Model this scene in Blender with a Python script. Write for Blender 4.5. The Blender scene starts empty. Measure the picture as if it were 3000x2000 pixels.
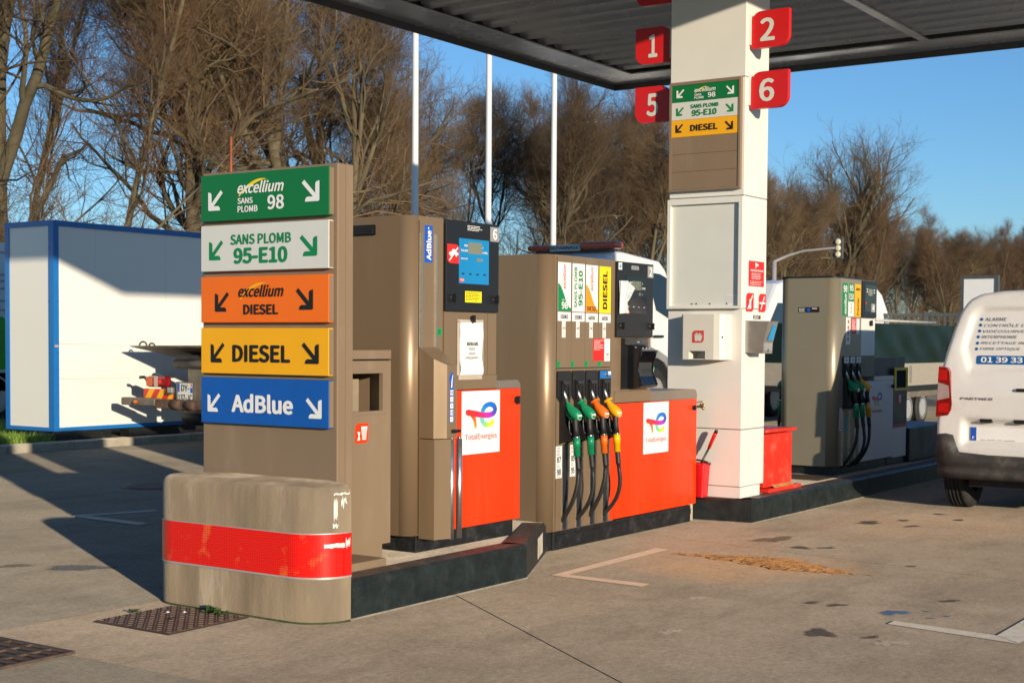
import bpy, bmesh, math, random
import numpy as np
from mathutils import Vector, Matrix

rad = math.radians
random.seed(7)
sc = bpy.context.scene
COL = sc.collection
PI = math.pi

# ------------------------------------------------------------------ camera, sky, sun, exposure
CAM_H = 1.42
YAW, PITCH, ROLL, FPX, CYP = rad(34.35), rad(-2.2445), rad(.4056), 4218.5, 1164.0
cam_d = bpy.data.cameras.new('camera')
cam = bpy.data.objects.new('camera', cam_d)
COL.objects.link(cam)
fw = Vector((math.cos(YAW)*math.cos(PITCH), math.sin(YAW)*math.cos(PITCH), math.sin(PITCH)))
rt = Vector((math.sin(YAW), -math.cos(YAW), 0))
up = rt.cross(fw)
rt2 = rt*math.cos(ROLL) + up*math.sin(ROLL)
up2 = -rt*math.sin(ROLL) + up*math.cos(ROLL)
cam.matrix_world = Matrix(((rt2.x, up2.x, -fw.x, 0), (rt2.y, up2.y, -fw.y, 0), (rt2.z, up2.z, -fw.z, CAM_H), (0, 0, 0, 1)))
cam_d.sensor_width = 36
cam_d.lens = FPX/3000*36
cam_d.shift_y = (CYP-1000)/3000
cam_d.clip_start = .1
cam_d.clip_end = 1500
cam_d.dof.use_dof = True
cam_d.dof.focus_distance = 8.2
cam_d.dof.aperture_fstop = 8.0
sc.camera = cam

SUN_EL = rad(10.0)
SUN_D = Vector((.468, .884, 0)).normalized()           # horizontal heading of the light
world = bpy.data.worlds.new('World')
sc.world = world
world.use_nodes = True
wn = world.node_tree
bg = wn.nodes['Background']
sky = wn.nodes.new('ShaderNodeTexSky')
sky.sky_type = 'NISHITA'
sky.sun_disc = False
sky.sun_elevation = SUN_EL
# Nishita: rotation 0 puts the sun at +Y and it turns clockwise seen from above
sx, sy = -SUN_D.x, -SUN_D.y
sky.sun_rotation = math.atan2(sx, sy)
sky.altitude = 100
sky.air_density = 1.0
sky.dust_density = .05
sky.ozone_density = 5.0
wn.links.new(sky.outputs[0], bg.inputs[0])
bg.inputs[1].default_value = .15
sun_l = bpy.data.lights.new('sun', 'SUN')
sun_l.energy = 5.0
sun_l.angle = rad(.53)
sun_l.color = (1.0, .86, .66)
sun = bpy.data.objects.new('sun', sun_l)
COL.objects.link(sun)
ld = Vector((SUN_D.x*math.cos(SUN_EL), SUN_D.y*math.cos(SUN_EL), -math.sin(SUN_EL)))
sun.rotation_euler = ld.to_track_quat('-Z', 'Y').to_euler()
sc.view_settings.view_transform = 'Standard'
sc.view_settings.look = 'None'
sc.view_settings.gamma = 1
sc.view_settings.use_curve_mapping = False
sc.view_settings.exposure = 0.15
sc.cycles.max_bounces = 8
sc.cycles.diffuse_bounces = 4
sc.cycles.glossy_bounces = 3
sc.cycles.sample_clamp_indirect = 6

# ------------------------------------------------------------------ materials
MATS = {}
def mat(name, col, rough=.5, metal=0., var=.08, scale=6., bump=0., bscale=60., spec=.5, coat=0., dif=0., dirt=None, dirt_amt=0., dirt_scale=3., stretch=(1, 1, 1), trans=0., alpha=1., objvar=0.):
    """Procedural paint: base colour broken by noise, optional dirt mask, optional fine relief."""
    if name in MATS: return MATS[name]
    m = bpy.data.materials.new(name); m.use_nodes = True
    nt = m.node_tree; N = nt.nodes; L = nt.links
    b = N['Principled BSDF']
    b.inputs['Roughness'].default_value = rough
    b.inputs['Metallic'].default_value = metal
    b.inputs['Specular IOR Level'].default_value = spec
    if dif: b.inputs['Diffuse Roughness'].default_value = dif
    if coat:
        b.inputs['Coat Weight'].default_value = coat; b.inputs['Coat Roughness'].default_value = .08
    if trans: b.inputs['Transmission Weight'].default_value = trans
    if alpha < 1: b.inputs['Alpha'].default_value = alpha
    tc = N.new('ShaderNodeTexCoord')
    mp = N.new('ShaderNodeMapping'); mp.inputs['Scale'].default_value = stretch
    L.new(tc.outputs['Object'], mp.inputs[0])
    n1 = N.new('ShaderNodeTexNoise'); n1.inputs['Scale'].default_value = scale; n1.inputs['Detail'].default_value = 5; n1.inputs['Roughness'].default_value = .6
    L.new(mp.outputs[0], n1.inputs[0])
    mr = N.new('ShaderNodeMapRange'); mr.inputs[1].default_value = .3; mr.inputs[2].default_value = .7
    mr.inputs[3].default_value = 1-var; mr.inputs[4].default_value = 1+var
    L.new(n1.outputs[0], mr.inputs[0])
    mx = N.new('ShaderNodeMix'); mx.data_type = 'RGBA'; mx.blend_type = 'MULTIPLY'; mx.inputs[0].default_value = 1
    mx.inputs[6].default_value = (*col, 1)
    cmb = N.new('ShaderNodeCombineColor')
    for i in range(3): L.new(mr.outputs[0], cmb.inputs[i])
    L.new(cmb.outputs[0], mx.inputs[7])
    out = mx.outputs[2]
    if dirt is not None:
        n2 = N.new('ShaderNodeTexNoise'); n2.inputs['Scale'].default_value = dirt_scale; n2.inputs['Detail'].default_value = 8; n2.inputs['Roughness'].default_value = .7
        L.new(mp.outputs[0], n2.inputs[0])
        r2 = N.new('ShaderNodeMapRange'); r2.inputs[1].default_value = .52; r2.inputs[2].default_value = .75
        r2.inputs[3].default_value = 0; r2.inputs[4].default_value = dirt_amt
        L.new(n2.outputs[0], r2.inputs[0])
        m2 = N.new('ShaderNodeMix'); m2.data_type = 'RGBA'
        L.new(r2.outputs[0], m2.inputs[0]); L.new(out, m2.inputs[6]); m2.inputs[7].default_value = (*dirt, 1)
        out = m2.outputs[2]
    if objvar:
        oi = N.new('ShaderNodeObjectInfo'); ov = N.new('ShaderNodeMapRange'); ov.inputs[3].default_value = 1-objvar; ov.inputs[4].default_value = 1+objvar
        L.new(oi.outputs['Random'], ov.inputs[0]); oc = N.new('ShaderNodeCombineColor')
        for i in range(3): L.new(ov.outputs[0], oc.inputs[i])
        m3 = N.new('ShaderNodeMix'); m3.data_type = 'RGBA'; m3.blend_type = 'MULTIPLY'; m3.inputs[0].default_value = 1
        L.new(out, m3.inputs[6]); L.new(oc.outputs[0], m3.inputs[7]); out = m3.outputs[2]
    L.new(out, b.inputs['Base Color'])
    rr = N.new('ShaderNodeMapRange'); rr.inputs[1].default_value = .3; rr.inputs[2].default_value = .7
    rr.inputs[3].default_value = max(.02, rough-.06); rr.inputs[4].default_value = min(1, rough+.08)
    L.new(n1.outputs[0], rr.inputs[0]); L.new(rr.outputs[0], b.inputs['Roughness'])
    if bump:
        nb = N.new('ShaderNodeTexNoise'); nb.inputs['Scale'].default_value = bscale; nb.inputs['Detail'].default_value = 4
        L.new(tc.outputs['Object'], nb.inputs[0])
        bp = N.new('ShaderNodeBump'); bp.inputs['Strength'].default_value = bump; bp.inputs['Distance'].default_value = .01
        L.new(nb.outputs[0], bp.inputs['Height']); L.new(bp.outputs[0], b.inputs['Normal'])
    MATS[name] = m
    return m

def mat_attr(name, rough=.4):
    """Printed colours carried by the mesh (the gradient of a logo, coloured stickers)."""
    if name in MATS: return MATS[name]
    m = bpy.data.materials.new(name); m.use_nodes = True
    N = m.node_tree.nodes; L = m.node_tree.links
    a = N.new('ShaderNodeAttribute'); a.attribute_name = 'Col'
    L.new(a.outputs['Color'], N['Principled BSDF'].inputs['Base Color'])
    N['Principled BSDF'].inputs['Roughness'].default_value = rough
    MATS[name] = m
    return m

def soft_mat(name, col, rough=.8, amt=.9, scale=26.):
    """soaked-in stain: fades out towards its rim (mesh attribute) and is broken up by noise"""
    if name in MATS: return MATS[name]
    m = bpy.data.materials.new(name); m.use_nodes = True
    N = m.node_tree.nodes; L = m.node_tree.links; b = N['Principled BSDF']
    b.inputs['Roughness'].default_value = rough; b.inputs['Diffuse Roughness'].default_value = 1.; b.inputs['Specular IOR Level'].default_value = .3
    a = N.new('ShaderNodeAttribute'); a.attribute_name = 'Col'
    tc = N.new('ShaderNodeTexCoord'); n = N.new('ShaderNodeTexNoise'); n.inputs['Scale'].default_value = scale; n.inputs['Detail'].default_value = 6; n.inputs['Roughness'].default_value = .7
    L.new(tc.outputs['Object'], n.inputs[0])
    ad = N.new('ShaderNodeMath'); ad.operation = 'ADD'; L.new(a.outputs['Fac'], ad.inputs[0]); L.new(n.outputs[0], ad.inputs[1])
    r = N.new('ShaderNodeMapRange'); r.interpolation_type = 'SMOOTHSTEP'; r.inputs[1].default_value = .72; r.inputs[2].default_value = 1.12; r.inputs[3].default_value = 0; r.inputs[4].default_value = amt
    L.new(ad.outputs[0], r.inputs[0]); L.new(r.outputs[0], b.inputs['Alpha'])
    v = N.new('ShaderNodeMapRange'); v.inputs[1].default_value = .3; v.inputs[2].default_value = .7; v.inputs[3].default_value = .7; v.inputs[4].default_value = 1.35; L.new(n.outputs[0], v.inputs[0])
    cc = N.new('ShaderNodeCombineColor')
    for i in range(3): L.new(v.outputs[0], cc.inputs[i])
    mx = N.new('ShaderNodeMix'); mx.data_type = 'RGBA'; mx.blend_type = 'MULTIPLY'; mx.inputs[0].default_value = 1; mx.inputs[6].default_value = (*col, 1); L.new(cc.outputs[0], mx.inputs[7])
    L.new(mx.outputs[2], b.inputs['Base Color'])
    bp = N.new('ShaderNodeBump'); bp.inputs['Strength'].default_value = .25; bp.inputs['Distance'].default_value = .004; L.new(n.outputs[0], bp.inputs['Height']); L.new(bp.outputs[0], b.inputs['Normal'])
    MATS[name] = m
    return m
BROWN = mat('brown_metallic', (.272, .185, .108), .36, .35, .04, 3, .0, spec=.5, dirt=(.42, .36, .29), dirt_amt=.16, dirt_scale=7, stretch=(1, 1, .18))
BROWN_M = mat('brown_powder', (.235, .163, .10), .5, .0, .05, 3, .03, 300, dirt=(.40, .34, .27), dirt_amt=.18, dirt_scale=6, stretch=(1, 1, .25))
BROWN_T = mat('brown_trim', (.25, .178, .12), .45, .1, .04, 4)
ORANGE_RED = mat('orange_red_panel', (.85, .042, .002), .35, 0, .05, 2, dirt=(.85, .14, .05), dirt_amt=.18, dirt_scale=2.5, stretch=(5, 1, .6))
RED = mat('signal_red', (.62, .012, .012), .35, 0, .05, 4)
RED_BOX = mat('red_paint_worn', (.75, .035, .018), .4, 0, .1, 5, dirt=(.7, .25, .16), dirt_amt=.5, dirt_scale=5)
BLACKP = mat('black_plastic', (.012, .012, .013), .35, 0, .1, 8)
BLACKG = mat('black_gloss', (.006, .006, .008), .12, 0, .05, 8, coat=.3)
BLACKR = mat('black_rubber', (.014, .014, .014), .55, 0, .15, 12)
BLACKS = mat('black_plinth', (.012, .013, .014), .45, 0, .3, 14, dirt=(.12, .11, .1), dirt_amt=.35, dirt_scale=9)
WHITE_P = mat('white_panel', (.74, .72, .66), .42, 0, .03, 2, dirt=(.6, .55, .45), dirt_amt=.15, dirt_scale=3)
WHITE = mat('white_print', (.82, .81, .78), .45, 0, .02, 4)
SIGN_W = mat('sign_white', (.66, .66, .6), .4, 0, .03, 4)
GREEN = mat('sign_green', (.004, .16, .035), .32, 0, .03, 4)
GREEN_D = mat('print_green', (.004, .22, .065), .4, 0, .03, 4)
ORANGE = mat('sign_orange', (.88, .16, .004), .35, 0, .03, 4)
YELLOW = mat('sign_yellow', (.9, .42, .003), .35, 0, .03, 4)
YELLOW_B = mat('label_yellow', (.95, .66, .0), .4, 0, .03, 4)
BLUE = mat('sign_blue', (.004, .095, .40), .35, 0, .06, 5, dirt=(.02, .04, .12), dirt_amt=.25, dirt_scale=6)
BLUE_L = mat('label_blue', (.01, .09, .5), .4, 0, .03, 4)
CYAN = mat('display_blue', (.008, .22, .5), .3, 0, .04, 3)
LCD = mat('lcd_grey', (.19, .21, .15), .25, 0, .05, 5)
LCD_INK = mat('lcd_ink', (.02, .025, .02), .4)
GREY = mat('grey_plate', (.3, .29, .29), .4, 0, .05, 5)
GREY_TOP = mat('grey_top', (.24, .20, .165), .38, .3, .06, 5)
BLACK_INK = mat('black_ink', (.012, .01, .009), .5)
RED_INK = mat('red_ink', (.72, .02, .015), .45)
STEEL = mat('steel', (.62, .6, .56), .3, .9, .1, 15, dirt=(.35, .25, .15), dirt_amt=.3, dirt_scale=20)
CHROME = mat('chrome', (.75, .75, .74), .15, 1, .03, 8)
BRASS = mat('brass', (.4, .27, .12), .35, .9, .15, 30)
NZ_GREEN = mat('nozzle_green', (.006, .25, .10), .38, 0, .1, 20)
NZ_ORANGE = mat('nozzle_orange', (.85, .16, .008), .42, 0, .12, 20, dirt=(.2, .06, .02), dirt_amt=.4, dirt_scale=14)
NZ_YELLOW = mat('nozzle_yellow', (.88, .4, .006), .42, 0, .12, 20, dirt=(.3, .14, .02), dirt_amt=.4, dirt_scale=14)
LOGO = mat_attr('logo_print')

# ------------------------------------------------------------------ mesh helpers
class MB:
    def __init__(s): s.v = []; s.f = []; s.sm = []
    def add(s, v, f, smooth=False):
        o = len(s.v); s.v += [tuple(p) for p in v]
        s.f += [tuple(i+o for i in q) for q in f]; s.sm += [smooth]*len(f)
        return s
    def box(s, x0, x1, y0, y1, z0, z1):
        v = [(x, y, z) for z in (z0, z1) for x, y in ((x0, y0), (x1, y0), (x1, y1), (x0, y1))]
        return s.add(v, [(3, 2, 1, 0), (4, 5, 6, 7), (0, 1, 5, 4), (1, 2, 6, 5), (2, 3, 7, 6), (3, 0, 4, 7)])
    def prism(s, poly, frame, t0, t1, smooth=False):
        """poly: 2D points in frame (u,v); extruded along the frame normal from t0 to t1."""
        n = len(poly)
        v = [frame.at(u, w, t0) for u, w in poly] + [frame.at(u, w, t1) for u, w in poly]
        a = sum(poly[i][0]*poly[(i+1) % n][1]-poly[(i+1) % n][0]*poly[i][1] for i in range(n))
        hi = tuple(range(n, 2*n)); lo = tuple(range(n-1, -1, -1))
        sd = [(i, (i+1) % n, n+(i+1) % n, n+i) for i in range(n)]
        if (a < 0) != (t1 < t0):
            hi, lo = hi[::-1], lo[::-1]; sd = [q[::-1] for q in sd]
        s.add(v, [hi, lo]); s.add([], []); o = len(s.v)-2*n
        s.f += [tuple(i+o for i in q) for q in sd]; s.sm += [smooth]*len(sd)
        return s
    def flat(s, poly, frame, t):
        n = len(poly)
        a = sum(poly[i][0]*poly[(i+1) % n][1]-poly[(i+1) % n][0]*poly[i][1] for i in range(n))
        ids = list(range(n)) if a > 0 else list(range(n))[::-1]
        return s.add([frame.at(u, w, t) for u, w in poly], [tuple(ids)])
    def tube(s, pts, radii, n=12, cap=True, smooth=True):
        pts = [Vector(p) for p in pts]
        if not isinstance(radii, (list, tuple)): radii = [radii]*len(pts)
        rings = []; ref = None
        for i, p in enumerate(pts):
            d = (pts[min(i+1, len(pts)-1)]-pts[max(i-1, 0)])
            d = d.normalized() if d.length > 1e-9 else Vector((0, 0, 1))
            if ref is None:
                ref = Vector((0, 0, 1)) if abs(d.z) < .9 else Vector((1, 0, 0))
            a = d.cross(ref).normalized(); b = a.cross(d).normalized(); ref = b
            rings.append([p+(a*math.cos(2*PI*k/n)+b*math.sin(2*PI*k/n))*radii[i] for k in range(n)])
        v = [q for r in rings for q in r]; f = []
        for i in range(len(rings)-1):
            for k in range(n):
                f.append((i*n+k, i*n+(k+1) % n, (i+1)*n+(k+1) % n, (i+1)*n+k))
        s.add(v, f, smooth)
        if cap:
            o = len(s.v)-len(v)
            s.f += [tuple(o+k for k in range(n))[::-1], tuple(o+len(v)-n+k for k in range(n))]; s.sm += [False, False]
        return s
    def lathe(s, prof, c, axis='z', n=24, smooth=True, cap=True):
        """prof: (radius, height) pairs about an axis through c."""
        v = []; f = []
        for r, h in prof:
            for k in range(n):
                a = 2*PI*k/n; x, y = r*math.cos(a), r*math.sin(a)
                v.append({'z': (c[0]+x, c[1]+y, c[2]+h), 'y': (c[0]+x, c[1]+h, c[2]+y), 'x': (c[0]+h, c[1]+x, c[2]+y)}[axis])
        for i in range(len(prof)-1):
            for k in range(n):
                q = (i*n+k, i*n+(k+1) % n, (i+1)*n+(k+1) % n, (i+1)*n+k)
                f.append(q if axis != 'y' else q[::-1])
        s.add(v, f, smooth)
        if not cap: return s
        o = len(s.v)-len(v)
        s.f += [tuple(o+k for k in range(n))[::-1], tuple(o+len(v)-n+k for k in range(n))]; s.sm += [False, False]
        return s
    def rbox(s, x0, x1, y0, y1, z0, z1, r=.01, seg=2):
        """box with rounded edges"""
        bm = bmesh.new()
        vs = [bm.verts.new(p) for p in [(x, y, z) for z in (z0, z1) for x, y in ((x0, y0), (x1, y0), (x1, y1), (x0, y1))]]
        for q in [(3, 2, 1, 0), (4, 5, 6, 7), (0, 1, 5, 4), (1, 2, 6, 5), (2, 3, 7, 6), (3, 0, 4, 7)]: bm.faces.new([vs[i] for i in q])
        bmesh.ops.bevel(bm, geom=bm.edges[:], offset=r, segments=seg, affect='EDGES', profile=.5)
        bm.verts.index_update()
        s.add([v.co[:] for v in bm.verts], [[v.index for v in f.verts] for f in bm.faces])
        bm.free(); return s

class Frame:
    def __init__(s, o, u, v):
        s.o = Vector(o); s.u = Vector(u).normalized(); s.v = Vector(v).normalized(); s.n = s.u.cross(s.v)
    def at(s, a, b, t=0.): return s.o+s.u*a+s.v*b+s.n*t
def FY(y): return Frame((0, y, 0), (1, 0, 0), (0, 0, 1))       # a face turned to -Y: (u, v) = (X, Z)
def FX(x): return Frame((x, 0, 0), (0, -1, 0), (0, 0, 1))      # a face turned to -X: (u, v) = (-Y, Z)
def FZ(z): return Frame((0, 0, z), (1, 0, 0), (0, 1, 0))       # a face turned up: (u, v) = (X, Y)

ORG = {}
def setp(o, label=None, cat=None, group=None, kind=None):
    if label: o['label'] = label
    if cat: o['category'] = cat
    if group: o['group'] = group
    if kind: o['kind'] = kind
    return o
def thing(name, loc, label, cat, group=None):
    o = bpy.data.objects.new(name, None); COL.objects.link(o); o.location = loc
    o.empty_display_size = .1
    ORG[o.name] = Vector(loc)
    return setp(o, label, cat, group)
def part(name, mb, m, parent=None, sharp=None, label=None, cols=None):
    org = ORG[parent.name] if parent else Vector((0, 0, 0))
    me = bpy.data.meshes.new(name)
    me.from_pydata([(p[0]-org.x, p[1]-org.y, p[2]-org.z) for p in mb.v], [], mb.f)
    me.polygons.foreach_set('use_smooth', mb.sm)
    if isinstance(m, (list, tuple)):
        for x in m: me.materials.append(x)
    else: me.materials.append(m)
    if cols is not None:
        a = me.color_attributes.new('Col', 'FLOAT_COLOR', 'POINT')
        a.data.foreach_set('color', [c for q in cols for c in (*q, 1)])
    me.update()
    o = bpy.data.objects.new(name, me); COL.objects.link(o)
    ORG[o.name] = org
    if parent: o.parent = parent
    if label: o['label'] = label
    return o
def solo(name, mb, m, loc, label, cat, group=None, kind=None):
    """a thing that is one mesh, its origin at loc"""
    me_v = [(p[0]-loc[0], p[1]-loc[1], p[2]-loc[2]) for p in mb.v]
    me = bpy.data.meshes.new(name); me.from_pydata(me_v, [], mb.f); me.polygons.foreach_set('use_smooth', mb.sm); me.materials.append(m)
    o = bpy.data.objects.new(name, me); COL.objects.link(o); o.location = loc
    ORG[o.name] = Vector(loc)
    return setp(o, label, cat, group, kind)
def struct(name, mb, m, parent=None):
    o = part(name, mb, m, parent)
    if not parent: o['kind'] = 'structure'
    return o
def copy_tree(o, parent=None):
    c = o.copy(); COL.objects.link(c)
    if parent: c.parent = parent
    for ch in o.children: copy_tree(ch, c)
    return c

def rrect(u0, u1, v0, v1, r, corners=(1, 1, 1, 1), n=5):
    """rounded rectangle, corners = bottom-left, bottom-right, top-right, top-left"""
    P = []
    for (cx, cy, a0), c in zip(((u0+r, v0+r, PI), (u1-r, v0+r, 1.5*PI), (u1-r, v1-r, 0), (u0+r, v1-r, .5*PI)), corners):
        if c:
            for i in range(n+1):
                a = a0+.5*PI*i/n; P.append((cx+r*math.cos(a), cy+r*math.sin(a)))
        else:
            P.append((u0 if cx < (u0+u1)/2 else u1, v0 if cy < (v0+v1)/2 else v1))
    return P
def rect(u0, u1, v0, v1): return [(u0, v0), (u1, v0), (u1, v1), (u0, v1)]
def circ(u, v, r, n=20, e=1.): return [(u+r*math.cos(2*PI*k/n), v+r*e*math.sin(2*PI*k/n)) for k in range(n)]
def plate(name, fr, poly, m, parent, t=.002, label=None):
    return part(name, MB().prism(poly, fr, 0, t), m, parent, label=label)

_TC = {}
FONT = None
try:
    FONT = bpy.data.fonts.load(bpy.utils.system_resource('DATAFILES', path='fonts')+'/Noto Sans CJK Regular.woff2')
except Exception:
    FONT = None
def text_geo(body, bold=0., shear=0., space=1.):
    key = (body, bold, shear, space)
    if key not in _TC:
        c = bpy.data.curves.new('t', 'FONT'); c.body = body; c.offset = 0 if FONT else bold; c.shear = shear; c.space_character = space
        if FONT: c.font = FONT
        c.resolution_u = 3; c.fill_mode = 'FRONT'
        o = bpy.data.objects.new('t', c)
        me = o.to_mesh()
        v = [(p.co.x, p.co.y) for p in me.vertices]; f = [tuple(q.vertices) for q in me.polygons]
        o.to_mesh_clear(); bpy.data.objects.remove(o); bpy.data.curves.remove(c)
        # weight: the outline laid again with small shifts, each copy a hair above the last
        dl = (0 if bold <= 0 else .006 if bold <= .008 else .0115 if bold < .022 else .0165) if FONT else 0
        sh = [(0, 0)]+([(dl, 0), (-dl, 0), (0, dl*.8), (0, -dl*.8)] if dl else [])+([(dl*.7, dl*.6), (-dl*.7, dl*.6), (dl*.7, -dl*.6), (-dl*.7, -dl*.6)] if dl > .008 else [])
        nv = len(v)
        v = [(x+dx, y+dy, k) for k, (dx, dy) in enumerate(sh) for x, y in v]
        f = [tuple(i+k*nv for i in q) for k in range(len(sh)) for q in f]
        _TC[key] = (v, f)
    return _TC[key]
def lettering(fr, items, m, parent, t=.003, name='lettering', label=None):
    """items: (text, u0, u1, v0, v1, dict) each fitted to its box; rot=90 reads upwards"""
    o = None
    for it in items:
        mb = MB()
        body, u0, u1, v0, v1 = it[:5]; kw = dict(it[5]) if len(it) > 5 else {}
        rot = kw.pop('rot', 0)
        v, f = text_geo(body, **kw)
        if not v: continue
        xs = [p[0] for p in v]; ys = [p[1] for p in v]
        a0, a1, b0, b1 = min(xs), max(xs), min(ys), max(ys)
        P = []
        for x, y, k in v:
            p, q = (x-a0)/(a1-a0), (y-b0)/max(1e-6, b1-b0)
            if rot == 90: P.append((u0+(1-q)*(u1-u0), v0+p*(v1-v0), k))
            else: P.append((u0+p*(u1-u0), v0+q*(v1-v0), k))
        pts = [fr.at(a, b, t+.00012*k) for a, b, k in P]
        n = Vector((0, 0, 0))
        for q in f[:40]:
            a, b, c = pts[q[0]], pts[q[1]], pts[q[2]]; n += (b-a).cross(c-a)
        if n.dot(fr.n) < 0: f = [q[::-1] for q in f]
        mb.add(pts, f)
        o = part(name, mb, m, parent, label=label)
    return o
ARROW = [(.02, .86), (.16, 1), (.77, .372), (.77, .80), (.83, .89), (1, .93), (1, .05), (.95, 0), (.2, 0), (.23, .14), (.32, .22), (.641, .22)]
def arrow(fr, u0, u1, v0, v1, left, m, parent, t=.003):
    P = [((u0+(1-a)*(u1-u0)) if left else (u0+a*(u1-u0)), v0+b*(v1-v0)) for a, b in ARROW]
    return part('arrow', MB().flat(P, fr, t), m, parent)
def bars(fr, u0, u1, v0, v1, n, m, parent, t=.003, fill=.5, seed=0, name='small_print'):
    """rows of unreadable small print"""
    r = random.Random(seed); mb = MB(); h = (v1-v0)/n
    for i in range(n):
        e = u0+(u1-u0)*r.uniform(.7, 1.); y = v1-h*(i+.5); x = u0
        while x < e-.004:
            w = (u1-u0)*r.uniform(.08, .22); mb.flat(rect(x, min(x+w, e), y-h*fill/2, y+h*fill/2), fr, t); x += w+(u1-u0)*.03
    return part(name, mb, m, parent)
def swoosh(fr, u0, u1, v0, v1, m, parent, t=.0036):
    """thin crescent behind the word excellium"""
    top = []; bot = []
    for i in range(13):
        s = i/12; x = s; y = math.sin(s*PI*.62)**.8
        w = .16*math.sin(PI*min(1, s*1.05))+.015
        top.append((u0+(u1-u0)*x, v0+(v1-v0)*y)); bot.append((u0+(u1-u0)*min(1, x+.04), v0+(v1-v0)*(y-w)))
    return part('swoosh', MB().flat(top+bot[::-1], fr, t), m, parent)
def excellium(fr, u0, u1, v0, v1, m, ms, parent):
    w = u1-u0; h = v1-v0
    swoosh(fr, u0+.02*w, u0+.64*w, v0-.18*h, v1+.18*h, ms, parent, .0026)
    lettering(fr, [('excellium', u0, u1, v0, v1, dict(bold=.012, shear=.3))], m, parent, .0032)
def ribbon(fr, pts, ws, cols, t0, t1, sub=6):
    """smooth ribbon with a colour that runs along it"""
    def cr(a, b, c, d, s): return .5*((2*b)+(-a+c)*s+(2*a-5*b+4*c-d)*s*s+(-a+3*b-3*c+d)*s**3)
    P = []; W = []; C = []
    n = len(pts)
    for i in range(n-1):
        k = [max(0, i-1), i, i+1, min(n-1, i+2)]
        for j in range(sub+(i == n-2)):
            s = j/sub
            P.append((cr(*[pts[q][0] for q in k], s), cr(*[pts[q][1] for q in k], s)))
            W.append(cr(*[ws[q] for q in k], s)); C.append(tuple(cols[i][z]*(1-s)+cols[i+1][z]*s for z in range(3)))
    V = []; F = []; K = []
    # round ends
    for i, p in enumerate(P):
        a = P[max(0, i-1)]; b = P[min(len(P)-1, i+1)]
        d = (b[0]-a[0], b[1]-a[1]); l = math.hypot(*d) or 1; nx, ny = -d[1]/l, d[0]/l
        t = t0+(t1-t0)*i/len(P)
        V += [fr.at(p[0]+nx*W[i]/2, p[1]+ny*W[i]/2, t), fr.at(p[0]-nx*W[i]/2, p[1]-ny*W[i]/2, t)]; K += [C[i], C[i]]
    for i in range(len(P)-1): F.append((2*i, 2*i+1, 2*i+3, 2*i+2))
    return V, F, K
def te_logo(fr, u0, v0, w, parent, t=.003, dull=1.):
    """the two-letter ribbon emblem and the word under it; u0,v0 = lower left of the emblem, w = its width"""
    s = w/224.
    sv = s*.577
    def q(x, y): return (u0+(x-868)*s, v0+(493-y)*sv)
    pts = [q(870, 378), q(882, 376), q(920, 384), q(960, 394), q(1005, 402), q(1045, 401), q(1070, 388), q(1080, 362), q(1066, 334), q(1036, 325), q(1006, 340), q(990, 372), q(984, 410), q(990, 446), q(1012, 470), q(1042, 472), q(1064, 456), q(1072, 448)]
    ws = [x*sv for x in (26, 42, 44, 42, 41, 40, 42, 46, 42, 36, 40, 46, 46, 44, 38, 36, 34, 20)]
    cs = [(.8, .03, .02), (.8, .03, .02), (.78, .03, .03), (.75, .02, .08), (.7, .02, .3), (.4, .03, .5), (.09, .06, .5), (.02, .09, .5), (.01, .14, .6), (.01, .16, .6), (.01, .2, .6), (.02, .3, .6), (.1, .55, .65), (.15, .6, .45), (.3, .65, .15), (.65, .75, .03), (.9, .7, .01), (.9, .7, .01)]
    mb = MB(); V, F, K = ribbon(fr, pts, ws, cs, t+.0012, t)
    mb.add(V, F)
    p2 = [q(912, 388), q(928, 415), q(936, 450), q(940, 480), q(941, 492)]
    V2, F2, K2 = ribbon(fr, p2, [x*sv for x in (46, 38, 32, 28, 12)], [(.8, .04, .02), (.85, .1, .01), (.9, .22, .01), (.9, .35, .01), (.9, .4, .01)], t+.0004, t+.0003)
    mb.add(V2, F2)
    n = Vector((0, 0, 0))
    for f in mb.f:
        a, b, c = [Vector(mb.v[i]) for i in f[:3]]
        if (b-a).cross(c-a).dot(fr.n) < 0: mb.f[mb.f.index(f)] = f[::-1]
    o = part('emblem', mb, LOGO, parent, cols=K+K2)
    lettering(fr, [('TotalEnergies', u0-.005*w, u0+w*1.01, v0-.235*w, v0-.10*w, dict(bold=.006))], RED_INK, parent, t)
    return o

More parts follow.
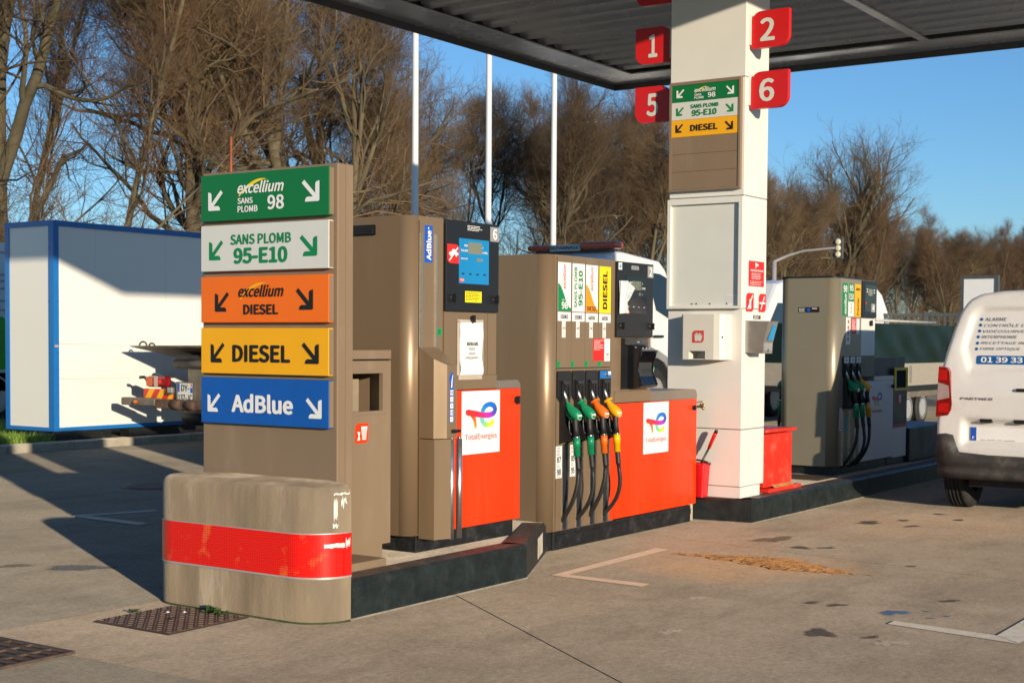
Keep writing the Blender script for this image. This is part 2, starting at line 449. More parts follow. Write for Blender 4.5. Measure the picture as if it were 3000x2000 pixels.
# ------------------------------------------------------------------ ground
def concrete_mat(name, c1, c2, c3, stain=.5, streak=(1, .35, 1), tint=None):
    m = bpy.data.materials.new(name); m.use_nodes = True
    N = m.node_tree.nodes; L = m.node_tree.links; b = N['Principled BSDF']
    b.inputs['Roughness'].default_value = .85; b.inputs['Diffuse Roughness'].default_value = 1.0; b.inputs['Specular IOR Level'].default_value = .3
    tc = N.new('ShaderNodeTexCoord')
    def noise(scale, detail, rough=.6, st=(1, 1, 1)):
        mp = N.new('ShaderNodeMapping'); mp.inputs['Scale'].default_value = st; L.new(tc.outputs['Object'], mp.inputs[0])
        n = N.new('ShaderNodeTexNoise'); n.inputs['Scale'].default_value = scale; n.inputs['Detail'].default_value = detail; n.inputs['Roughness'].default_value = rough
        L.new(mp.outputs[0], n.inputs[0]); return n.outputs[0]
    def ramp(x, a, bb, c, d):
        r = N.new('ShaderNodeMapRange'); r.inputs[1].default_value = a; r.inputs[2].default_value = bb; r.inputs[3].default_value = c; r.inputs[4].default_value = d
        L.new(x, r.inputs[0]); return r.outputs[0]
    def mix(f, a, bb, mode='MIX'):
        x = N.new('ShaderNodeMix'); x.data_type = 'RGBA'; x.blend_type = mode
        if hasattr(f, 'links') or not isinstance(f, (int, float)): L.new(f, x.inputs[0])
        else: x.inputs[0].default_value = f
        for i, q in ((6, a), (7, bb)):
            if isinstance(q, tuple): x.inputs[i].default_value = (*q, 1)
            else: L.new(q, x.inputs[i])
        return x.outputs[2]
    big = noise(.45, 6, .65, streak)
    mid = noise(1.9, 8, .72)
    mot = noise(9, 6, .7)
    fine = noise(34, 6, .75)
    grit = noise(120, 3, .6)
    c = mix(ramp(big, .36, .64, 0, 1), c1, c2)
    c = mix(ramp(mid, .48, .70, 0, stain), c, c3)
    dark = noise(.9, 9, .75, (.5, 1.4, 1))
    c = mix(ramp(dark, .50, .72, 0, .62), c, tuple(x*.42 for x in c1))
    soak = noise(.32, 7, .7, (1, 1, 1))
    c = mix(ramp(soak, .50, .68, 0, .5), c, tuple(x*.55 for x in c1))
    pale = noise(1.4, 9, .78, (1.3, .6, 1))
    c = mix(ramp(pale, .60, .80, 0, .35), c, tuple(min(.6, x*1.45) for x in c2))
    if tint is not None:
        sp_ = N.new('ShaderNodeSeparateXYZ'); L.new(tc.outputs['Object'], sp_.inputs[0])
        def near(px, py, rx, ry, amt, col, cc):
            vs = []
            for o_, p_, r_ in (('X', px, rx), ('Y', py, ry)):
                a_ = N.new('ShaderNodeMath'); a_.operation = 'SUBTRACT'; L.new(sp_.outputs[o_], a_.inputs[0]); a_.inputs[1].default_value = p_
                d_ = N.new('ShaderNodeMath'); d_.operation = 'DIVIDE'; L.new(a_.outputs[0], d_.inputs[0]); d_.inputs[1].default_value = r_
                q_ = N.new('ShaderNodeMath'); q_.operation = 'POWER'; L.new(d_.outputs[0], q_.inputs[0]); q_.inputs[1].default_value = 2; vs.append(q_.outputs[0])
            s_ = N.new('ShaderNodeMath'); s_.operation = 'ADD'; L.new(vs[0], s_.inputs[0]); L.new(vs[1], s_.inputs[1])
            m_ = N.new('ShaderNodeMath'); m_.operation = 'MULTIPLY_ADD'; L.new(mid, m_.inputs[0]); m_.inputs[1].default_value = -2.2; L.new(s_.outputs[0], m_.inputs[2])
            return mix(ramp(m_.outputs[0], -1.1, .0, amt, 0), cc, col)
        for t_ in tint: c = near(*t_, c)
    for nz, lo, hi in ((mot, .88, 1.12), (fine, .70, 1.30)):
        v = ramp(nz, .3, .7, lo, hi)
        cc = N.new('ShaderNodeCombineColor')
        for i in range(3): L.new(v, cc.inputs[i])
        c = mix(1., c, cc.outputs[0], 'MULTIPLY')
    c = mix(ramp(grit, .62, .68, 0, .6), c, (.48, .42, .34))
    c = mix(ramp(grit, .30, .36, .55, 0), c, (.05, .042, .034))
    L.new(c, b.inputs['Base Color'])
    bp = N.new('ShaderNodeBump'); bp.inputs['Strength'].default_value = .25; bp.inputs['Distance'].default_value = .004
    ad = N.new('ShaderNodeMath'); ad.operation = 'ADD'; L.new(fine, ad.inputs[0]); L.new(grit, ad.inputs[1]); L.new(ad.outputs[0], bp.inputs['Height']); L.new(bp.outputs[0], b.inputs['Normal'])
    MATS[name] = m
    return m
CONC = concrete_mat('apron_concrete', (.222, .175, .124), (.275, .218, .157), (.17, .128, .086), .6, tint=[(8.35, 3.95, .75, .75, .75, (.36, .215, .11)), (8.9, 4.5, 1.2, .5, .55, (.34, .20, .13)), (11.2, 3.6, 1.2, 1.0, .4, (.36, .24, .14))])
CONC2 = concrete_mat('apron_concrete_grey', (.165, .140, .104), (.215, .184, .138), (.14, .114, .08), .5)
ISLC = concrete_mat('island_concrete', (.36, .30, .23), (.43, .365, .285), (.27, .21, .15), .5)
JOINT = mat('joint_filler', (.05, .042, .034), .9, 0, .3, 20)
SOIL = mat('leaf_litter', (.16, .105, .06), .95, 0, .45, .8, .6, 8, dirt=(.1, .12, .04), dirt_amt=.7, dirt_scale=.25)

terrain = struct('ground', MB().add([(-60, -60, -.05), (320, -60, -.05), (320, 320, -.05), (-60, 320, -.05)], [(0, 1, 2, 3)]), SOIL)

# concrete slabs: one sheet cut along the joints one can see, a dark filler bed in the gaps
def cut(poly, p, d, gap=.009):
    nx, ny = -d[1], d[0]; l = math.hypot(nx, ny); nx /= l; ny /= l
    def clip(sgn):
        out = []; n = len(poly)
        def dist(q): return sgn*((q[0]-p[0])*nx+(q[1]-p[1])*ny)-gap/2
        for i in range(n):
            a, b = poly[i], poly[(i+1) % n]; da, db = dist(a), dist(b)
            if da >= 0: out.append(a)
            if (da >= 0) != (db >= 0):
                s = da/(da-db); out.append((a[0]+(b[0]-a[0])*s, a[1]+(b[1]-a[1])*s))
        return out
    return clip(1), clip(-1)
X0, X1, Y0, Y1 = -14, 62, -16, 14.955
base = rect(X0, X1, Y0, Y1)
far, near = cut(base, (0, 5.965), (1, 0))
n_r, n_l = cut(near, (4.185, 0), (0, -1))
d_l, d_r = cut(n_r, (6.348, 4.65), (-.76, -1.09))
if max(p[0] for p in d_l) > max(p[0] for p in d_r): d_l, d_r = d_r, d_l
r1, r2 = cut(d_r, (8.44, 0), (.17, 1))
if max(p[0] for p in r1) < max(p[0] for p in r2): r1, r2 = r2, r1
r1a, r1b = cut(r1, (9.9, 4.15), (1, .0))
f1, f2 = cut(far, (0, 10.48), (1, 0), .012)
f2a, f2b = cut(f2, (7.4, 0), (0, 1))
f1a, f1b = cut(f1, (11.2, 0), (0, 1))
f2c, f2d = cut(f2b if max(p[0] for p in f2b) > 50 else f2a, (14.5, 0), (0, 1))
f2s = f2a if max(p[0] for p in f2b) > 50 else f2b
apron = struct('apron', MB().flat(base, FZ(-.02), 0), JOINT)
for i, (p, m) in enumerate(((n_l, CONC2), (d_l, CONC), (r2, CONC), (r1a, CONC), (r1b, CONC), (f1a, CONC2), (f1b, CONC2), (f2s, CONC2), (f2c, CONC2), (f2d, CONC2))):
    if len(p) < 3: continue
    part('slab', MB().prism(p, FZ(0), -.015, 0), m, apron)

# painted marks
PAINT = mat('worn_white_paint', (.40, .36, .30), .7, 0, .1, 10, dirt=(.27, .22, .16), dirt_amt=.9, dirt_scale=14, dif=1, bump=.25)
PAINT_W = mat('worn_cream_paint', (.43, .305, .22), .7, 0, .1, 10, dirt=(.32, .22, .145), dirt_amt=.9, dirt_scale=14, dif=1, bump=.25)
def mark(polys, m, label, loc):
    mb = MB()
    for p in polys: mb.flat(p, FZ(.0), .004)
    return solo('bay_marking', mb, m, loc, label, 'road marking')
mark([[(7.31, 4.705), (7.39, 4.627), (8.70, 4.642), (8.72, 4.755)], [(7.285, 4.055), (7.395, 4.065), (7.388, 4.625), (7.31, 4.70)]], PAINT_W, 'cream painted corner mark on the concrete in front of the four nozzle dispenser', (7.4, 4.5, 0))
mark([[(7.058, 2.511), (7.16, 2.512), (7.095, 1.978), (6.957, 1.836)], [(7.097, 1.976), (7.75, 1.976), (7.75, 1.84), (6.965, 1.834)]], PAINT, 'white painted corner mark on open concrete beside the blue paint spot', (7.05, 2.2, 0))
mark([[(7.42, 9.29), (8.1, 9.06), (8.15, 9.15), (7.5, 9.36)], [(7.44, 9.27), (7.40, 8.5), (7.52, 8.51), (7.55, 9.235)]], PAINT, 'white painted corner mark in the shade behind the red banded barrier', (7.5, 9.1, 0))

# stains, patches and litter that have a shape of their own
def blot(cx, cy, rx, ry, seed, rot=0., n=26, jag=.35):
    r = random.Random(seed); P = []
    ph = [r.uniform(0, 6.28) for _ in range(4)]
    for i in range(n):
        a = 2*PI*i/n
        k = 1+jag*(.5*math.sin(2*a+ph[0])+.35*math.sin(3*a+ph[1])+.3*math.sin(5*a+ph[2]))+r.uniform(-.12, .12)
        x, y = rx*k*math.cos(a), ry*k*math.sin(a)
        P.append((cx+x*math.cos(rot)-y*math.sin(rot), cy+x*math.sin(rot)+y*math.cos(rot)))
    return P
OIL = soft_mat('oil_stain', (.06, .048, .038), .6, .8)
TAR = soft_mat('tar_patch', (.07, .07, .07), .7, .95, 60)
RUSTST = mat('rust_stain', (.28, .15, .075), .8, 0, .3, 14, dif=1, bump=.25)
BLUEST = soft_mat('blue_paint_spill', (.035, .09, .2), .6, .7)
PALE = soft_mat('pale_scuff', (.38, .31, .24), .8, .6, 40)
def stain(name, P, m, label, cat='stain', group=None):
    cx = sum(p[0] for p in P)/len(P); cy = sum(p[1] for p in P)/len(P); n = len(P)
    V = [(cx, cy, .003)]; K = [1.]
    for s_, k_ in ((.35, .95), (.75, .62), (1.1, .32), (1.5, .1), (1.9, 0.)):
        V += [(cx+(p[0]-cx)*s_, cy+(p[1]-cy)*s_, .003) for p in P]; K += [k_]*n
    F = [(0, 1+j, 1+(j+1) % n) for j in range(n)]
    for q in range(4):
        for j in range(n): F.append((1+q*n+j, 1+(q+1)*n+j, 1+(q+1)*n+(j+1) % n, 1+q*n+(j+1) % n))
    o = solo(name, MB().add(V, F), m, (cx, cy, 0), label, cat, group)
    at = o.data.color_attributes.new('Col', 'FLOAT_COLOR', 'POINT'); at.data.foreach_set('color', [c for k_ in K for c in (k_, k_, k_, 1)])
    return o
AS = -.6
G_OIL = 'small dark oil stains on the forecourt concrete'
for i, (x, y, a, b, l) in enumerate(((6.64, 2.70, .085, .075, 'largest black oil stain beside the white corner mark'), (6.69, 2.456, .036, .03, 'small dark oil stain between black stain and white corner mark'),
        (7.395, 3.06, .045, .03, 'thin dark oil streak between blue spill and sand'), (7.41, 2.916, .045, .04, 'dark oil drop beside the blue paint spill'),
        (7.9, 2.459, .05, .035, 'grey brown oil stain beyond the blue paint spill'))):
    stain('oil_stain', blot(x, y, a, b, i, AS, 30, .5), OIL, l, 'stain', None)
for i, (x, y, a) in enumerate(((10.99, 4.066, .10), (10.98, 3.72, .06), (11.3, 3.9, .05), (11.6, 3.55, .05), (9.35, 3.95, .07), (9.45, 3.8, .05), (9.0, 3.05, .03), (11.9, 3.8, .05))):
    stain('oil_stain', blot(x, y, a, a*.8, 20+i, AS, 26, .5), OIL, 'small dark oil drop on the concrete before the far island', 'stain', G_OIL)
stain('oil_stain', blot(9.62, 4.28, .16, .10, 41, -.1, 30, .5), soft_mat('oil_faint', (.12, .08, .05), .7, .7), 'faint brown oil smear beyond the orange sand', 'stain')
stain('paint_spill', blot(7.385, 2.591, .065, .06, 51, AS, 34, .6), BLUEST, 'bright blue paint spill on the concrete', 'stain')
for i, (x, y) in enumerate(((7.52, 2.46), (7.34, 2.38), (7.45, 2.33))):
    stain('paint_drop', blot(x, y, .018, .015, 60+i, AS), BLUEST, 'small blue paint drop beside the large blue spill', 'stain', 'blue paint drops')
stain('pale_scuff', blot(6.62, 2.34, .07, .06, 71, AS, 34, .6), PALE, 'whitish powder scuff near the white corner mark', 'stain')
stain('pale_scuff', blot(6.24, 3.31, .06, .05, 72, AS, 34, .6), PALE, 'faint white scuff on the open concrete', 'stain')
stain('pale_scuff', blot(7.15, 3.63, .05, .05, 73, AS, 34, .6), PALE, 'white chalky mark on the concrete', 'stain')
stain('pale_scuff', blot(4.02, 4.3, .10, .09, 74, AS, 40, .6), PALE, 'rough white cement smear near the drain grate', 'stain')
stain('tar_patch', blot(5.80, 7.2, .17, .10, 81, -.65, 40, .35), TAR, 'grey tar patch on the concrete beside the barrier shadow', 'stain')
stain('oil_stain', blot(5.61, 7.58, .09, .07, 82, -.65), soft_mat('oil_soft', (.10, .082, .062), .7, .7), 'soft brown oil stain left of the grey tar patch', 'stain')
# orange absorbent sand: a thin uneven layer with tyre tracks pressed into it
SAND = mat('orange_sand', (.36, .165, .05), .95, 0, .35, 18, .8, 60, dirt=(.2, .085, .028), dirt_amt=.7, dirt_scale=7, dif=1)
sp = [(8.57, 4.60), (8.50, 4.07), (8.35, 3.72), (8.38, 3.45), (8.5, 3.16), (8.58, 3.4), (8.70, 3.6), (8.84, 3.80), (8.78, 3.97), (8.70, 4.15), (8.63, 4.4)]
def in_poly(x, y):
    ins = False; d = 1e9; n = len(sp)
    for i in range(n):
        (ax, ay), (bx, by) = sp[i], sp[(i+1) % n]
        if (ay > y) != (by > y) and x < (bx-ax)*(y-ay)/(by-ay)+ax: ins = not ins
        t = max(0, min(1, ((x-ax)*(bx-ax)+(y-ay)*(by-ay))/((bx-ax)**2+(by-ay)**2))); d = min(d, math.hypot(x-ax-(bx-ax)*t, y-ay-(by-ay)*t))
    return d if ins else -d
rs = random.Random(3); GX, GY = 64, 130; V = []; F = []; keep = {}
for j in range(GY+1):
    for i in range(GX+1):
        x = 8.25+.70*i/GX; y = 3.05+1.65*j/GY
        d = in_poly(x, y)+.035*(math.sin(x*31+y*17)*.5+math.sin(x*53-y*41)*.4+math.sin(y*67+x*11)*.35)+.005+rs.uniform(-.008, .008)
        tr_ = math.sin((y+.45*(x-8.3))*2*PI/.05) if 3.35 < y < 4.1 else 0
        h = .0015+max(0, min(.010, d*.09))*(1+.0*tr_)+(.0032*tr_ if d > .02 else 0)+rs.uniform(-.0012, .0012)
        V.append((x, y, max(.0012, h)*1.)); keep[(i, j)] = d > 0
for j in range(GY):
    for i in range(GX):
        if keep[(i, j)] and keep[(i+1, j)] and keep[(i+1, j+1)] and keep[(i, j+1)]:
            a = j*(GX+1)+i; F.append((a, a+1, a+GX+2, a+GX+1))
setp(part('spilled_sand', MB().add(V, F, True), SAND), 'orange absorbent sand with tyre tracks spilled on the concrete', 'sand', kind='stuff')

# ------------------------------------------------------------------ islands and kerbs
KERB_D = mat('kerb_black_paint', (.014, .02, .02), .42, 0, .35, 9, .25, 60, dirt=(.05, .055, .05), dirt_amt=.6, dirt_scale=8)
KERB_T = mat('kerb_top_worn', (.11, .075, .06), .6, 0, .35, 9, .25, 60, dirt=(.28, .225, .18), dirt_amt=.7, dirt_scale=9)
KERB_C = mat('kerb_concrete', (.36, .32, .25), .85, 0, .18, 6, .4, 50, dirt=(.2, .18, .14), dirt_amt=.6, dirt_scale=5, dif=1)
def kerbed_island(name, poly, z, front, kw=.16):
    """island slab with a painted kerb of separate stones along the given front segments"""
    isl = struct(name, MB().prism(poly, FZ(0), -.02, z-.004), ISLC)
    for (a, b, cutn) in front:
        a = Vector((*a, 0)); b = Vector((*b, 0)); d = (b-a); L = d.length; d.normalize(); nrm = Vector((d.y, -d.x, 0))
        for i in range(cutn):
            p = a+d*(L*i/cutn+(.003 if i else 0)); q = a+d*(L*(i+1)/cutn-(.003 if i < cutn-1 else 0))
            e = .018
            # side profile with a chamfered top edge
            prof = [(.0, -.02), (.0, z-e), (-e, z), (-kw, z), (-kw, -.02)]
            mb = MB(); P = [p+nrm*o+Vector((0, 0, h)) for o, h in prof]; Q = [q+nrm*o+Vector((0, 0, h)) for o, h in prof]
            mb.add(P+Q, [(0, 5, 6, 1), (1, 6, 7, 2), (3, 8, 9, 4), (4, 3, 2, 1, 0), (5, 6, 7, 8, 9)])
            o = part('kerb_stone', mb, KERB_D, isl)
            mf = MB(); fp_ = [(.007, 0), (.003, .004), (0, .007), (-.01, 0)]; A_ = [p+nrm*u_+Vector((0, 0, h_)) for u_, h_ in fp_]; B_ = [q+nrm*u_+Vector((0, 0, h_)) for u_, h_ in fp_]
            mf.add(A_+B_, [(0, 4, 5, 1), (1, 5, 6, 2), (0, 1, 2, 3), (7, 6, 5, 4)]); part('mortar_line', mf, mat('mortar', (.30, .25, .19), .9, 0, .3, 14), isl)
            mt = MB().add([P[2]+Vector((0, 0, .0008)), Q[2]+Vector((0, 0, .0008)), Q[3]+Vector((0, 0, .0008)), P[3]+Vector((0, 0, .0008))], [(0, 1, 2, 3)])
            part('kerb_top', mt, KERB_T, isl)
    return isl
isl1 = kerbed_island('pump_island', [(5.56, 4.80), (7.12, 4.80), (8.06, 5.28), (10.30, 5.28), (10.30, 5.90), (8.06, 5.90), (7.13, 5.98), (5.56, 5.98)], .205,
    [((5.50, 4.762), (7.135, 4.762), 1), ((7.135, 4.762), (8.06, 5.225), 1)], .15)
isl2 = kerbed_island('pump_island', [(10.46, 4.86), (17.5, 4.86), (17.5, 5.96), (10.40, 5.96), (10.40, 5.30)], .185,
    [((10.30, 5.36), (10.37, 4.80), 1), ((10.37, 4.80), (11.25, 4.795), 1), ((11.25, 4.795), (13.0, 4.80), 1), ((13.0, 4.80), (15.2, 4.80), 1), ((15.2, 4.80), (17.5, 4.80), 1)], .15)
# pale worn end of the kerb
part('kerb_patch', MB().flat([(.55, .03), (.83, .04), (.83, .17), (.55, .165)], Frame((7.135, 4.762, 0), (.925, .463, 0), (0, 0, 1)), .002), KERB_C, isl1)

# far kerb and verge
verge = struct('verge', MB().box(-14, 62, 15.17, 34, -.04, .085), SOIL)
kb = thing('kerb', (5, 15, 0), 'pale concrete kerb in front of the white container', 'kerb')
x = -8.
rk = random.Random(5)
while x < 45:
    part('kerb_stone', MB().rbox(x+.004, x+.996, 14.96, 15.17, -.03, .10+rk.uniform(-.003, .003), .018), KERB_C, kb); x += 1.
GRASS = mat('grass_blades', (.17, .27, .03), .6, 0, .35, 3)
def grass(name, spots, label, hmin, hmax, seed, dens):
    r = random.Random(seed); mb = MB()
    for x0, x1, y0, y1, cnt in spots:
        for _ in range(cnt):
            x, y = r.uniform(x0, x1), r.uniform(y0, y1); h = r.uniform(hmin, hmax); a = r.uniform(0, 6.28); l = r.uniform(.1, .6)*h; b = r.uniform(0, 6.28); w = r.uniform(.004, .008)
            c, s = math.cos(a)*w, math.sin(a)*w; dx, dy = math.cos(b)*l, math.sin(b)*l
            mb.add([(x-c, y-s, .08), (x+c, y+s, .08), (x+dx*.45+c*.7, y+dy*.45+s*.7, .08+h*.6), (x+dx*.45-c*.7, y+dy*.45-s*.7, .08+h*.6), (x+dx, y+dy, .08+h)], [(0, 1, 2, 3), (3, 2, 4)])
    return setp(part(name, mb, GRASS), label, 'grass', kind='stuff')
grass('grass', [(8.2, 11.9, 15.2, 16.6, 8000), (8.2, 15, 16.6, 19.5, 4000), (15, 40, 16.5, 19, 4000)], 'bright green grass on the verge beside the white container', .05, .14, 2, 1)

# ------------------------------------------------------------------ concrete barrier at the head of the island
BARR = mat('barrier_concrete', (.245, .185, .118), .75, 0, .34, 5, .3, 70, dirt=(.50, .43, .32), dirt_amt=.9, dirt_scale=4.2, stretch=(1, 1, .16), dif=.7)
bar = thing('concrete_barrier', (5.55, 5.38, 0), 'tan painted concrete barrier with a red reflective band', 'barrier')
def stadium(x0, x1, y0, y1, r, n=12):
    P = []
    for i in range(n+1):
        a = PI+.5*PI*i/n; P.append((x0+r+r*math.cos(a), y0+r+r*math.sin(a)))
    P += [(5.535, y0+.008), (5.62, y0+.092), (5.66, y0+.175), (x1, y0+.265), (x1, y1-.265), (5.66, y1-.175), (5.62, y1-.092), (5.535, y1-.008)]
    for i in range(n+1):
        a = .5*PI+.5*PI*i/n; P.append((x0+r+r*math.cos(a), y1-r+r*math.sin(a)))
    return P
def off_stadium(d, zs, z_top_in=None):
    return stadium(5.30-d, 5.697, 4.755-d, 6.02+d, .215+d)
bm_ = MB()
rings = [(0, -.02), (0, .64), (-.006, .662), (-.018, .675), (-.035, .682)]
nn = len(off_stadium(0, 0))
V = []; F = []
for d, z in rings: V += [(p[0], p[1], z) for p in off_stadium(d, 0)]
for k in range(len(rings)-1):
    for j in range(nn): F.append((k*nn+j, k*nn+(j+1) % nn, (k+1)*nn+(j+1) % nn, (k+1)*nn+j))
F.append(tuple((len(rings)-1)*nn+j for j in range(nn)))
bm_.add(V, F, False); bm_.sm = [True]*(len(F)-1)+[False]
part('block', bm_, BARR, bar)
# reflective band with its tiny cells
def tape_mat():
    m = bpy.data.materials.new('reflective_red'); m.use_nodes = True
    N = m.node_tree.nodes; L = m.node_tree.links; b = N['Principled BSDF']
    tc = N.new('ShaderNodeTexCoord'); sp = N.new('ShaderNodeSeparateXYZ'); L.new(tc.outputs['Object'], sp.inputs[0])
    def wave(src):
        a = N.new('ShaderNodeMath'); a.operation = 'MULTIPLY'; a.inputs[1].default_value = 1/.0125; L.new(src, a.inputs[0])
        f = N.new('ShaderNodeMath'); f.operation = 'FRACT'; L.new(a.outputs[0], f.inputs[0])
        g = N.new('ShaderNodeMath'); g.operation = 'GREATER_THAN'; g.inputs[1].default_value = .16; L.new(f.outputs[0], g.inputs[0]); return g.outputs[0]
    g = N.new('ShaderNodeMath'); g.operation = 'MULTIPLY'; L.new(wave(sp.outputs['Y']), g.inputs[0]); L.new(wave(sp.outputs['Z']), g.inputs[1])
    nz = N.new('ShaderNodeTexNoise'); nz.inputs['Scale'].default_value = 9; nz.inputs['Detail'].default_value = 6; L.new(tc.outputs['Object'], nz.inputs[0])
    r = N.new('ShaderNodeMapRange'); r.inputs[1].default_value = .58; r.inputs[2].default_value = .72; r.inputs[3].default_value = 0; r.inputs[4].default_value = .8; L.new(nz.outputs[0], r.inputs[0])
    gg = N.new('ShaderNodeMath'); gg.operation = 'MULTIPLY'; L.new(g.outputs[0], gg.inputs[0]); L.new(r.outputs[0], gg.inputs[1])
    mx = N.new('ShaderNodeMix'); mx.data_type = 'RGBA'; L.new(g.outputs[0], mx.inputs[0]); mx.inputs[6].default_value = (.55, .006, .005, 1); mx.inputs[7].default_value = (.9, .014, .007, 1)
    m2 = N.new('ShaderNodeMix'); m2.data_type = 'RGBA'; L.new(gg.outputs[0], m2.inputs[0]); L.new(mx.outputs[2], m2.inputs[6]); m2.inputs[7].default_value = (.95, .22, .05, 1)  # orange patches put sun glints into the tape colour
    L.new(m2.outputs[2], b.inputs['Base Color']); b.inputs['Roughness'].default_value = .25; b.inputs['Coat Weight'].default_value = .4
    return m
TAPE = tape_mat()
def band(d, z0, z1, skew=0.):
    mb = MB(); full = off_stadium(d, 0)
    line = full[13:14]+full[0:13][::-1]+full[nn-13:nn][::-1]+full[nn-14:nn-13]
    V = []
    for p in line: V += [(p[0], p[1], z0), (p[0], p[1], z1)]
    V2 = [(v[0]+.002*0, v[1], v[2]) for v in V]
    F = [(2*i, 2*i+1, 2*i+3, 2*i+2) for i in range(len(line)-1)]
    mb.add(V2, F, True); return mb
def fixn(mb, c):
    for i, f in enumerate(mb.f):
        a, b, d = [Vector(mb.v[k]) for k in f[:3]]
        if (b-a).cross(d-a).dot((a+d)/2-c) < 0: mb.f[i] = f[::-1]
    return mb
part('reflective_band', fixn(band(.004, .233, .452), Vector((5.6, 5.38, .34))), TAPE, bar)
part('band_trim', fixn(band(.0055, .224, .234), Vector((5.6, 5.38, .23))), mat('trim_grey', (.5, .48, .45), .4, .4), bar)
part('band_trim', fixn(band(.0055, .450, .455), Vector((5.6, 5.38, .45))), mat('trim_grey', (.5, .48, .45), .4, .4), bar)
SCUFF = mat('scuffed_white', (.72, .68, .6), .7, 0, .2, 30)
# scuffs where cars have rubbed the kerb-side corner
def on_nose(ang, z, d=.003):          # point on the rounded kerb-side corner
    r = .215+d; return (5.515+r*math.cos(ang), 4.97+r*math.sin(ang), z)
def scuff(a0, a1, z0, z1, seed, m=SCUFF, d=.003, jag=.25):
    r = random.Random(seed); n = 9; V = []
    for i in range(n+1):
        a = a0+(a1-a0)*i/n; j = (z1-z0)*jag
        V += [on_nose(a, z0+r.uniform(0, j), d), on_nose(a, z1-r.uniform(0, j), d)]
    mb = MB().add(V, [(2*i, 2*i+1, 2*i+3, 2*i+2) for i in range(n)], True)
    return part('scuff', fixn(mb, Vector((5.515, 4.97, .3))), m, bar)
scuff(rad(243), rad(269), .640, .658, 1, jag=.5); scuff(rad(243), rad(249), .50, .64, 2, jag=.3); scuff(rad(254), rad(264), .57, .645, 3, jag=.6)
scuff(rad(242), rad(250), .475, .505, 4, jag=.5); scuff(rad(230), rad(260), .378, .405, 5, SIGN_W, .0062, .2); scuff(rad(261), rad(269), .37, .44, 6, SIGN_W, .0062, .5)
ms = off_stadium(.004, 0)
part('moss_line', MB().tube([(p[0], p[1], .003) for p in ms[nn-13:]+ms[:13]], .006, 6), mat('moss', (.05, .065, .015), .95, 0, .4, 20), bar)

# ------------------------------------------------------------------ fuel totem
tot = thing('fuel_totem', (5.76, 5.5, .2), 'brown totem with five coloured fuel name panels and arrows', 'sign')
part('body', MB().rbox(5.70, 5.826, 5.003, 6.0, .60, 2.34, .006), BROWN_M, tot)
part('body_seam', MB().box(5.7605, 5.7625, 4.9995, 5.003, .61, 2.335), BROWN_T, tot)
part('foot_plate', MB().rbox(5.66, 6.02, 4.93, 5.96, .2005, .245, .005), BROWN_M, tot)
part('lower_post', MB().box(5.70, 5.826, 5.01, 5.99, .245, .60), BROWN_M, tot)
def fuel_panel(z0, z1, m, build):
    p = part('sign_panel', MB().rbox(5.662, 5.699, 5.03, 5.975, z0, z1, .003), [m], tot)
    build(FX(5.662), z0, p)
    # thin metal return on the edge turned to the pumps
    part('panel_edge', MB().box(5.666, 5.697, 5.0265, 5.0302, z0+.006, z1-.006), BROWN_T, p)
    return p
def U(px): return -(5.975-(px-250)/655*.945)          # pixel column of the zoomed totem to u
def b1(f, z, p):
    arrow(f, U(292), U(372), z+.058, z+.168, True, WHITE, p); arrow(f, U(773), U(861), z+.075, z+.190, False, WHITE, p)
    excellium(f, U(448), U(686), z+.140, z+.205, WHITE, YELLOW_B, p)
    lettering(f, [('SANS', U(449), U(528), z+.086, z+.118, dict(bold=.014)), ('PLOMB', U(449), U(553), z+.040, z+.075, dict(bold=.014)), ('98', U(603), U(687), z+.046, z+.124, dict(bold=.02))], WHITE, p)
def b2(f, z, p):
    arrow(f, U(297), U(374), z+.062, z+.170, True, GREEN_D, p); arrow(f, U(764), U(851), z+.067, z+.178, False, GREEN_D, p)
    lettering(f, [('SANS PLOMB', U(412), U(723), z+.142, z+.198, dict(bold=.02)), ('95-E10', U(428), U(705), z+.038, z+.125, dict(bold=.026))], GREEN_D, p)
def b3(f, z, p):
    arrow(f, U(328), U(405), z+.060, z+.168, True, BLACK_INK, p); arrow(f, U(745), U(831), z+.067, z+.182, False, BLACK_INK, p)
    excellium(f, U(453), U(686), z+.138, z+.204, BLACK_INK, YELLOW, p)
    lettering(f, [('DIESEL', U(479), U(658), z+.043, z+.099, dict(bold=.024))], BLACK_INK, p)
def b4(f, z, p):
    arrow(f, U(305), U(381), z+.060, z+.170, True, BLACK_INK, p); arrow(f, U(774), U(860), z+.062, z+.175, False, BLACK_INK, p)
    lettering(f, [('DIESEL', U(421), U(719), z+.064, z+.160, dict(bold=.026))], BLACK_INK, p)
def b5(f, z, p):
    arrow(f, U(287), U(358), z+.062, z+.165, True, WHITE, p); arrow(f, U(794), U(874), z+.050, z+.158, False, WHITE, p)
    lettering(f, [('AdBlue', U(416), U(733), z+.064, z+.168, dict(bold=.022))], WHITE, p)
for z0, z1, m, b in ((2.068, 2.322, GREEN, b1), (1.792, 2.044, SIGN_W, b2), (1.510, 1.762, ORANGE, b3), (1.230, 1.481, YELLOW, b4), (.955, 1.208, BLUE, b5)): fuel_panel(z0, z1, m, b)

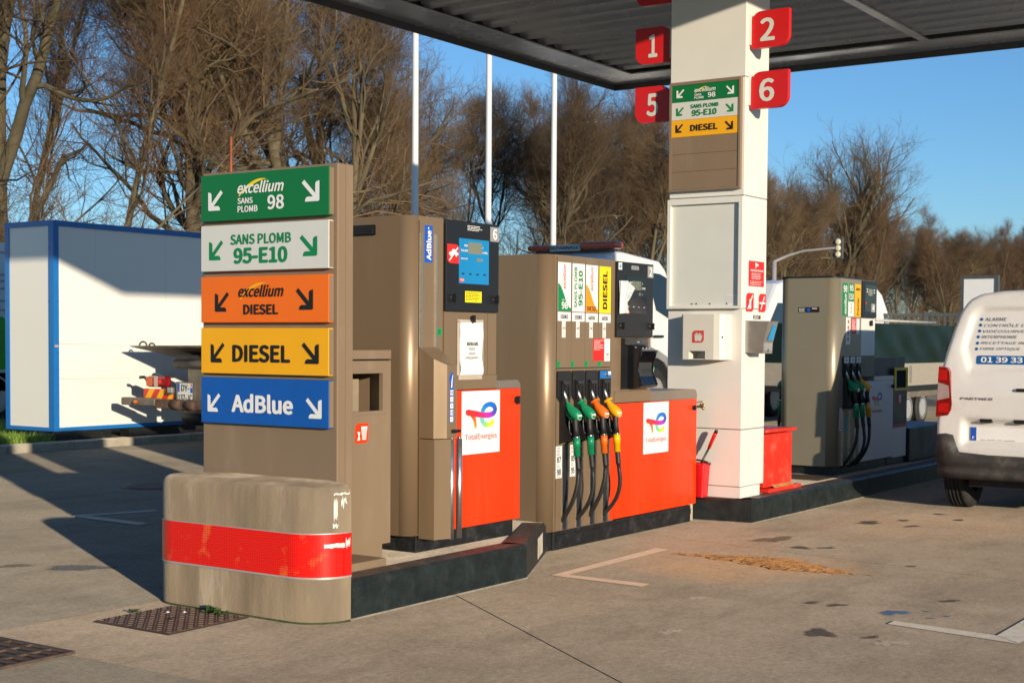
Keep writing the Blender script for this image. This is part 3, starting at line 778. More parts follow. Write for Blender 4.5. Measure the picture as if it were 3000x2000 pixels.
# ------------------------------------------------------------------ litter bin behind the totem
lb = thing('litter_bin', (6.08, 5.4, .2), 'tall brown steel litter bin with a square opening behind the fuel totem', 'bin')
part('base', MB().box(5.85, 6.262, 5.16, 5.62, .2005, .2785), BROWN_M, lb)
bx = MB()
x0, x1, y0, y1, z0, z1 = 5.832, 6.31, 5.14, 5.65, .278, 1.305
ox0, ox1, oz0, oz1 = 5.90, 6.232, 1.028, 1.236
fr = FY(y0)
bx.box(x0, ox0, y0, y0+.02, z0, z1).box(ox1, x1, y0, y0+.02, z0, z1).box(ox0, ox1, y0, y0+.02, z0, oz0).box(ox0, ox1, y0, y0+.02, oz1, z1)
bx.box(x0, x0+.012, y0+.02, y1, z0, z1).box(x1-.012, x1, y0+.02, y1, z0, z1).box(x0+.012, x1-.012, y1-.012, y1, z0, z1).box(x0+.012, x1-.012, y0+.02, y1-.012, z0, z0+.01)
part('body', bx, BROWN_M, lb)
part('lid', MB().rbox(x0-.003, x1+.002, y0-.002, y1, 1.314, 1.365, .004), BROWN_M, lb)
part('lid_seal', MB().box(x0+.01, x1-.01, y0+.008, y1-.01, 1.303, 1.316), BLACKP, lb)
part('inner_bucket', MB().box(x0+.03, x1-.09, y0+.16, y1-.03, .35, 1.2), mat('inner_tan', (.35, .28, .2), .6, .2, .1, 8), lb)
bf = MB()
e0, e1, e2, e3 = ox0-.03, ox1+.03, oz0-.022, oz1+.02
bf.box(e0, e1, y0-.006, y0, oz1, e3).box(e0, e1, y0-.006, y0, e2, oz0).box(e0, ox0, y0-.006, y0, oz0, oz1).box(ox1, e1, y0-.006, y0, oz0, oz1)
part('opening_frame', bf, BROWN_T, lb)
st = plate('sticker', fr, rrect(6.003, 6.114, .853, .963, .03, (0, 1, 0, 1)), ORANGE_RED, lb, .0015)
mbp = MB().flat([(6.052, .945), (6.104, .945), (6.094, .872), (6.062, .872)], fr, .0024)
mbp.flat([(6.018, .868), (6.045, .872), (6.038, .893), (6.044, .915), (6.020, .918), (6.03, .893)], fr, .0024)
part('pictogram', mbp, WHITE, st)
mbp = MB()
for i in range(5): mbp.flat(rect(6.060, 6.097, .882+i*.011, .886+i*.011), fr, .0032)
part('pictogram_line', mbp, ORANGE_RED, st)

# ------------------------------------------------------------------ fuel dispensers
def cabinet(x0, x1, y0, y1, z0, z1, r=.07, n=8, both=True):
    """upright cabinet whose end turned to -X has rounded corners"""
    P = []
    for i in range(n+1):
        a = PI+.5*PI*i/n; P.append((x0+r+r*math.cos(a), y0+r+r*math.sin(a)))
    P += [(x1, y0), (x1, y1)]
    for i in range(n+1):
        a = .5*PI+.5*PI*i/n; P.append((x0+r+r*math.cos(a), y1-r+r*math.sin(a)))
    m = len(P); V = [(*p, z0) for p in P]+[(*p, z1) for p in P]
    mb = MB().add(V, [tuple(range(m))[::-1], tuple(range(m, 2*m))])
    for j in range(m):
        k = (j+1) % m; mb.f.append((j, k, m+k, m+j)); mb.sm.append(j < n or n+2 < j < 2*n+3)
    return mb
def round_top(x0, x1, y0, y1, z0, z1, r=.055):
    """flat lid whose far end (+X) and front edge are rounded over"""
    fr = FY(0); P = [(x0, z0), (x1, z0)]
    for i in range(7):
        a = .5*PI*i/6; P.append((x1-r+r*math.cos(a), z1-r+r*math.sin(a)))
    P.append((x0, z1))
    return MB().prism(P, fr, -y1, -y0)
def knob(x, y, z, parent, r=.016):
    mb = MB().lathe([(r, 0), (r, -.012), (r*.7, -.018)], (x, y, z), 'y', 16)
    mb.box(x-r*.35, x+r*.35, y-.03, y-.012, z-r*1.25, z+r*1.25)
    return part('lock_knob', mb, BLACKP, parent)
def nozzle(x, yf, zo, mb_body, mb_sleeve, guard, face, parent, text=None, sgn=1.):
    """nozzle hung in its boot on a face at y = yf; sgn = -1 hangs it on the opposite side"""
    def q(y, z): return (x, yf+sgn*(y-5.24), z+zo)
    body = MB()
    body.tube([q(5.208, 1.005), q(5.198, .985), q(5.182, .964), q(5.160, .944), q(5.138, .926), q(5.118, .916), q(5.106, .913)], [.014, .021, .029, .036, .038, .033, .026], 14)
    body.tube([q(5.185, .955), q(5.196, .925), q(5.178, .905), q(5.15, .905)], [.02, .019, .017, .02], 10)
    o = part('nozzle', body, mb_body, parent)
    part('spout', MB().tube([q(5.262, 1.105), q(5.236, 1.080), q(5.204, 1.000)], [.0105, .0115, .0135], 12), STEEL, o)
    if guard:
        c = Vector(q(5.206, 1.0)); d = (Vector(q(5.182, .964))-c).normalized()
        part('splash_guard', MB().tube([c-d*.004, c-d*.001, c+d*.006], [.040, .041, .020], 18), mb_body, o)
    part('grip', MB().tube([q(5.146, .905), q(5.142, .885), q(5.138, .83), q(5.131, .778)], [.021, .0215, .0195, .0205], 12), BLACKR, o)
    part('trigger_guard', MB().tube([q(5.185, .905), q(5.192, .86), q(5.185, .80), q(5.155, .775)], [.007, .008, .008, .007], 8), BLACKP, o)
    part('swivel_ring', MB().tube([q(5.131, .779), q(5.130, .766)], .0235, 16), CHROME, o)
    part('sleeve', MB().tube([q(5.130, .766), q(5.127, .706), q(5.1268, .7055), q(5.123, .643)], [.0255, .0255, .0235, .0235], 16), mb_sleeve, o)
    # ribbed bend protector
    pr = []; rr = []
    for i in range(13):
        s = i/12; pr.append(q(5.122-.010*s, .643-.088*s)); rr.append(.0195 if i % 2 else .0165)
    part('bend_guard', MB().tube(pr, rr, 12), BLACKR, o)
    hp = [(5.112, .556), (5.111, .50), (5.112, .46), (5.119, .415), (5.131, .373), (5.150, .325), (5.175, .282), (5.203, .240), (5.232, .205), (5.262, .18)]
    jr = random.Random(int(x*1000)); ja, jb = jr.uniform(-.022, .022), jr.uniform(-.012, .02)
    hq = [Vector(q(y_-jb*math.sin(PI*i_/9)*.8, z_-jb*math.sin(PI*i_/9)))+Vector((ja*math.sin(PI*i_/9), 0, 0)) for i_, (y_, z_) in enumerate(hp)]
    part('hose', MB().tube(hq, .0145, 12), BLACKR, o)
    # round label on the end of the nozzle
    y = q(5.106, .913)[1]; z = .914+zo
    cx = MB().lathe([(.0255, 0), (.0255, -.004*sgn)], (x, y+.001, z), 'y', 20)
    l = part('nozzle_label', cx, WHITE, o)
    if sgn > 0:
        f2 = FY(y-.003); half = [(x+.023*math.cos(a), z+.023*math.sin(a)) for a in [PI+PI*i/10 for i in range(11)]]
        part('label_print', MB().flat(half, f2, .0012), face, l)
        part('label_print', MB().flat(circ(x, z+.011, .006, 10), f2, .0012), mat('grey_ink', (.35, .35, .35), .5), l)
    return o
def boot(x0, x1, yf, zo, parent, top=None):
    """black holster plate and the boot the nozzle rests in"""
    c = (x0+x1)/2; f = FY(yf)
    p = MB().prism([(u, v+zo) for u, v in [(x0, 1.04), (x0+.04, 1.006), (x1-.018, 1.006), (x1-.001, 1.05), (x1, 1.205), (x1-.008, 1.22), (x0+.008, 1.22), (x0, 1.205)]], f, 0, .012)
    o = part('nozzle_boot', p, BLACKP, parent)
    w = .048
    fx = FX(c-w); prof = [(-yf-.0, 1.155+zo), (-yf+.022, 1.155+zo), (-yf+.030, 1.0+zo), (-yf+.045, .87+zo), (-yf+.085, .79+zo), (-yf+.10, .752+zo), (-yf+.06, .742+zo), (-yf+.02, .728+zo), (-yf, .722+zo)]
    part('boot_side', MB().prism(prof, fx, -.007, 0), BLACKP, o)
    part('boot_side', MB().prism([(a if a <= -yf+.02 else a-.008, b) for a, b in prof], FX(c+w), -.007, 0), BLACKP, o)
    part('boot_back', MB().box(c-w+.007, c+w, yf-.010, yf, .73+zo, 1.0055+zo), BLACKP, o)
    part('boot_slot', MB().box(c-.020, c+.024, yf-.0135, yf-.0122, 1.05+zo, 1.125+zo), mat('hollow_shade_black', (.003, .003, .003), .9), o)  # black patch stands in for the shade inside the slot
    part('boot_lip', MB().prism([(c-.047, 1.15+zo), (c+.045, 1.15+zo), (c+.030, 1.128+zo), (c-.028, 1.128+zo)], f, .012, .03), mat('boot_grey', (.03, .03, .03), .4), o)
    part('boot_rest', MB().tube([(c+.0, yf-.02, .765+zo), (c+.035, yf-.075, .772+zo), (c+.05, yf-.1, .775+zo)], [.018, .02, .008], 10), BLACKP, o)
    return o

F2 = 5.24
d2 = thing('fuel_dispenser', (9.2, 5.55, 0), 'brown and red fuel dispenser numbered 2 with four nozzles', 'fuel pump')
part('cabinet', cabinet(8.085, 8.966, F2, 5.88, .132, 2.003, .085), BROWN, d2)
fr2 = FY(F2)
XS = [8.193, 8.375, 8.556, 8.736, 8.912]
for i in range(4):
    part('front_panel', MB().box(XS[i]+.0012, XS[i+1]-.0012, F2-.003, F2-.0002, 1.242, 1.99), BROWN, d2)
    cx = (XS[i]+XS[i+1])/2
    part('lower_strip', MB().box(XS[i]+.0012, cx-.004, F2-.003, F2-.0002, .135, 1.234 if i < 0 else .72), BROWN, d2)
    part('hose_channel', MB().box(cx-.003, cx+.052, F2-.0024, F2-.0002, .135, .722), mat('channel_dark', (.03, .035, .04), .3, .3), d2)
    part('hose_rail', MB().box(cx+.053, cx+.064, F2-.010, F2-.0002, .135, .722), STEEL, d2)
    part('hose_rail', MB().box(cx-.0115, cx-.0045, F2-.006, F2-.0032, .135, .722), STEEL, d2)
SEAM = mat('seam_dark', (.05, .034, .02), .6)
for xx in XS: part('panel_seam', MB().box(xx-.0025, xx+.0025, F2-.0022, F2-.0003, 1.242, 1.99), SEAM, d2)
part('panel_seam', MB().box(8.193, 8.912, F2-.0022, F2-.0003, 1.234, 1.2415), SEAM, d2)
part('panel_seam', MB().box(8.1905, 8.1945, F2-.0022, F2-.0003, .135, 1.234), SEAM, d2)
fp = FY(F2-.003)
LBW = [(8.203, 8.366), (8.386, 8.547), (8.564, 8.724), (8.745, 8.903)]
# four fuel labels
l = plate('fuel_label', fp, rect(8.203, 8.366, 1.626, 1.955), WHITE, d2, .001)
f = Frame(fp.at(0, 0, .001), (1, 0, 0), (0, 0, 1))
def wave_poly(u0, u1, v0, v1, vm):
    P = [(u0, v0), (u1, v0)]
    for i in range(13):
        s = i/12; P.append((u1-(u1-u0)*s, v0+.02+(vm-v0)*(.5-.5*math.cos(PI*s))*.95))
    return P
part('label_wave', MB().flat(wave_poly(8.203, 8.366, 1.626, 1.955, 1.80), f, .0008), GREEN_D, l)
lettering(f, [('excellium', 8.262, 8.300, 1.776, 1.940, dict(rot=90, bold=.008, shear=.3))], RED_INK, l, .0016)
part('swoosh', MB().flat([(8.255, 1.80), (8.258, 1.84), (8.266, 1.875), (8.262, 1.84), (8.262, 1.80)], f, .0012), YELLOW_B, l)
lettering(f, [('98', 8.246, 8.325, 1.640, 1.690, dict(bold=.02)), ('SANS PLOMB', 8.248, 8.322, 1.697, 1.706, dict(bold=.01))], WHITE, l, .0016)
l = plate('fuel_label', fp, rect(8.386, 8.547, 1.625, 1.954), WHITE, d2, .001)
lettering(f, [('SANS PLOMB', 8.408, 8.445, 1.650, 1.930, dict(rot=90, bold=.016)), ('95-E10', 8.462, 8.518, 1.664, 1.908, dict(rot=90, bold=.03))], GREEN_D, l, .0012)
l = plate('fuel_label', fp, rect(8.564, 8.724, 1.624, 1.952), WHITE, d2, .001)
part('label_wave', MB().flat(wave_poly(8.564, 8.724, 1.624, 1.952, 1.80), f, .0008), mat('print_orange', (.9, .3, .005), .4), l)
lettering(f, [('excellium', 8.620, 8.658, 1.775, 1.938, dict(rot=90, bold=.008, shear=.3))], RED_INK, l, .0016)
part('swoosh', MB().flat([(8.614, 1.80), (8.617, 1.84), (8.625, 1.875), (8.621, 1.84), (8.621, 1.80)], f, .0012), YELLOW_B, l)
lettering(f, [('DIESEL', 8.576, 8.712, 1.632, 1.665, dict(bold=.02))], BLACK_INK, l, .0016)
l = plate('fuel_label', fp, rect(8.745, 8.903, 1.622, 1.951), YELLOW_B, d2, .001)
lettering(f, [('DIESEL', 8.790, 8.852, 1.650, 1.920, dict(rot=90, bold=.04))], BLACK_INK, l, .0012)
for i, (a, b) in enumerate(LBW):
    l = plate('type_label', fp, rect(a, b, 1.558-.001*i, 1.619-.001*i), WHITE, d2, .001)
    w = ('ESSENCE', 'ESSENCE', 'GAZOLE', 'GAZOLE')[i]
    lettering(f, [(w, a+.034, b-.034, 1.574-.001*i, 1.601-.001*i, dict(bold=.014))], BLACK_INK, l, .0012)
    c = (8.279, 8.46, 8.637, 8.816)[i]
    s = plate('grade_sticker', fp, rect(c-.023, c+.023, 1.446, 1.556-.001*i), WHITE, d2, .001)
    if i < 2:
        ring = circ(c, 1.511, .019); mbr = MB()
        for k in range(20):
            a0, a1 = 2*PI*k/20, 2*PI*(k+1)/20
            mbr.flat([(c+.019*math.cos(a0), 1.511+.019*math.sin(a0)), (c+.019*math.cos(a1), 1.511+.019*math.sin(a1)), (c+.0175*math.cos(a1), 1.511+.0175*math.sin(a1)), (c+.0175*math.cos(a0), 1.511+.0175*math.sin(a0))], f, .001)
    else:
        mbr = MB()
        for (u0, u1, v0, v1) in ((c-.018, c+.018, 1.528, 1.5295), (c-.018, c+.018, 1.493, 1.4945), (c-.018, c-.0165, 1.4945, 1.528), (c+.0165, c+.018, 1.4945, 1.528)): mbr.flat(rect(u0, u1, v0, v1), f, .001)
    part('grade_outline', mbr, BLACK_INK, s)
    lettering(f, [(('E5', 'E10', 'B7', 'B7')[i], c-.009, c+.009, 1.504, 1.518, dict(bold=.01))], BLACK_INK, s, .0012)
    bars(f, c-.018, c+.018, 1.45, 1.487, 6, mat('grey_ink', (.35, .35, .35), .5), s, .0012, .4, i)
    bars(f, c-.018, c+.018, 1.536, 1.552, 2, mat('grey_ink', (.35, .35, .35), .5), s, .0012, .4, i+9)
    g = (8.216, 8.397, 8.578, 8.758)[i]
    s = plate('green_sticker', fp, rect(g-.021, g+.021, 1.243, 1.286), mat('sticker_green', (.01, .3, .08), .4), d2, .001)
    bars(f, g-.017, g+.017, 1.250, 1.282, 5, GREEN, s, .0012, .5, i+20)
s = plate('notice', fp, rect(8.667, 8.818, 1.283, 1.441), RED_INK, d2, .0018)
f3 = Frame(fp.at(0, 0, .0018), (1, 0, 0), (0, 0, 1))
rows = ['L\'usage de ce carburant,', 'qui est produit', 'majoritairement', 'à partir d\'une énergie', 'fossile, contribue au', 'changement climatique.', 'Économisons-le.']
wid = [.138, .085, .085, .125, .118, .135, .085]
lettering(f3, [(r, 8.674, 8.674+wid[i], 1.424-i*.0105, 1.432-i*.0105, dict(bold=.012)) for i, r in enumerate(rows)], WHITE, s, .0012)
s = plate('notice_side', fp, rect(8.818, 8.897, 1.282, 1.440), WHITE, d2, .0018)
te_logo(f3, 8.838, 1.318, .042, s, .0012)
# display head
hd = part('display_cabinet', MB().box(8.969, 9.505, F2+.004, 5.86, 1.062, 1.994), BROWN, d2)
dp = part('display_panel', MB().rbox(8.972, 9.505, F2-.018, F2+.003, 1.453, 1.997, .004), BLACKP, d2)
fd = FY(F2-.018)
s = part('screen', MB().prism(rrect(9.092, 9.402, 1.627, 1.896, .006), fd, 0, .003), BLACKG, dp)
fs = FY(F2-.021)
part('lcd', MB().flat(rect(9.182, 9.314, 1.799, 1.863), fs, .001), LCD, dp)
lettering(fs, [('151.22', 9.196, 9.310, 1.834, 1.858, dict(shear=.1)), ('82.05', 9.216, 9.310, 1.803, 1.827, dict(shear=.1))], LCD_INK, dp, .0018)
part('lcd', MB().flat(rect(9.276, 9.312, 1.760, 1.779), fs, .001), LCD, dp)
lettering(fs, [('1.843', 9.280, 9.308, 1.763, 1.776)], LCD_INK, dp, .0018)
lettering(fs, [('€', 9.327, 9.338, 1.840, 1.853), ('LITRES', 9.324, 9.374, 1.806, 1.820, dict(bold=.01)), ('€', 9.327, 9.336, 1.764, 1.774), ('PRIX', 9.145, 9.178, 1.845, 1.858, dict(bold=.01))], WHITE, dp, .0012)
for i in range(4): bars(fs, 9.118+i*.078, 9.140+i*.078, 1.672-.001*i, 1.681-.001*i, 1, WHITE, dp, .0012, .6, 70+i)
part('badge', MB().flat(circ(9.118, 1.635, .024, 18, .55), fs, .0012), RED_INK, dp)
lettering(fs, [('TOKHEIM', 9.099, 9.137, 1.629, 1.640, dict(bold=.02))], WHITE, dp, .002)
s = plate('number_plate', fd, rect(9.414, 9.5, 1.897, 1.983), GREY, dp, .002)
lettering(FY(F2-.02), [('2', 9.436, 9.478, 1.906, 1.974, dict(bold=.01))], WHITE, s, .0014)
bars(fd, 9.17, 9.32, 1.945, 1.975, 4, WHITE, dp, .0012, .35, 31)
s = plate('recycling_sticker', fd, rect(8.985, 9.033, 1.938, 1.988), WHITE, dp, .0015)
part('sticker_print', MB().flat(circ(9.009, 1.963, .016, 12), FY(F2-.0195), .0012), mat('print_lightblue', (.15, .4, .6), .4), s)
knob(9.035, F2-.018, 1.535, dp, .02); knob(9.468, F2-.018, 1.535, dp, .02)
# plastic glove tucked on the screen
r_ = random.Random(4)
def film(name, outline, fr, t, m, parent):
    mb = MB(); n = len(outline); c = (sum(p[0] for p in outline)/n, sum(p[1] for p in outline)/n)
    V = [fr.at(*c, t+.012)]; 
    for k, s in enumerate((.6, 1.)):
        for p in outline: V.append(fr.at(c[0]+(p[0]-c[0])*s, c[1]+(p[1]-c[1])*s, t+r_.uniform(.0, .014)))
    F = [(0, 1+j, 1+(j+1) % n) for j in range(n)]+[(1+j, 1+n+j, 1+n+(j+1) % n, 1+(j+1) % n) for j in range(n)]
    return part(name, fixn(mb.add(V, F), fr.at(*c, t-1)), m, parent)
gl = thing('plastic_glove', (9.05, F2-.03, 1.7), 'crumpled clear plastic glove stuck on the screen of dispenser 2', 'glove')
FILM = mat('glove_film', (.62, .66, .66), .25, 0, .2, 30, .6, 60)
film('film', [(8.985, 1.858), (9.10, 1.862), (9.215, 1.812), (9.15, 1.74), (9.10, 1.70), (9.125, 1.645), (9.10, 1.628), (8.978, 1.622), (8.982, 1.74)], fd, .004, FILM, gl)
part('packet', MB().prism([(8.982, 1.622), (9.035, 1.626), (9.052, 1.845), (8.99, 1.858)], fd, .016, .021), WHITE, gl)
# payment terminal below
part('terminal_panel', MB().box(9.066, 9.416, F2-.004, F2+.0035, 1.074, 1.447), BLACKP, d2)
part('terminal_head', MB().rbox(9.066, 9.416, F2-.03, F2-.0045, 1.395, 1.447, .004), BLACKG, d2)
part('terminal_button', MB().lathe([(.013, 0), (.013, -.006), (.006, -.008)], (9.26, F2-.03, 1.418), 'y', 16), CHROME, d2)
prof = [(1.392, .035), (1.372, .085), (1.355, .115), (1.32, .102), (1.27, .085), (1.22, .082), (1.17, .092), (1.13, .112), (1.105, .12), (1.09, .11), (1.082, .06), (1.08, .006)]
mbt = MB().prism([(-F2+d, z) for z, d in prof]+[(-F2+.004, 1.08), (-F2+.004, 1.392)][1:], FX(9.155), -.245, 0)
part('card_reader', mbt, BLACKG, d2)
rim = [(9.165, F2-d-.003, z) for z, d in prof[2:9]]
part('reader_rim', MB().tube(rim, .006, 8), BLACKG, d2)
part('reader_rim', MB().tube([(9.39, p[1], p[2]) for p in rim], .006, 8), BLACKG, d2)
part('status_light', MB().box(9.385, 9.392, F2-.096, F2-.092, 1.215, 1.235), mat('green_dot', (.02, .6, .12), .4), d2)
for i in range(4): part('reader_mark', MB().flat(rect(9.20+i*.05, 9.215+i*.05, 1.368, 1.380), Frame((0, F2-.081, 0), (1, 0, 0), (0, 0, 1)), .02), mat('grey_ink', (.35, .35, .35), .5), d2)
part('ledge', MB().box(8.969, 9.505, F2-.004, 5.84, .979, 1.0605), BROWN, d2)
part('front_red_panel', MB().rbox(8.915, 10.262, F2-.006, F2+.014, .140, .9735, .004), ORANGE_RED, d2)
part('lower_cabinet', MB().box(8.970, 10.256, F2+.015, 5.86, .140, .973), BROWN, d2)
part('lid', round_top(9.506, 10.266, F2-.004, 5.86, .9755, 1.05, .05), GREY_TOP, d2)
s = plate('logo_plate', FY(F2-.006), rect(9.395, 9.788, .583, .967), WHITE, d2, .0015)
te_logo(FY(F2-.0075), 9.430, .735, .318, s, .0012)
part('plinth', MB().rbox(8.19, 10.21, F2+.012, 5.84, .0, .131, .006), BLACKS, d2)
part('plinth_corner', MB().box(8.1, 8.19, F2+.03, 5.8, .0, .130), BLACKS, d2)
part('plinth_rail', MB().box(8.22, 10.2, F2+.004, F2+.012, .06, .10), BLACKS, d2)
knob(10.19, F2-.006, .905, d2, .016)
for i, (a, b, tx) in enumerate(((8.192, 8.268, ('87', '98')), (8.374, 8.442, ('85', '95')))):
    f87 = FY(F2-.003)
    s = plate('octane_sticker', f87, rect(a, b, .492, .71), WHITE, d2, .001)
    lettering(FY(F2-.004), [(tx[0], a+.012, b-.012, .596, .638, dict(bold=.012)), (tx[1], a+.012, b-.012, .512, .556, dict(bold=.012))], BLACK_INK, s, .001)
    bars(FY(F2-.004), a+.008, b-.008, .645, .702, 6, BLACK_INK, s, .001, .35, 40+i); bars(FY(F2-.004), a+.012, b-.012, .565, .590, 3, BLACK_INK, s, .001, .35, 44+i); bars(FY(F2-.004), a+.012, b-.012, .495, .507, 2, BLACK_INK, s, .001, .35, 48+i)
NX = [8.283, 8.465, 8.644, 8.822]
for i in range(4):
    bt = boot((8.197, 8.388, 8.562, 8.740)[i], (8.369, 8.546, 8.724, 8.904)[i], F2, 0, d2)
    nozzle(NX[i], F2, 0, (NZ_GREEN, NZ_GREEN, NZ_ORANGE, NZ_YELLOW)[i], (NZ_GREEN, NZ_GREEN, NZ_ORANGE, mat('sleeve_yellow', (.9, .5, .004), .35))[i], i > 0, (GREEN_D, GREEN_D, ORANGE, YELLOW)[i], d2)
s = plate('blue_cap', FY(F2-.012), rect(8.748, 8.900, 1.160, 1.214), mat('cap_blue', (.008, .14, .42), .35), d2, .003)
part('cap_lock', MB().lathe([(.014, 0), (.014, -.01), (.007, -.014)], (8.835, F2-.015, 1.188), 'y', 16), CHROME, s)
part('cap_print', MB().flat(rect(8.856, 8.895, 1.185, 1.209), FY(F2-.015), .0012), WHITE, s)

# --- AdBlue dispenser
F6 = 5.08
d6 = thing('adblue_dispenser', (6.95, 5.4, .2), 'brown and red AdBlue dispenser numbered 6 with a blue display', 'fuel pump')
part('cabinet', cabinet(6.405, 6.712, F6, 5.74, .302, 2.128, .075), BROWN, d6)
part('display_cabinet', MB().box(6.7135, 7.252, F6+.004, 5.74, 1.13, 2.115), BROWN, d6)
part('head_top', MB().box(6.66, 7.25, F6+.05, 5.70, 2.1155, 2.122), BROWN_T, d6)
f6 = FY(F6)
part('front_panel', MB().box(6.486, 6.708, F6-.003, F6-.0002, 1.30, 2.10), BROWN, d6)
for u in (6.497, 6.637): part('hose_rail', MB().box(u-.006, u+.006, F6-.012, F6-.0032, 1.30, 2.03), STEEL, d6)
for xx in (6.4835, 6.7105): part('panel_seam', MB().box(xx-.0025, xx+.0025, F6-.0022, F6-.0003, .31, 2.10), SEAM, d6)
s = plate('adblue_label', FY(F6-.003), rect(6.532, 6.607, 1.866, 2.078), BLUE_L, d6, .0012)
lettering(FY(F6-.0042), [('AdBlue', 6.546, 6.592, 1.880, 2.050, dict(rot=90, bold=.03))], WHITE, s, .0012)
part('registered_mark', MB().flat(circ(6.566, 2.062, .006, 10), FY(F6-.0042), .0012), WHITE, s)
s = plate('green_sticker', FY(F6-.003), rect(6.655, 6.698, 1.45, 1.49), mat('sticker_green', (.01, .3, .08), .4), d6, .0012)
bars(FY(F6-.0042), 6.659, 6.694, 1.455, 1.486, 5, GREEN, s, .001, .5, 51)
vt = part('vent_grille', MB().prism([(-u, v) for u, v in rrect(5.331, 5.501, 2.021, 2.081, .008)], FX(6.405), 0, .008), BLACKP, d6)
for i in range(3):
    part('vent_slat', MB().box(6.391, 6.397, 5.345, 5.487, 2.033+i*.014, 2.040+i*.014), mat('boot_grey', (.03, .03, .03), .4), vt)
dp6 = part('display_panel', MB().rbox(6.718, 7.255, F6-.018, F6+.003, 1.592, 2.125, .004), BLACKP, d6)
g6 = FY(F6-.018)
part('screen', MB().prism(rect(6.842, 7.145, 1.758, 2.023), g6, 0, .002), CYAN, dp6)
h6 = FY(F6-.020)
part('lcd', MB().flat(rect(6.932, 7.070, 1.936, 2.004), h6, .001), LCD, dp6)
part('lcd', MB().flat(rect(7.018, 7.066, 1.892, 1.912), h6, .001), LCD, dp6)
lettering(h6, [('PRIX', 6.890, 6.926, 1.976, 1.988, dict(bold=.02)), ('VOLUME', 6.858, 6.926, 1.946, 1.958, dict(bold=.02)), ('PRIX DU LITRE', 6.858, 6.926, 1.900, 1.909, dict(bold=.01)), ('€', 7.076, 7.086, 1.972, 1.984), ('LITRES', 7.076, 7.128, 1.942, 1.954, dict(bold=.02)), ('€', 7.073, 7.08, 1.898, 1.907)], WHITE, dp6, .0012)
for i in range(4): part('key', MB().flat(rect(6.868+i*.073, 6.894+i*.073, 1.812, 1.820), h6, .001), BLACKP, dp6)
part('badge', MB().flat(circ(6.867, 1.778, .026, 18, .45), h6, .0012), RED_INK, dp6)
lettering(h6, [('TOKHEIM', 6.847, 6.887, 1.773, 1.783, dict(bold=.02))], WHITE, dp6, .002)
s = plate('number_plate', g6, rect(7.160, 7.250, 2.022, 2.110), GREY, dp6, .002)
lettering(FY(F6-.02), [('6', 7.184, 7.228, 2.033, 2.100, dict(bold=.01))], WHITE, s, .0014)
bars(g6, 6.925, 7.075, 2.072, 2.105, 4, WHITE, dp6, .0012, .4, 53)
s = plate('warning_label', g6, rect(6.906, 7.073, 1.648, 1.714), mat('bright_yellow', (.9, .78, .005), .4), dp6, .0012)
bars(FY(F6-.0192), 6.912, 7.066, 1.656, 1.709, 6, BLACK_INK, s, .001, .4, 54)
s = plate('no_car_sticker', g6, rrect(6.728, 6.843, 1.872, 1.983, .03, (1, 0, 1, 0)), RED_INK, dp6, .0012)
cy = 1.93
car = [(6.742, cy-.008), (6.745, cy+.006), (6.765, cy+.010), (6.778, cy+.024), (6.803, cy+.024), (6.815, cy+.009), (6.833, cy+.004), (6.834, cy-.008)]
part('pictogram', MB().flat(car, FY(F6-.0192), .001).flat(circ(6.762, cy-.011, .008, 10), FY(F6-.0192), .0018).flat(circ(6.812, cy-.011, .008, 10), FY(F6-.0192), .0018).flat([(6.740, 1.889), (6.748, 1.884), (6.832, 1.963), (6.824, 1.968)], FY(F6-.0192), .0024), WHITE, s)
knob(6.782, F6-.018, 1.67, dp6, .02); knob(7.212, F6-.018, 1.67, dp6, .02)
# door with the taped notice
part('service_door', MB().box(6.722, 7.158, F6-.003, F6+.003, 1.215, 1.586), BROWN, d6)
part('door_frame', MB().box(7.162, 7.252, F6-.003, F6+.003, 1.215, 1.586), BROWN, d6)
part('ledge', MB().box(6.722, 7.255, F6-.006, 5.7, 1.130, 1.211), BROWN, d6)
nt6 = thing('paper_notice', (6.99, F6-.01, 1.2), 'white paper notice taped to the AdBlue dispenser door', 'notice')
npw = MB(); NU, NV = 8, 14; V = []
for j in range(NV+1):
    for i in range(NU+1):
        u = 6.872+(7.104-6.872)*i/NU; v = 1.216+(1.530-1.216)*j/NV
        V.append((u+.003*math.sin(j*.9), F6-.008-.0035*math.sin(i*1.7+j*.6)-.002*math.sin(j*1.3), v))
npw.add(V, [(j*(NU+1)+i, j*(NU+1)+i+1, (j+1)*(NU+1)+i+1, (j+1)*(NU+1)+i) for j in range(NV) for i in range(NU)], True)
part('sheet', npw, mat('paper', (.8, .79, .77), .7, 0, .03, 10), nt6)
fn = FY(F6-.0145)
lettering(fn, [('ADBLUE', 6.932, 7.048, 1.392, 1.412, dict(bold=.01)), ('POIDS', 6.956, 7.016, 1.364, 1.380), ('LOURD', 6.953, 7.02, 1.337, 1.352), ('UNIQUEMENT', 6.92, 7.052, 1.309, 1.325)], BLACK_INK, nt6, .001)
TAPEC = mat('clear_tape', (.5, .42, .33), .15, 0, .1, 10)
for (u0, u1, v0, v1) in ((6.845, 6.872, 1.215, 1.535), (6.845, 7.11, 1.531, 1.545), (7.104, 7.112, 1.22, 1.53), (6.86, 7.10, 1.188, 1.215)):
    part('tape', MB().flat(rect(u0, u1, v0, v1), FY(F6-.0065), .0004), TAPEC, nt6)
knob(6.99, F6-.003, 1.55, d6, .018)
part('front_red_panel', MB().rbox(6.72, 7.520, F6-.006, F6+.014, .303, 1.126, .004), ORANGE_RED, d6)
part('lower_cabinet', MB().box(6.7135, 7.514, F6+.015, 5.72, .303, 1.125), BROWN, d6)
part('lid', round_top(7.256, 7.522, F6-.004, 5.72, 1.1275, 1.178, .05), GREY_TOP, d6)
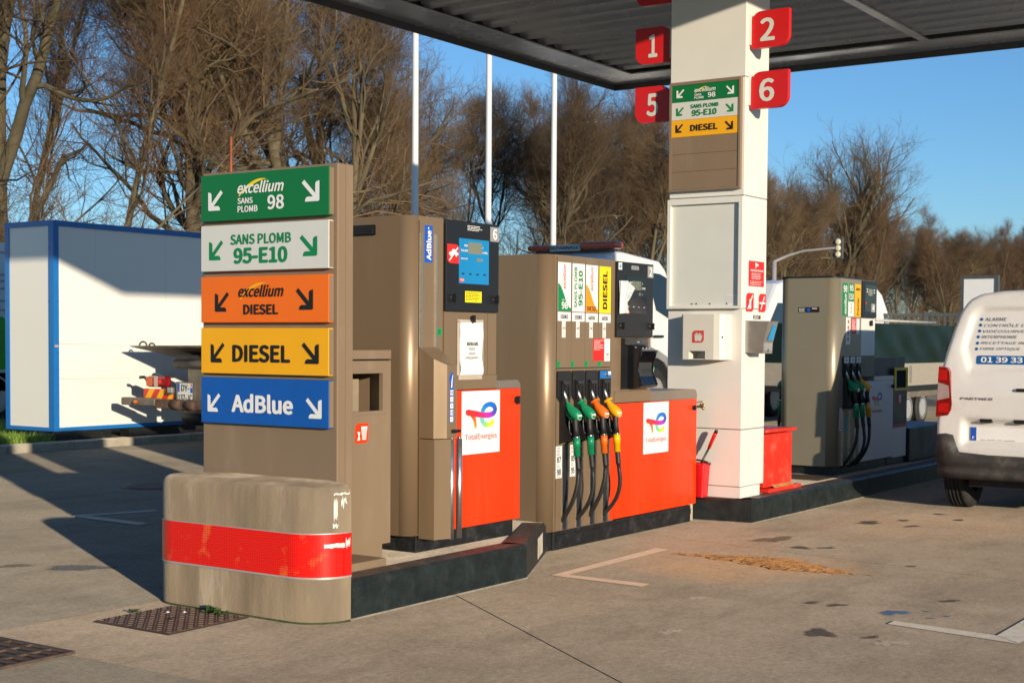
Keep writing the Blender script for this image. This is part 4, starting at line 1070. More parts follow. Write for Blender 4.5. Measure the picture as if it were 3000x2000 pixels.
s = plate('logo_plate', FY(F6-.006), rect(6.894, 7.290, .739, 1.118), WHITE, d6, .0015)
te_logo(FY(F6-.0075), 6.930, .893, .325, s, .0012)
knob(7.465, F6-.006, 1.052, d6, .02)
part('plinth', MB().rbox(6.482, 7.47, F6+.012, 5.70, .2005, .300, .005), BLACKS, d6)
# holster housing that stands out in front
up_ = [(6.487, F6-.004), (6.487, 4.972), (6.558, 4.93), (6.652, 4.93), (6.652, F6-.004)]
def plan_prism(P, z0, z1, tops=None):
    n = len(P); mb = MB(); tops = tops or [z1]*n
    a = sum(P[i][0]*P[(i+1) % n][1]-P[(i+1) % n][0]*P[i][1] for i in range(n))
    V = [(*p, z0) for p in P]+[(*p, t) for p, t in zip(P, tops)]
    mb.add(V, [tuple(range(n))[::-1], tuple(range(n, 2*n))]+[(i, (i+1) % n, n+(i+1) % n, n+i) for i in range(n)])
    if a < 0: mb.f = [q[::-1] for q in mb.f]
    return mb
hh = part('holster_housing', plan_prism(up_, .862, 1.3, [1.382, 1.315, 1.28, 1.28, 1.382]), BROWN, d6)
lo_ = [(6.487, F6-.004), (6.487, 4.965), (6.598, 4.93), (6.608, 4.935), (6.608, F6-.004)]
part('lower_housing', plan_prism(lo_, .285, .857), BROWN, d6)
part('rod_recess', MB().box(6.6085, 6.72, 5.0, F6-.0065, .285, .85), BLACKP, d6)
for xx in (6.634, 6.712):
    part('guard_rod', MB().tube([(xx, 4.955, .275), (xx, 4.955, .852)], .0175, 14), STEEL, d6)
    part('rod_end', MB().tube([(xx, 4.955, .852), (xx, 4.955, .864)], .012, 10), CHROME, d6)
part('latch', MB().rbox(6.595, 6.668, 4.905, 4.9295, .893, .912, .006), BLACKP, hh)
fl = FY(4.93)
s = plate('instruction_strip', fl, rect(6.583, 6.617, .952, 1.195), BLUE_L, hh, .0012)
s2 = plate('instruction_arrow', fl, [(6.572, 1.196), (6.628, 1.196), (6.600, 1.245)], BLUE_L, hh, .0012)
fl2 = FY(4.9288)
mbw = MB()
for i in range(5): mbw.flat(rect(6.586, 6.614, .956+i*.038, .986+i*.038), fl2, .001)
mbw.flat([(6.592, 1.150), (6.604, 1.152), (6.606, 1.185), (6.612, 1.222), (6.607, 1.224), (6.597, 1.19)], fl2, .001)
part('pictogram', mbw, WHITE, s)
mbw = MB()
for i in range(5):
    if i in (1, 4): mbw.flat(rect(6.590, 6.596, .961+i*.038, .981+i*.038), fl2, .0018).flat(rect(6.604, 6.610, .961+i*.038, .981+i*.038), fl2, .0018)
    else: mbw.flat([(6.591, .964+i*.038), (6.600, .980+i*.038), (6.610, .962+i*.038), (6.600, .972+i*.038)], fl2, .0018)
part('pictogram_line', mbw, BLUE_L, s)

# ------------------------------------------------------------------ canopy and its pillar
CAN_W = mat('canopy_sheet', (.95, .93, .89), .24, .4, .06, 2, dirt=(.42, .38, .33), dirt_amt=.3, dirt_scale=1.2)
CAN_E = mat('canopy_edge', (.12, .12, .12), .4, .2, .1, 5)
cp = thing('canopy', (10.9, 5.4, 4.7), 'white canopy roof with corrugated metal underside over the pumps', 'canopy')
CX0, CX1, CY0, CY1, CZ = 6.1, 16.15, 2.1, 9.47, 4.7
mb = MB(); n = int((CX1-CX0-1.1)/.0875); V = []
for i in range(n+1):
    x = CX0+.55+i*.0875; ph = i % 4; z = CZ+.035+(.0, .055, .10, .055)[ph]
    V += [(x, CY0+.5, z), (x, CY1-.5, z)]
mb.add(V, [(2*i, 2*i+1, 2*i+3, 2*i+2) for i in range(n)], True)
part('soffit_sheet', mb, CAN_W, cp)
w = .56
for nm, b in (('edge_trim', (CX0+.02, CX1-.02, CY1-w, CY1-.02)), ('edge_trim', (CX1-w, CX1-.02, CY0+w, CY1-w-.003)), ('edge_trim', (CX0+.02, CX1-.02, CY0+.02, CY0+w-.003)), ('edge_trim', (CX0+.02, CX0+w, CY0+w, CY1-w-.003))):
    part(nm, MB().box(b[0], b[1], b[2], b[3], CZ+.012, CZ+.028), CAN_W, cp)
part('centre_strip', MB().box(CX0+w+.003, CX1-w-.003, 5.20, 5.30, CZ+.020, CZ+.034), CAN_W, cp)
for (a, b, c, d) in ((CX0, CX1, CY1-.02, CY1), (CX1-.02, CX1, CY0+.02, CY1-.0205), (CX0, CX1, CY0, CY0+.0195), (CX0, CX0+.02, CY0+.02, CY1-.0205)):
    part('fascia_lip', MB().box(a, b, c, d, CZ-.06, CZ+.07), CAN_E, cp)
    part('fascia', MB().box(a, b, c, d, CZ+.0705, 6.1), WHITE_P, cp)
part('roof_deck', MB().box(CX0+.021, CX1-.021, CY0+.021, CY1-.021, 5.9, 6.0), GREY, cp)

pl = thing('canopy_pillar', (10.635, 5.255, .18), 'square white clad pillar carrying the canopy', 'pillar')
PX0, PX1, PY0, PY1 = 10.42, 10.852, 4.922, 5.588
part('plinth', MB().box(PX0+.005, PX1-.06, PY0+.006, PY1-.006, .182, .272), WHITE_P, pl)
for z0, z1 in ((.276, .728), (.733, 1.688), (1.692, 2.577), (2.582, 3.505), (3.510, 4.731)):
    part('cladding_panel', MB().rbox(PX0, PX1, PY0, PY1, z0, z1, .006), WHITE_P, pl)
part('core', MB().box(PX0+.02, PX1-.02, PY0+.02, PY1-.02, .25, 4.74), CAN_E, pl)
fpR = FY(PY0)
s = plate('notice_sticker', fpR, rect(10.517, 10.807, 1.870, 2.071), RED_INK, pl, .0015)
fq = FY(PY0-.0015)
lettering(fq, [('VIDEOPROTECTION', 10.55, 10.785, 1.988, 2.004, dict(bold=.014))], WHITE, s, .001)
part('pictogram', MB().flat([(10.63, 2.045), (10.69, 2.03), (10.70, 2.045), (10.645, 2.06)], fq, .001).flat([(10.635, 2.018), (10.655, 2.018), (10.66, 2.038), (10.648, 2.04)], fq, .001), WHITE, s)
bars(fq, 10.57, 10.77, 1.925, 1.978, 4, WHITE, s, .001, .3, 61); bars(fq, 10.54, 10.78, 1.878, 1.915, 3, WHITE, s, .001, .25, 62)
s = plate('no_phone_sticker', fpR, rrect(10.477, 10.618, 1.667, 1.815, .04, (0, 1, 0, 1)), RED_INK, pl, .0015)
part('pictogram', MB().flat(rect(10.535, 10.568, 1.69, 1.765), fq, .001).flat([(10.50, 1.69), (10.512, 1.682), (10.60, 1.795), (10.588, 1.803)], fq, .0018), WHITE, s)
s = plate('no_smoking_sticker', fpR, rrect(10.713, 10.850, 1.667, 1.815, .04, (0, 1, 0, 1)), RED_INK, pl, .0015)
part('pictogram', MB().flat(rect(10.725, 10.835, 1.733, 1.747), fq, .001).flat([(10.745, 1.69), (10.758, 1.684), (10.825, 1.79), (10.812, 1.797)], fq, .0018), WHITE, s)
s = plate('small_label', fpR, rect(10.612, 10.752, 1.610, 1.640), BLACK_INK, pl, .0015)
bars(fq, 10.62, 10.745, 1.613, 1.637, 2, WHITE, s, .001, .45, 63)

# fuel board on the pillar
fb = thing('fuel_board', (10.40, 5.26, 2.63), 'brown framed board with three fuel strips and blank slats on the pillar', 'sign')
part('backing', MB().box(10.392, 10.419, 4.945, 5.572, 2.63, 3.502), BROWN_M, fb)
for (a, b, c, d) in ((4.945, 5.572, 3.478, 3.502), (4.945, 5.572, 2.63, 2.646), (5.554, 5.572, 2.646, 3.478), (4.945, 4.962, 2.646, 3.478)):
    part('frame', MB().box(10.378, 10.3915, a, b, c, d), BROWN_T, fb)
def bpan(z0, z1, m):
    return part('strip', MB().box(10.384, 10.3915, 4.9635, 5.5525, z0, z1), m, fb)
fbf = FX(10.384)
def UB(px): return -(5.553-(px-314)/440*.591)
p = bpan(3.345, 3.476, GREEN); z = 3.345
arrow(fbf, UB(345), UB(398), z+.034, z+.102, True, WHITE, p); arrow(fbf, UB(670), UB(723), z+.028, z+.096, False, WHITE, p)
excellium(fbf, UB(464), UB(604), z+.068, z+.102, WHITE, YELLOW_B, p)
lettering(fbf, [('SANS', UB(464), UB(510), z+.038, z+.055, dict(bold=.014)), ('PLOMB', UB(464), UB(526), z+.014, z+.032, dict(bold=.014)), ('98', UB(553), UB(603), z+.018, z+.058, dict(bold=.02))], WHITE, p)
p = bpan(3.203, 3.343, SIGN_W); z = 3.203
arrow(fbf, UB(345), UB(397), z+.034, z+.102, True, GREEN_D, p); arrow(fbf, UB(670), UB(721), z+.032, z+.098, False, GREEN_D, p)
lettering(fbf, [('SANS PLOMB', UB(440), UB(625), z+.084, z+.116, dict(bold=.018)), ('95-E10', UB(449), UB(613), z+.022, z+.072, dict(bold=.026))], GREEN_D, p)
p = bpan(3.066, 3.201, YELLOW); z = 3.066
arrow(fbf, UB(341), UB(393), z+.036, z+.106, True, BLACK_INK, p); arrow(fbf, UB(665), UB(720), z+.030, z+.100, False, BLACK_INK, p)
lettering(fbf, [('DIESEL', UB(440), UB(620), z+.040, z+.092, dict(bold=.024))], BLACK_INK, p)
for z0, z1 in ((2.928, 3.0635), (2.788, 2.9255), (2.648, 2.7855)): bpan(z0, z1, BROWN_M)

# empty poster case
pc = thing('poster_case', (10.41, 5.24, 1.69), 'empty white poster case on the pillar under the fuel board', 'poster frame')
part('back_board', MB().box(10.40, 10.4195, 4.93, 5.57, 1.70, 2.556), SIGN_W, pc)
for (a, b, c, d) in ((4.915, 5.576, 2.522, 2.567), (4.915, 5.576, 1.689, 1.710), (5.548, 5.576, 1.7105, 2.5215), (4.915, 4.945, 1.7105, 2.5215)):
    part('frame', MB().box(10.372, 10.3995, a, b, c, d), WHITE_P, pc)
for yv in (5.05, 5.20, 5.32, 5.36): part('screw', MB().lathe([(.006, 0), (.006, -.004)], (10.40, yv, 1.728), 'x', 8), BLACKP, pc)
s = plate('info_label', FX(10.40), rect(-5.06, -4.965, 1.72, 1.80), WHITE, pc, .001)
bars(FX(10.399), -5.055, -4.97, 1.725, 1.795, 9, mat('grey_ink', (.35, .35, .35), .5), s, .001, .35, 66)

# number signs
def num_sign(n, z0, z1, right, label):
    if right: y0, y1 = 4.905, 4.592; cor = (0, 1, 0, 1)
    else: y0, y1 = 5.945, 5.632; cor = (1, 0, 1, 0)
    t = thing('number_sign', (10.50, (y0+y1)/2, z0), label, 'number sign', 'red number signs on the pillar')
    f = FX(10.475)
    u0, u1 = -y0, -y1
    if not right: cor = (1, 0, 1, 0)
    p = part('plate', MB().prism(rrect(u0, u1, z0, z1, .085, cor, 8), f, -.05, 0), RED, t)
    h = z1-z0
    if n:
        wd = {'1': .085, '2': .125, '5': .11, '6': .13, '3': .12}[n]; c = (u0+u1)/2-(.02 if right else -.005)
        lettering(f, [(n, c-wd/2, c+wd/2, z0+h*.17, z0+h*.80, dict(bold=.02))], SIGN_W, t, .002)
    if right: part('bracket', MB().box(10.462, 10.50, 4.9045, 4.9215, z0+.03, z1-.02), WHITE_P, t)
    else: part('bracket', MB().box(10.48, 10.52, 5.5885, 5.6315, z0+.03, z1-.02), WHITE_P, t)
    return t
num_sign('2', 3.725, 4.01, True, 'red plate with white number 2 on the pillar')
num_sign('6', 3.255, 3.54, True, 'red plate with white number 6 on the pillar')
num_sign('1', 3.70, 3.995, False, 'red plate with white number 1 on the pillar')
num_sign('5', 3.22, 3.515, False, 'red plate with white number 5 on the pillar')
num_sign('3', 4.175, 4.47, False, 'red plate cut off at the top above number 1 on the pillar')
num_sign('', 4.20, 4.485, True, 'red plate above number 2 on the pillar')

# glove dispenser
gd = thing('glove_dispenser', (10.35, 5.2, 1.28), 'white glove dispenser box with a red hand sticker on the pillar', 'dispenser')
GD = mat('dispenser_cream', (.68, .65, .57), .45, 0, .03, 4)
Pp = [(-5.388, 10.419), (-5.388, 10.285), (-5.37, 10.272), (-5.10, 10.272), (-5.055, 10.285), (-5.025, 10.32), (-5.015, 10.419)]
def gbox(z0, z1, cutbox=None):
    P = [(x, -u) for u, x in Pp]; return plan_prism(P, z0, z1)
part('case', gbox(1.352, 1.642), GD, gd)
Pl = [(-5.388, 10.419), (-5.388, 10.285), (-5.37, 10.272), (-5.318, 10.272), (-5.318, 10.419)]
part('case_lower', plan_prism([(x, -u) for u, x in Pl], 1.283, 1.3515), GD, gd)
Pr = [(-5.173, 10.419), (-5.173, 10.272), (-5.10, 10.272), (-5.055, 10.285), (-5.025, 10.32), (-5.015, 10.419)]
part('case_lower', plan_prism([(x, -u) for u, x in Pr], 1.283, 1.3515), GD, gd)
part('tray', MB().box(10.275, 10.418, 5.1735, 5.3175, 1.283, 1.289), GD, gd)
s = plate('sticker', FX(10.272), rrect(-5.289, -5.185, 1.417, 1.514, .03, (0, 1, 0, 1)), mat('faded_red', (.62, .06, .05), .45), gd, .001)
fg = FX(10.271); hand = MB()
for k in range(2):
    ox = -5.262+k*.03
    hand.flat([(ox, 1.43), (ox+.022, 1.43), (ox+.03, 1.455), (ox+.036, 1.475), (ox+.03, 1.477), (ox+.024, 1.462), (ox+.024, 1.492), (ox+.018, 1.494), (ox+.016, 1.470), (ox+.012, 1.498), (ox+.006, 1.497), (ox+.006, 1.470), (ox, 1.488), (ox-.005, 1.485), (ox-.003, 1.455)], fg, .001+.001*k)
part('pictogram', hand, SIGN_W, s)
part('lock', MB().lathe([(.009, 0), (.009, -.004)], (10.302, 5.04, 1.462), 'x', 12), CHROME, gd)
# paper and fluid box on the other face
wd = thing('wipe_dispenser', (10.6, 4.86, 1.33), 'grey steel wipe dispenser with flared top on the pillar side', 'dispenser')
prof = [(-4.921, 1.34), (-4.80+.03, 1.335), (-4.80+.035, 1.42), (-4.72+.0, 1.59), (-4.921, 1.595)]
part('case', MB().prism(prof, FX(10.47), -.18, 0), mat('brushed_steel', (.45, .42, .37), .4, .7, .08, 10), wd)
part('front_film', MB().add([(10.49, 4.7675, 1.36), (10.64, 4.7675, 1.36), (10.64, 4.7645, 1.42), (10.49, 4.7645, 1.42)], [(0, 1, 2, 3)]), GREY, wd)
part('blue_strip', MB().add([(10.52, 4.752, 1.44), (10.63, 4.752, 1.44), (10.63, 4.724, 1.56), (10.56, 4.724, 1.56)], [(0, 1, 2, 3)]), mat('film_blue', (.03, .3, .6), .3), wd)
part('button', MB().lathe([(.012, 0), (.012, -.006)], (10.56, 4.77, 1.362), 'y', 12), CHROME, wd)

# brass tap
tp = thing('water_tap', (10.38, 5.25, .9), 'small brass water tap on the pillar beside the red dispenser panel', 'tap')
part('spout', MB().tube([(10.419, 5.262, .912), (10.385, 5.255, .912), (10.36, 5.24, .910), (10.352, 5.225, .90), (10.351, 5.222, .882)], [.010, .010, .012, .010, .009], 12), BRASS, tp)
part('stem', MB().tube([(10.38, 5.255, .912), (10.38, 5.255, .945)], .006, 10), BRASS, tp)
part('handle', MB().rbox(10.36, 10.40, 5.25, 5.26, .945, .952, .002), BRASS, tp)
part('collar', MB().lathe([(.02, 0), (.02, -.006), (.012, -.009)], (10.4195, 5.262, .912), 'x', 16), BRASS, tp)

# bucket with squeegee
bk = thing('bucket', (10.34, 5.27, .185), 'red plastic bucket beside the pillar foot', 'bucket')
BKR = mat('bucket_red', (.62, .008, .012), .35, 0, .05, 8)
def frustum_box(x0, x1, y0, y1, z0, z1, s, r=.02):
    cx, cy = (x0+x1)/2, (y0+y1)/2; V = []; P = rrect(x0, x1, y0, y1, r); n = len(P); mb = MB()
    lay = [(s, z0, 0), (1., z1, 0), (1.04, z1, 0), (1.04, z1-.012, 0)]
    out = [[(cx+(p[0]-cx)*k, cy+(p[1]-cy)*k, z) for p in P] for k, z, _ in lay]
    inn = [[(cx+(p[0]-cx)*k*.95, cy+(p[1]-cy)*k*.95, z) for p in P] for k, z in ((1., z1-.001), (s, z0+.03))]
    V = out[0]+out[1]+inn[0]+inn[1]
    F = [tuple(range(n))[::-1]]
    for a, b in ((0, 1), (1, 2), (2, 3)):
        for j in range(n): F.append((a*n+j, a*n+(j+1) % n, b*n+(j+1) % n, b*n+j))
    F.append(tuple(3*n+j for j in range(n)))
    return mb.add(V, F)
part('pail', frustum_box(10.28, 10.405, 5.175, 5.37, .187, .455, .85), BKR, bk)
part('rim', MB().tube([(p[0], p[1], .454) for p in rrect(10.277, 10.408, 5.171, 5.374, .02)]+[(10.297, 5.171, .454)], .005, 6), BKR, bk)
part('handle', MB().tube([(10.32-.03*math.sin(PI*i/12), 5.265-.125*math.cos(PI*i/12), .45+.035*math.sin(PI*i/12)) for i in range(13)], .008, 8), BLACKP, bk)
sq = thing('squeegee', (10.345, 5.3, .25), 'squeegee with red grip leaning in the red bucket', 'squeegee')
part('rod', MB().tube([(10.345, 5.36, .22), (10.345, 5.165, .58)], .009, 10), BLACKP, sq)
part('grip', MB().tube([(10.345, 5.165, .58), (10.345, 5.115, .69), (10.345, 5.108, .702)], [.013, .016, .015], 12), RED, sq)
part('end_cap', MB().tube([(10.345, 5.108, .702), (10.345, 5.10, .722), (10.345, 5.099, .728)], [.016, .014, .008], 12), BLACKP, sq)
part('head', MB().rbox(10.29, 10.39, 5.325, 5.36, .205, .235, .005), BLACKP, sq)

# red sand chest
sb = thing('sand_chest', (11.25, 5.15, .185), 'worn red metal sand chest beside the pillar', 'chest')
part('body', MB().rbox(10.93, 11.50, 4.955, 5.40, .225, .665, .006), RED_BOX, sb)
lid = MB().rbox(10.90, 11.53, 4.925, 5.43, .672, .70, .006)
lid.v = [(x, y, z+.03*max(0, (5.2-y))*(.5 if x > 11.2 else 1.)+.02*(x-10.9)*0) for x, y, z in lid.v]
part('lid', lid, RED_BOX, sb)
part('tray', MB().rbox(10.95, 11.62, 4.915, 5.40, .186, .215, .004), RED_BOX, sb)
part('sand_heap', MB().add([(11.1, 4.93, .2155), (11.5, 4.93, .2155), (11.52, 4.955, .235), (11.08, 4.955, .24)], [(0, 1, 2, 3)]), SAND, sb)
cupt = solo('paper_cup', MB().lathe([(.040, 0), (.038, .005), (.031, .098), (.030, .1), (.02, .1)], (11.2, 5.30, .7), 'z', 18), mat('cup_cream', (.55, .42, .28), .6, 0, .15, 9), (11.2, 5.30, .7), 'upturned tan cup standing on the red sand chest', 'cup')

# --- dispenser 4
SILV = mat('taupe_metallic', (.30, .26, .185), .36, .35, .04, 3)
F4 = 5.07
d4 = thing('fuel_dispenser', (13.5, 5.4, .19), 'taupe and white fuel dispenser numbered 4 with three nozzles in front', 'fuel pump')
part('cabinet', cabinet(12.745, 13.37, F4, 5.64, .268, 2.03, .09), SILV, d4)
part('cap', cabinet(12.738, 13.37, F4-.006, 5.65, 2.0305, 2.045, .095), BLACKP, d4)
part('display_cabinet', MB().box(13.3715, 13.742, F4+.004, 5.63, 1.10, 2.03), SILV, d4)
f4 = FY(F4)
ps = [(12.885, 13.015, GREEN_D), (13.036, 13.176, WHITE), (13.198, 13.353, YELLOW)]
l = plate('fuel_label', f4, rect(12.885, 13.017, 1.680, 1.985), GREEN_D, d4, .0015); fa = FY(F4-.0015)
lettering(fa, [('98', 12.905, 12.998, 1.90, 1.965, dict(bold=.02)), ('excellium', 12.925, 12.985, 1.695, 1.885, dict(rot=90, bold=.02, shear=.3))], WHITE, l, .001)
l = plate('fuel_label', f4, rect(13.037, 13.176, 1.675, 1.985), WHITE, d4, .0015)
part('label_field', MB().flat(rect(13.037, 13.176, 1.815, 1.985), fa, .0008), GREEN_D, l)
lettering(fa, [('95', 13.060, 13.155, 1.915, 1.972, dict(bold=.02)), ('E10', 13.055, 13.16, 1.835, 1.892, dict(bold=.02))], WHITE, l, .0016)
bars(fa, 13.09, 13.13, 1.70, 1.80, 8, GREEN_D, l, .001, .5, 81)
l = plate('fuel_label', f4, rect(13.198, 13.353, 1.673, 1.985), YELLOW, d4, .0015)
lettering(fa, [('diesel', 13.225, 13.335, 1.925, 1.955, dict(bold=.01)), ('Premier', 13.255, 13.305, 1.69, 1.86, dict(rot=90, bold=.02))], BLACK_INK, l, .001)
p4 = part('display_panel', MB().rbox(13.373, 13.752, F4-.014, F4+.003, 1.669, 2.026, .004), BLACKP, d4)
part('screen', MB().prism(rect(13.430, 13.738, 1.728, 1.988), FY(F4-.014), 0, .002), BLACKG, p4)
fb4 = FY(F4-.016)
part('lcd', MB().flat(rect(13.514, 13.626, 1.884, 1.948), fb4, .001), LCD, p4)
part('badge', MB().flat(circ(13.455, 1.81, .018, 14, .6), fb4, .001), RED_INK, p4)
s = plate('number_plate', fb4, rect(13.600, 13.700, 1.725, 1.808), GREY, p4, .001)
lettering(fb4, [('4', 13.622, 13.678, 1.737, 1.798, dict(bold=.012))], WHITE, s, .002)
for u, v in ((13.47, 1.94), (13.47, 1.915), (13.655, 1.935), (13.655, 1.91)): part('key', MB().flat(rect(u, u+.03, v, v+.01), fb4, .001), WHITE, p4)
s = plate('warning_label', f4, rect(12.985, 13.098, 1.410, 1.665), WHITE, d4, .0015)
for i in range(4): part('pictogram', MB().flat(circ(13.04, 1.46+i*.055, .02, 12), fa, .001), mat('faded_red', (.62, .06, .05), .45), s)
s = plate('notice', f4, rect(13.125, 13.252, 1.512, 1.659), RED_INK, d4, .0015)
bars(fa, 13.135, 13.24, 1.53, 1.65, 7, WHITE, s, .001, .45, 82)
plate('notice_side', f4, rect(13.254, 13.328, 1.510, 1.657), WHITE, d4, .0015)
part('service_door', MB().box(13.375, 13.742, F4-.003, F4+.003, 1.305, 1.662), WHITE_P, d4)
knob(13.60, F4-.003, 1.618, d4, .022)
part('ledge', MB().box(13.372, 13.735, F4-.006, 5.6, 1.10, 1.296), mat('dark_taupe', (.10, .095, .085), .4, .2), d4)
NX4 = [12.985, 13.145, 13.30]
for i in range(3):
    s = plate('grade_sticker', FY(F4-.012), rect(NX4[i]-.06, NX4[i]+.055, 1.235, 1.29), WHITE, d4, .0015)
    lettering(FY(F4-.0135), [(('E5', 'E10', 'B7')[i], NX4[i]-.025, NX4[i]+.02, 1.25, 1.275, dict(bold=.02))], BLACK_INK, s, .001)
    boot(NX4[i]-.075, NX4[i]+.07, F4, .075, d4)
    nozzle(NX4[i], F4, .075, (NZ_GREEN, NZ_GREEN, NZ_YELLOW)[i], (NZ_GREEN, NZ_GREEN, NZ_YELLOW)[i], False, WHITE, d4)
    part('hose_rail', MB().box(NX4[i]-.065, NX4[i]-.05, F4-.012, F4-.0002, .27, .79), STEEL, d4)
s = plate('octane_sticker', f4, rect(12.862, 12.914, .60, .81), WHITE, d4, .0015)
bars(fa, 12.868, 12.908, .61, .80, 8, BLACK_INK, s, .001, .5, 83)
s = plate('octane_sticker', f4, rect(13.005, 13.055, .585, .74), mat('print_teal', (.03, .3, .32), .4), d4, .0015)
WH4 = mat('white_cabinet', (.70, .70, .70), .4, 0, .04, 3)
part('lower_cabinet', MB().rbox(13.3715, 14.30, F4-.004, 5.6, .272, 1.053, .006), WH4, d4)
part('lower_front', MB().box(13.355, 13.371, F4-.004, F4+.012, .272, 1.05), WH4, d4)
part('lid', round_top(13.737, 14.312, F4-.006, 5.58, 1.0545, 1.098, .04), mat('lid_grey', (.45, .46, .48), .3, .4), d4)
te_logo(FY(F4-.004), 13.688, .80, .285, d4, .001)
knob(14.245, F4-.004, .99, d4, .016)
part('plinth', MB().box(12.80, 14.17, F4+.02, 5.58, .186, .266), BLACKS, d4)
s = plate('black_sticker', FX(12.745), [(-5.448, 1.704), (-5.238, 1.708), (-5.238, 1.758), (-5.448, 1.756)], BLACK_INK, d4, .001)
bars(FX(12.744), -5.44, -5.37, 1.71, 1.75, 3, WHITE, s, .001, .4, 84); bars(FX(12.744), -5.31, -5.245, 1.735, 1.752, 1, WHITE, s, .001, .5, 85)
part('pictogram', MB().flat(circ(-5.345, 1.731, .018, 14), FX(12.744), .001), BLUE_L, s)
for xx in (13.06, 13.22):
    nozzle(xx, 5.64, .09, NZ_GREEN, NZ_GREEN, False, WHITE, d4, sgn=-1.)

# bin beside dispenser 4
DKB = mat('bin_dark', (.055, .05, .047), .45, .1, .08, 5)
b4_ = thing('litter_bin', (14.5, 5.3, .19), 'dark grey litter bin with a yellow framed opening beside dispenser 4', 'bin')
part('head', MB().box(13.757, 14.722, F4+.03, 5.55, 1.10, 1.282), DKB, b4_)
part('body', MB().box(14.315, 14.722, F4, 5.55, .592, 1.099), DKB, b4_)
part('lower_panel', MB().box(14.315, 14.715, F4+.002, 5.55, .258, .56), WH4, b4_)
part('red_stripe', MB().box(14.315, 14.722, F4, 5.55, .5605, .5915), mat('stripe_red', (.4, .01, .012), .4), b4_)
for (a, b, c, d) in ((14.318, 14.712, 1.148, 1.177), (14.318, 14.712, .942, .968), (14.318, 14.365, .9685, 1.1475), (14.668, 14.712, .9685, 1.1475)):
    part('opening_frame', MB().box(a, b, F4-.012, F4-.0005, c, d), mat('frame_yellow', (.85, .62, .005), .4), b4_)
part('opening', MB().box(14.366, 14.667, F4-.003, F4-.0005, .969, 1.147), mat('hollow_shade_black', (.003, .003, .003), .9), b4_)  # no hole here: a black sheet stands in for shade inside the bin
s = plate('sticker', f4, rrect(14.44, 14.55, .80, .905, .03, (0, 1, 0, 1)), RED_INK, b4_, .0015)
part('pictogram', MB().flat([(14.485, .815), (14.525, .815), (14.535, .89), (14.475, .89)], fa, .001), WHITE, s)
part('base', MB().box(14.2, 14.7, F4+.02, 5.5, .186, .257), BLACKS, b4_)
solo('planter_box', MB().rbox(14.76, 16.2, 5.05, 5.7, .186, .54, .012), mat('planter_black', (.018, .019, .021), .5, 0, .2, 6), (15.4, 5.35, .19), 'low black block on the island beyond the dark bin', 'planter')
part('drain_mesh', MB().box(12.25, 12.72, 5.02, 5.5, .1815, .186), mat('mesh_brown', (.09, .06, .035), .8, .2, .4, 40), isl2)

# ------------------------------------------------------------------ vehicles
VAN_W = mat('van_white', (.72, .70, .66), .3, 0, .04, 2, coat=.5, dirt=(.45, .38, .3), dirt_amt=.35, dirt_scale=3)
TRUCK_W = mat('truck_white', (.74, .74, .73), .35, 0, .04, 2, coat=.3, dirt=(.5, .46, .4), dirt_amt=.25, dirt_scale=1.5)
BUMP = mat('bumper_grey', (.045, .042, .038), .55, 0, .2, 6, dirt=(.2, .17, .13), dirt_amt=.5, dirt_scale=6)
GLASS = mat('dark_glass', (.012, .014, .016), .06, 0, .1, 4, coat=.5)
TYRE = mat('tyre', (.02, .019, .018), .75, 0, .2, 14, .2, 90, dirt=(.1, .085, .07), dirt_amt=.5, dirt_scale=5)
RIM = mat('rim_grey', (.6, .59, .57), .4, .5, .1, 9, dirt=(.15, .12, .1), dirt_amt=.5, dirt_scale=9)
LAMP_R = mat('lamp_red', (.22, .005, .004), .12, 0, .15, 12, coat=.6)
LAMP_C = mat('lamp_clear', (.36, .27, .25), .1, 0, .1, 12, coat=.6)
GRIME = mat('grimy_steel', (.17, .145, .11), .65, .2, .25, 9, .2, 40, dirt=(.3, .25, .18), dirt_amt=.6, dirt_scale=7)
RUSTY = mat('rusty_steel', (.10, .055, .035), .75, .1, .35, 12, .3, 50, dirt=(.25, .2, .15), dirt_amt=.5, dirt_scale=8)

def wheel(c, r, w, parent, face=-1, rim=.6, tread=True):
    """wheel with its axle along Y; face = side with the visible rim"""
    x, y, z = c
    R_ = [(r*.55, -w/2), (r*.86, -w/2), (r*.96, -w*.44), (r, -w*.32)]
    if tread:
        for k in range(4): R_ += [(r, -w*.30+k*w*.16), (r, -w*.20+k*w*.16), (r*.97, -w*.195+k*w*.16), (r*.97, -w*.155+k*w*.16)]
    R_ += [(r, w*.34), (r*.96, w*.44), (r*.86, w/2), (r*.55, w/2)]
    o = part('wheel', MB().lathe(R_, c, 'y', 36, cap=False), TYRE, parent)
    part('hub_back', MB().lathe([(r*.56, -face*w*.1), (r*.56, -face*w*.12)], c, 'y', 24), BLACKS, o)
    s = face
    q = [(r*rim, s*w*.5), (r*rim*1.02, s*w*.515), (r*rim*.93, s*w*.50), (r*rim*.88, s*w*.36), (r*.35, s*w*.30), (r*.25, s*w*.44), (.01, s*w*.45)]
    part('rim', fixn(MB().lathe(q, c, 'y', 30), Vector((x, y-s*.3, z))), RIM, o)
    nb = MB()
    for k in range(6):
        a = 2*PI*k/6; nb.lathe([(r*.035, 0), (r*.035, s*.012)], (x+r*.19*math.cos(a)*1.5, y+s*w*.34, z+r*.19*math.sin(a)*1.5), 'y', 6)
    part('wheel_nut', nb, STEEL, o)
    return o
def smooth01(t): t = max(0, min(1, t)); return t*t*(3-2*t)
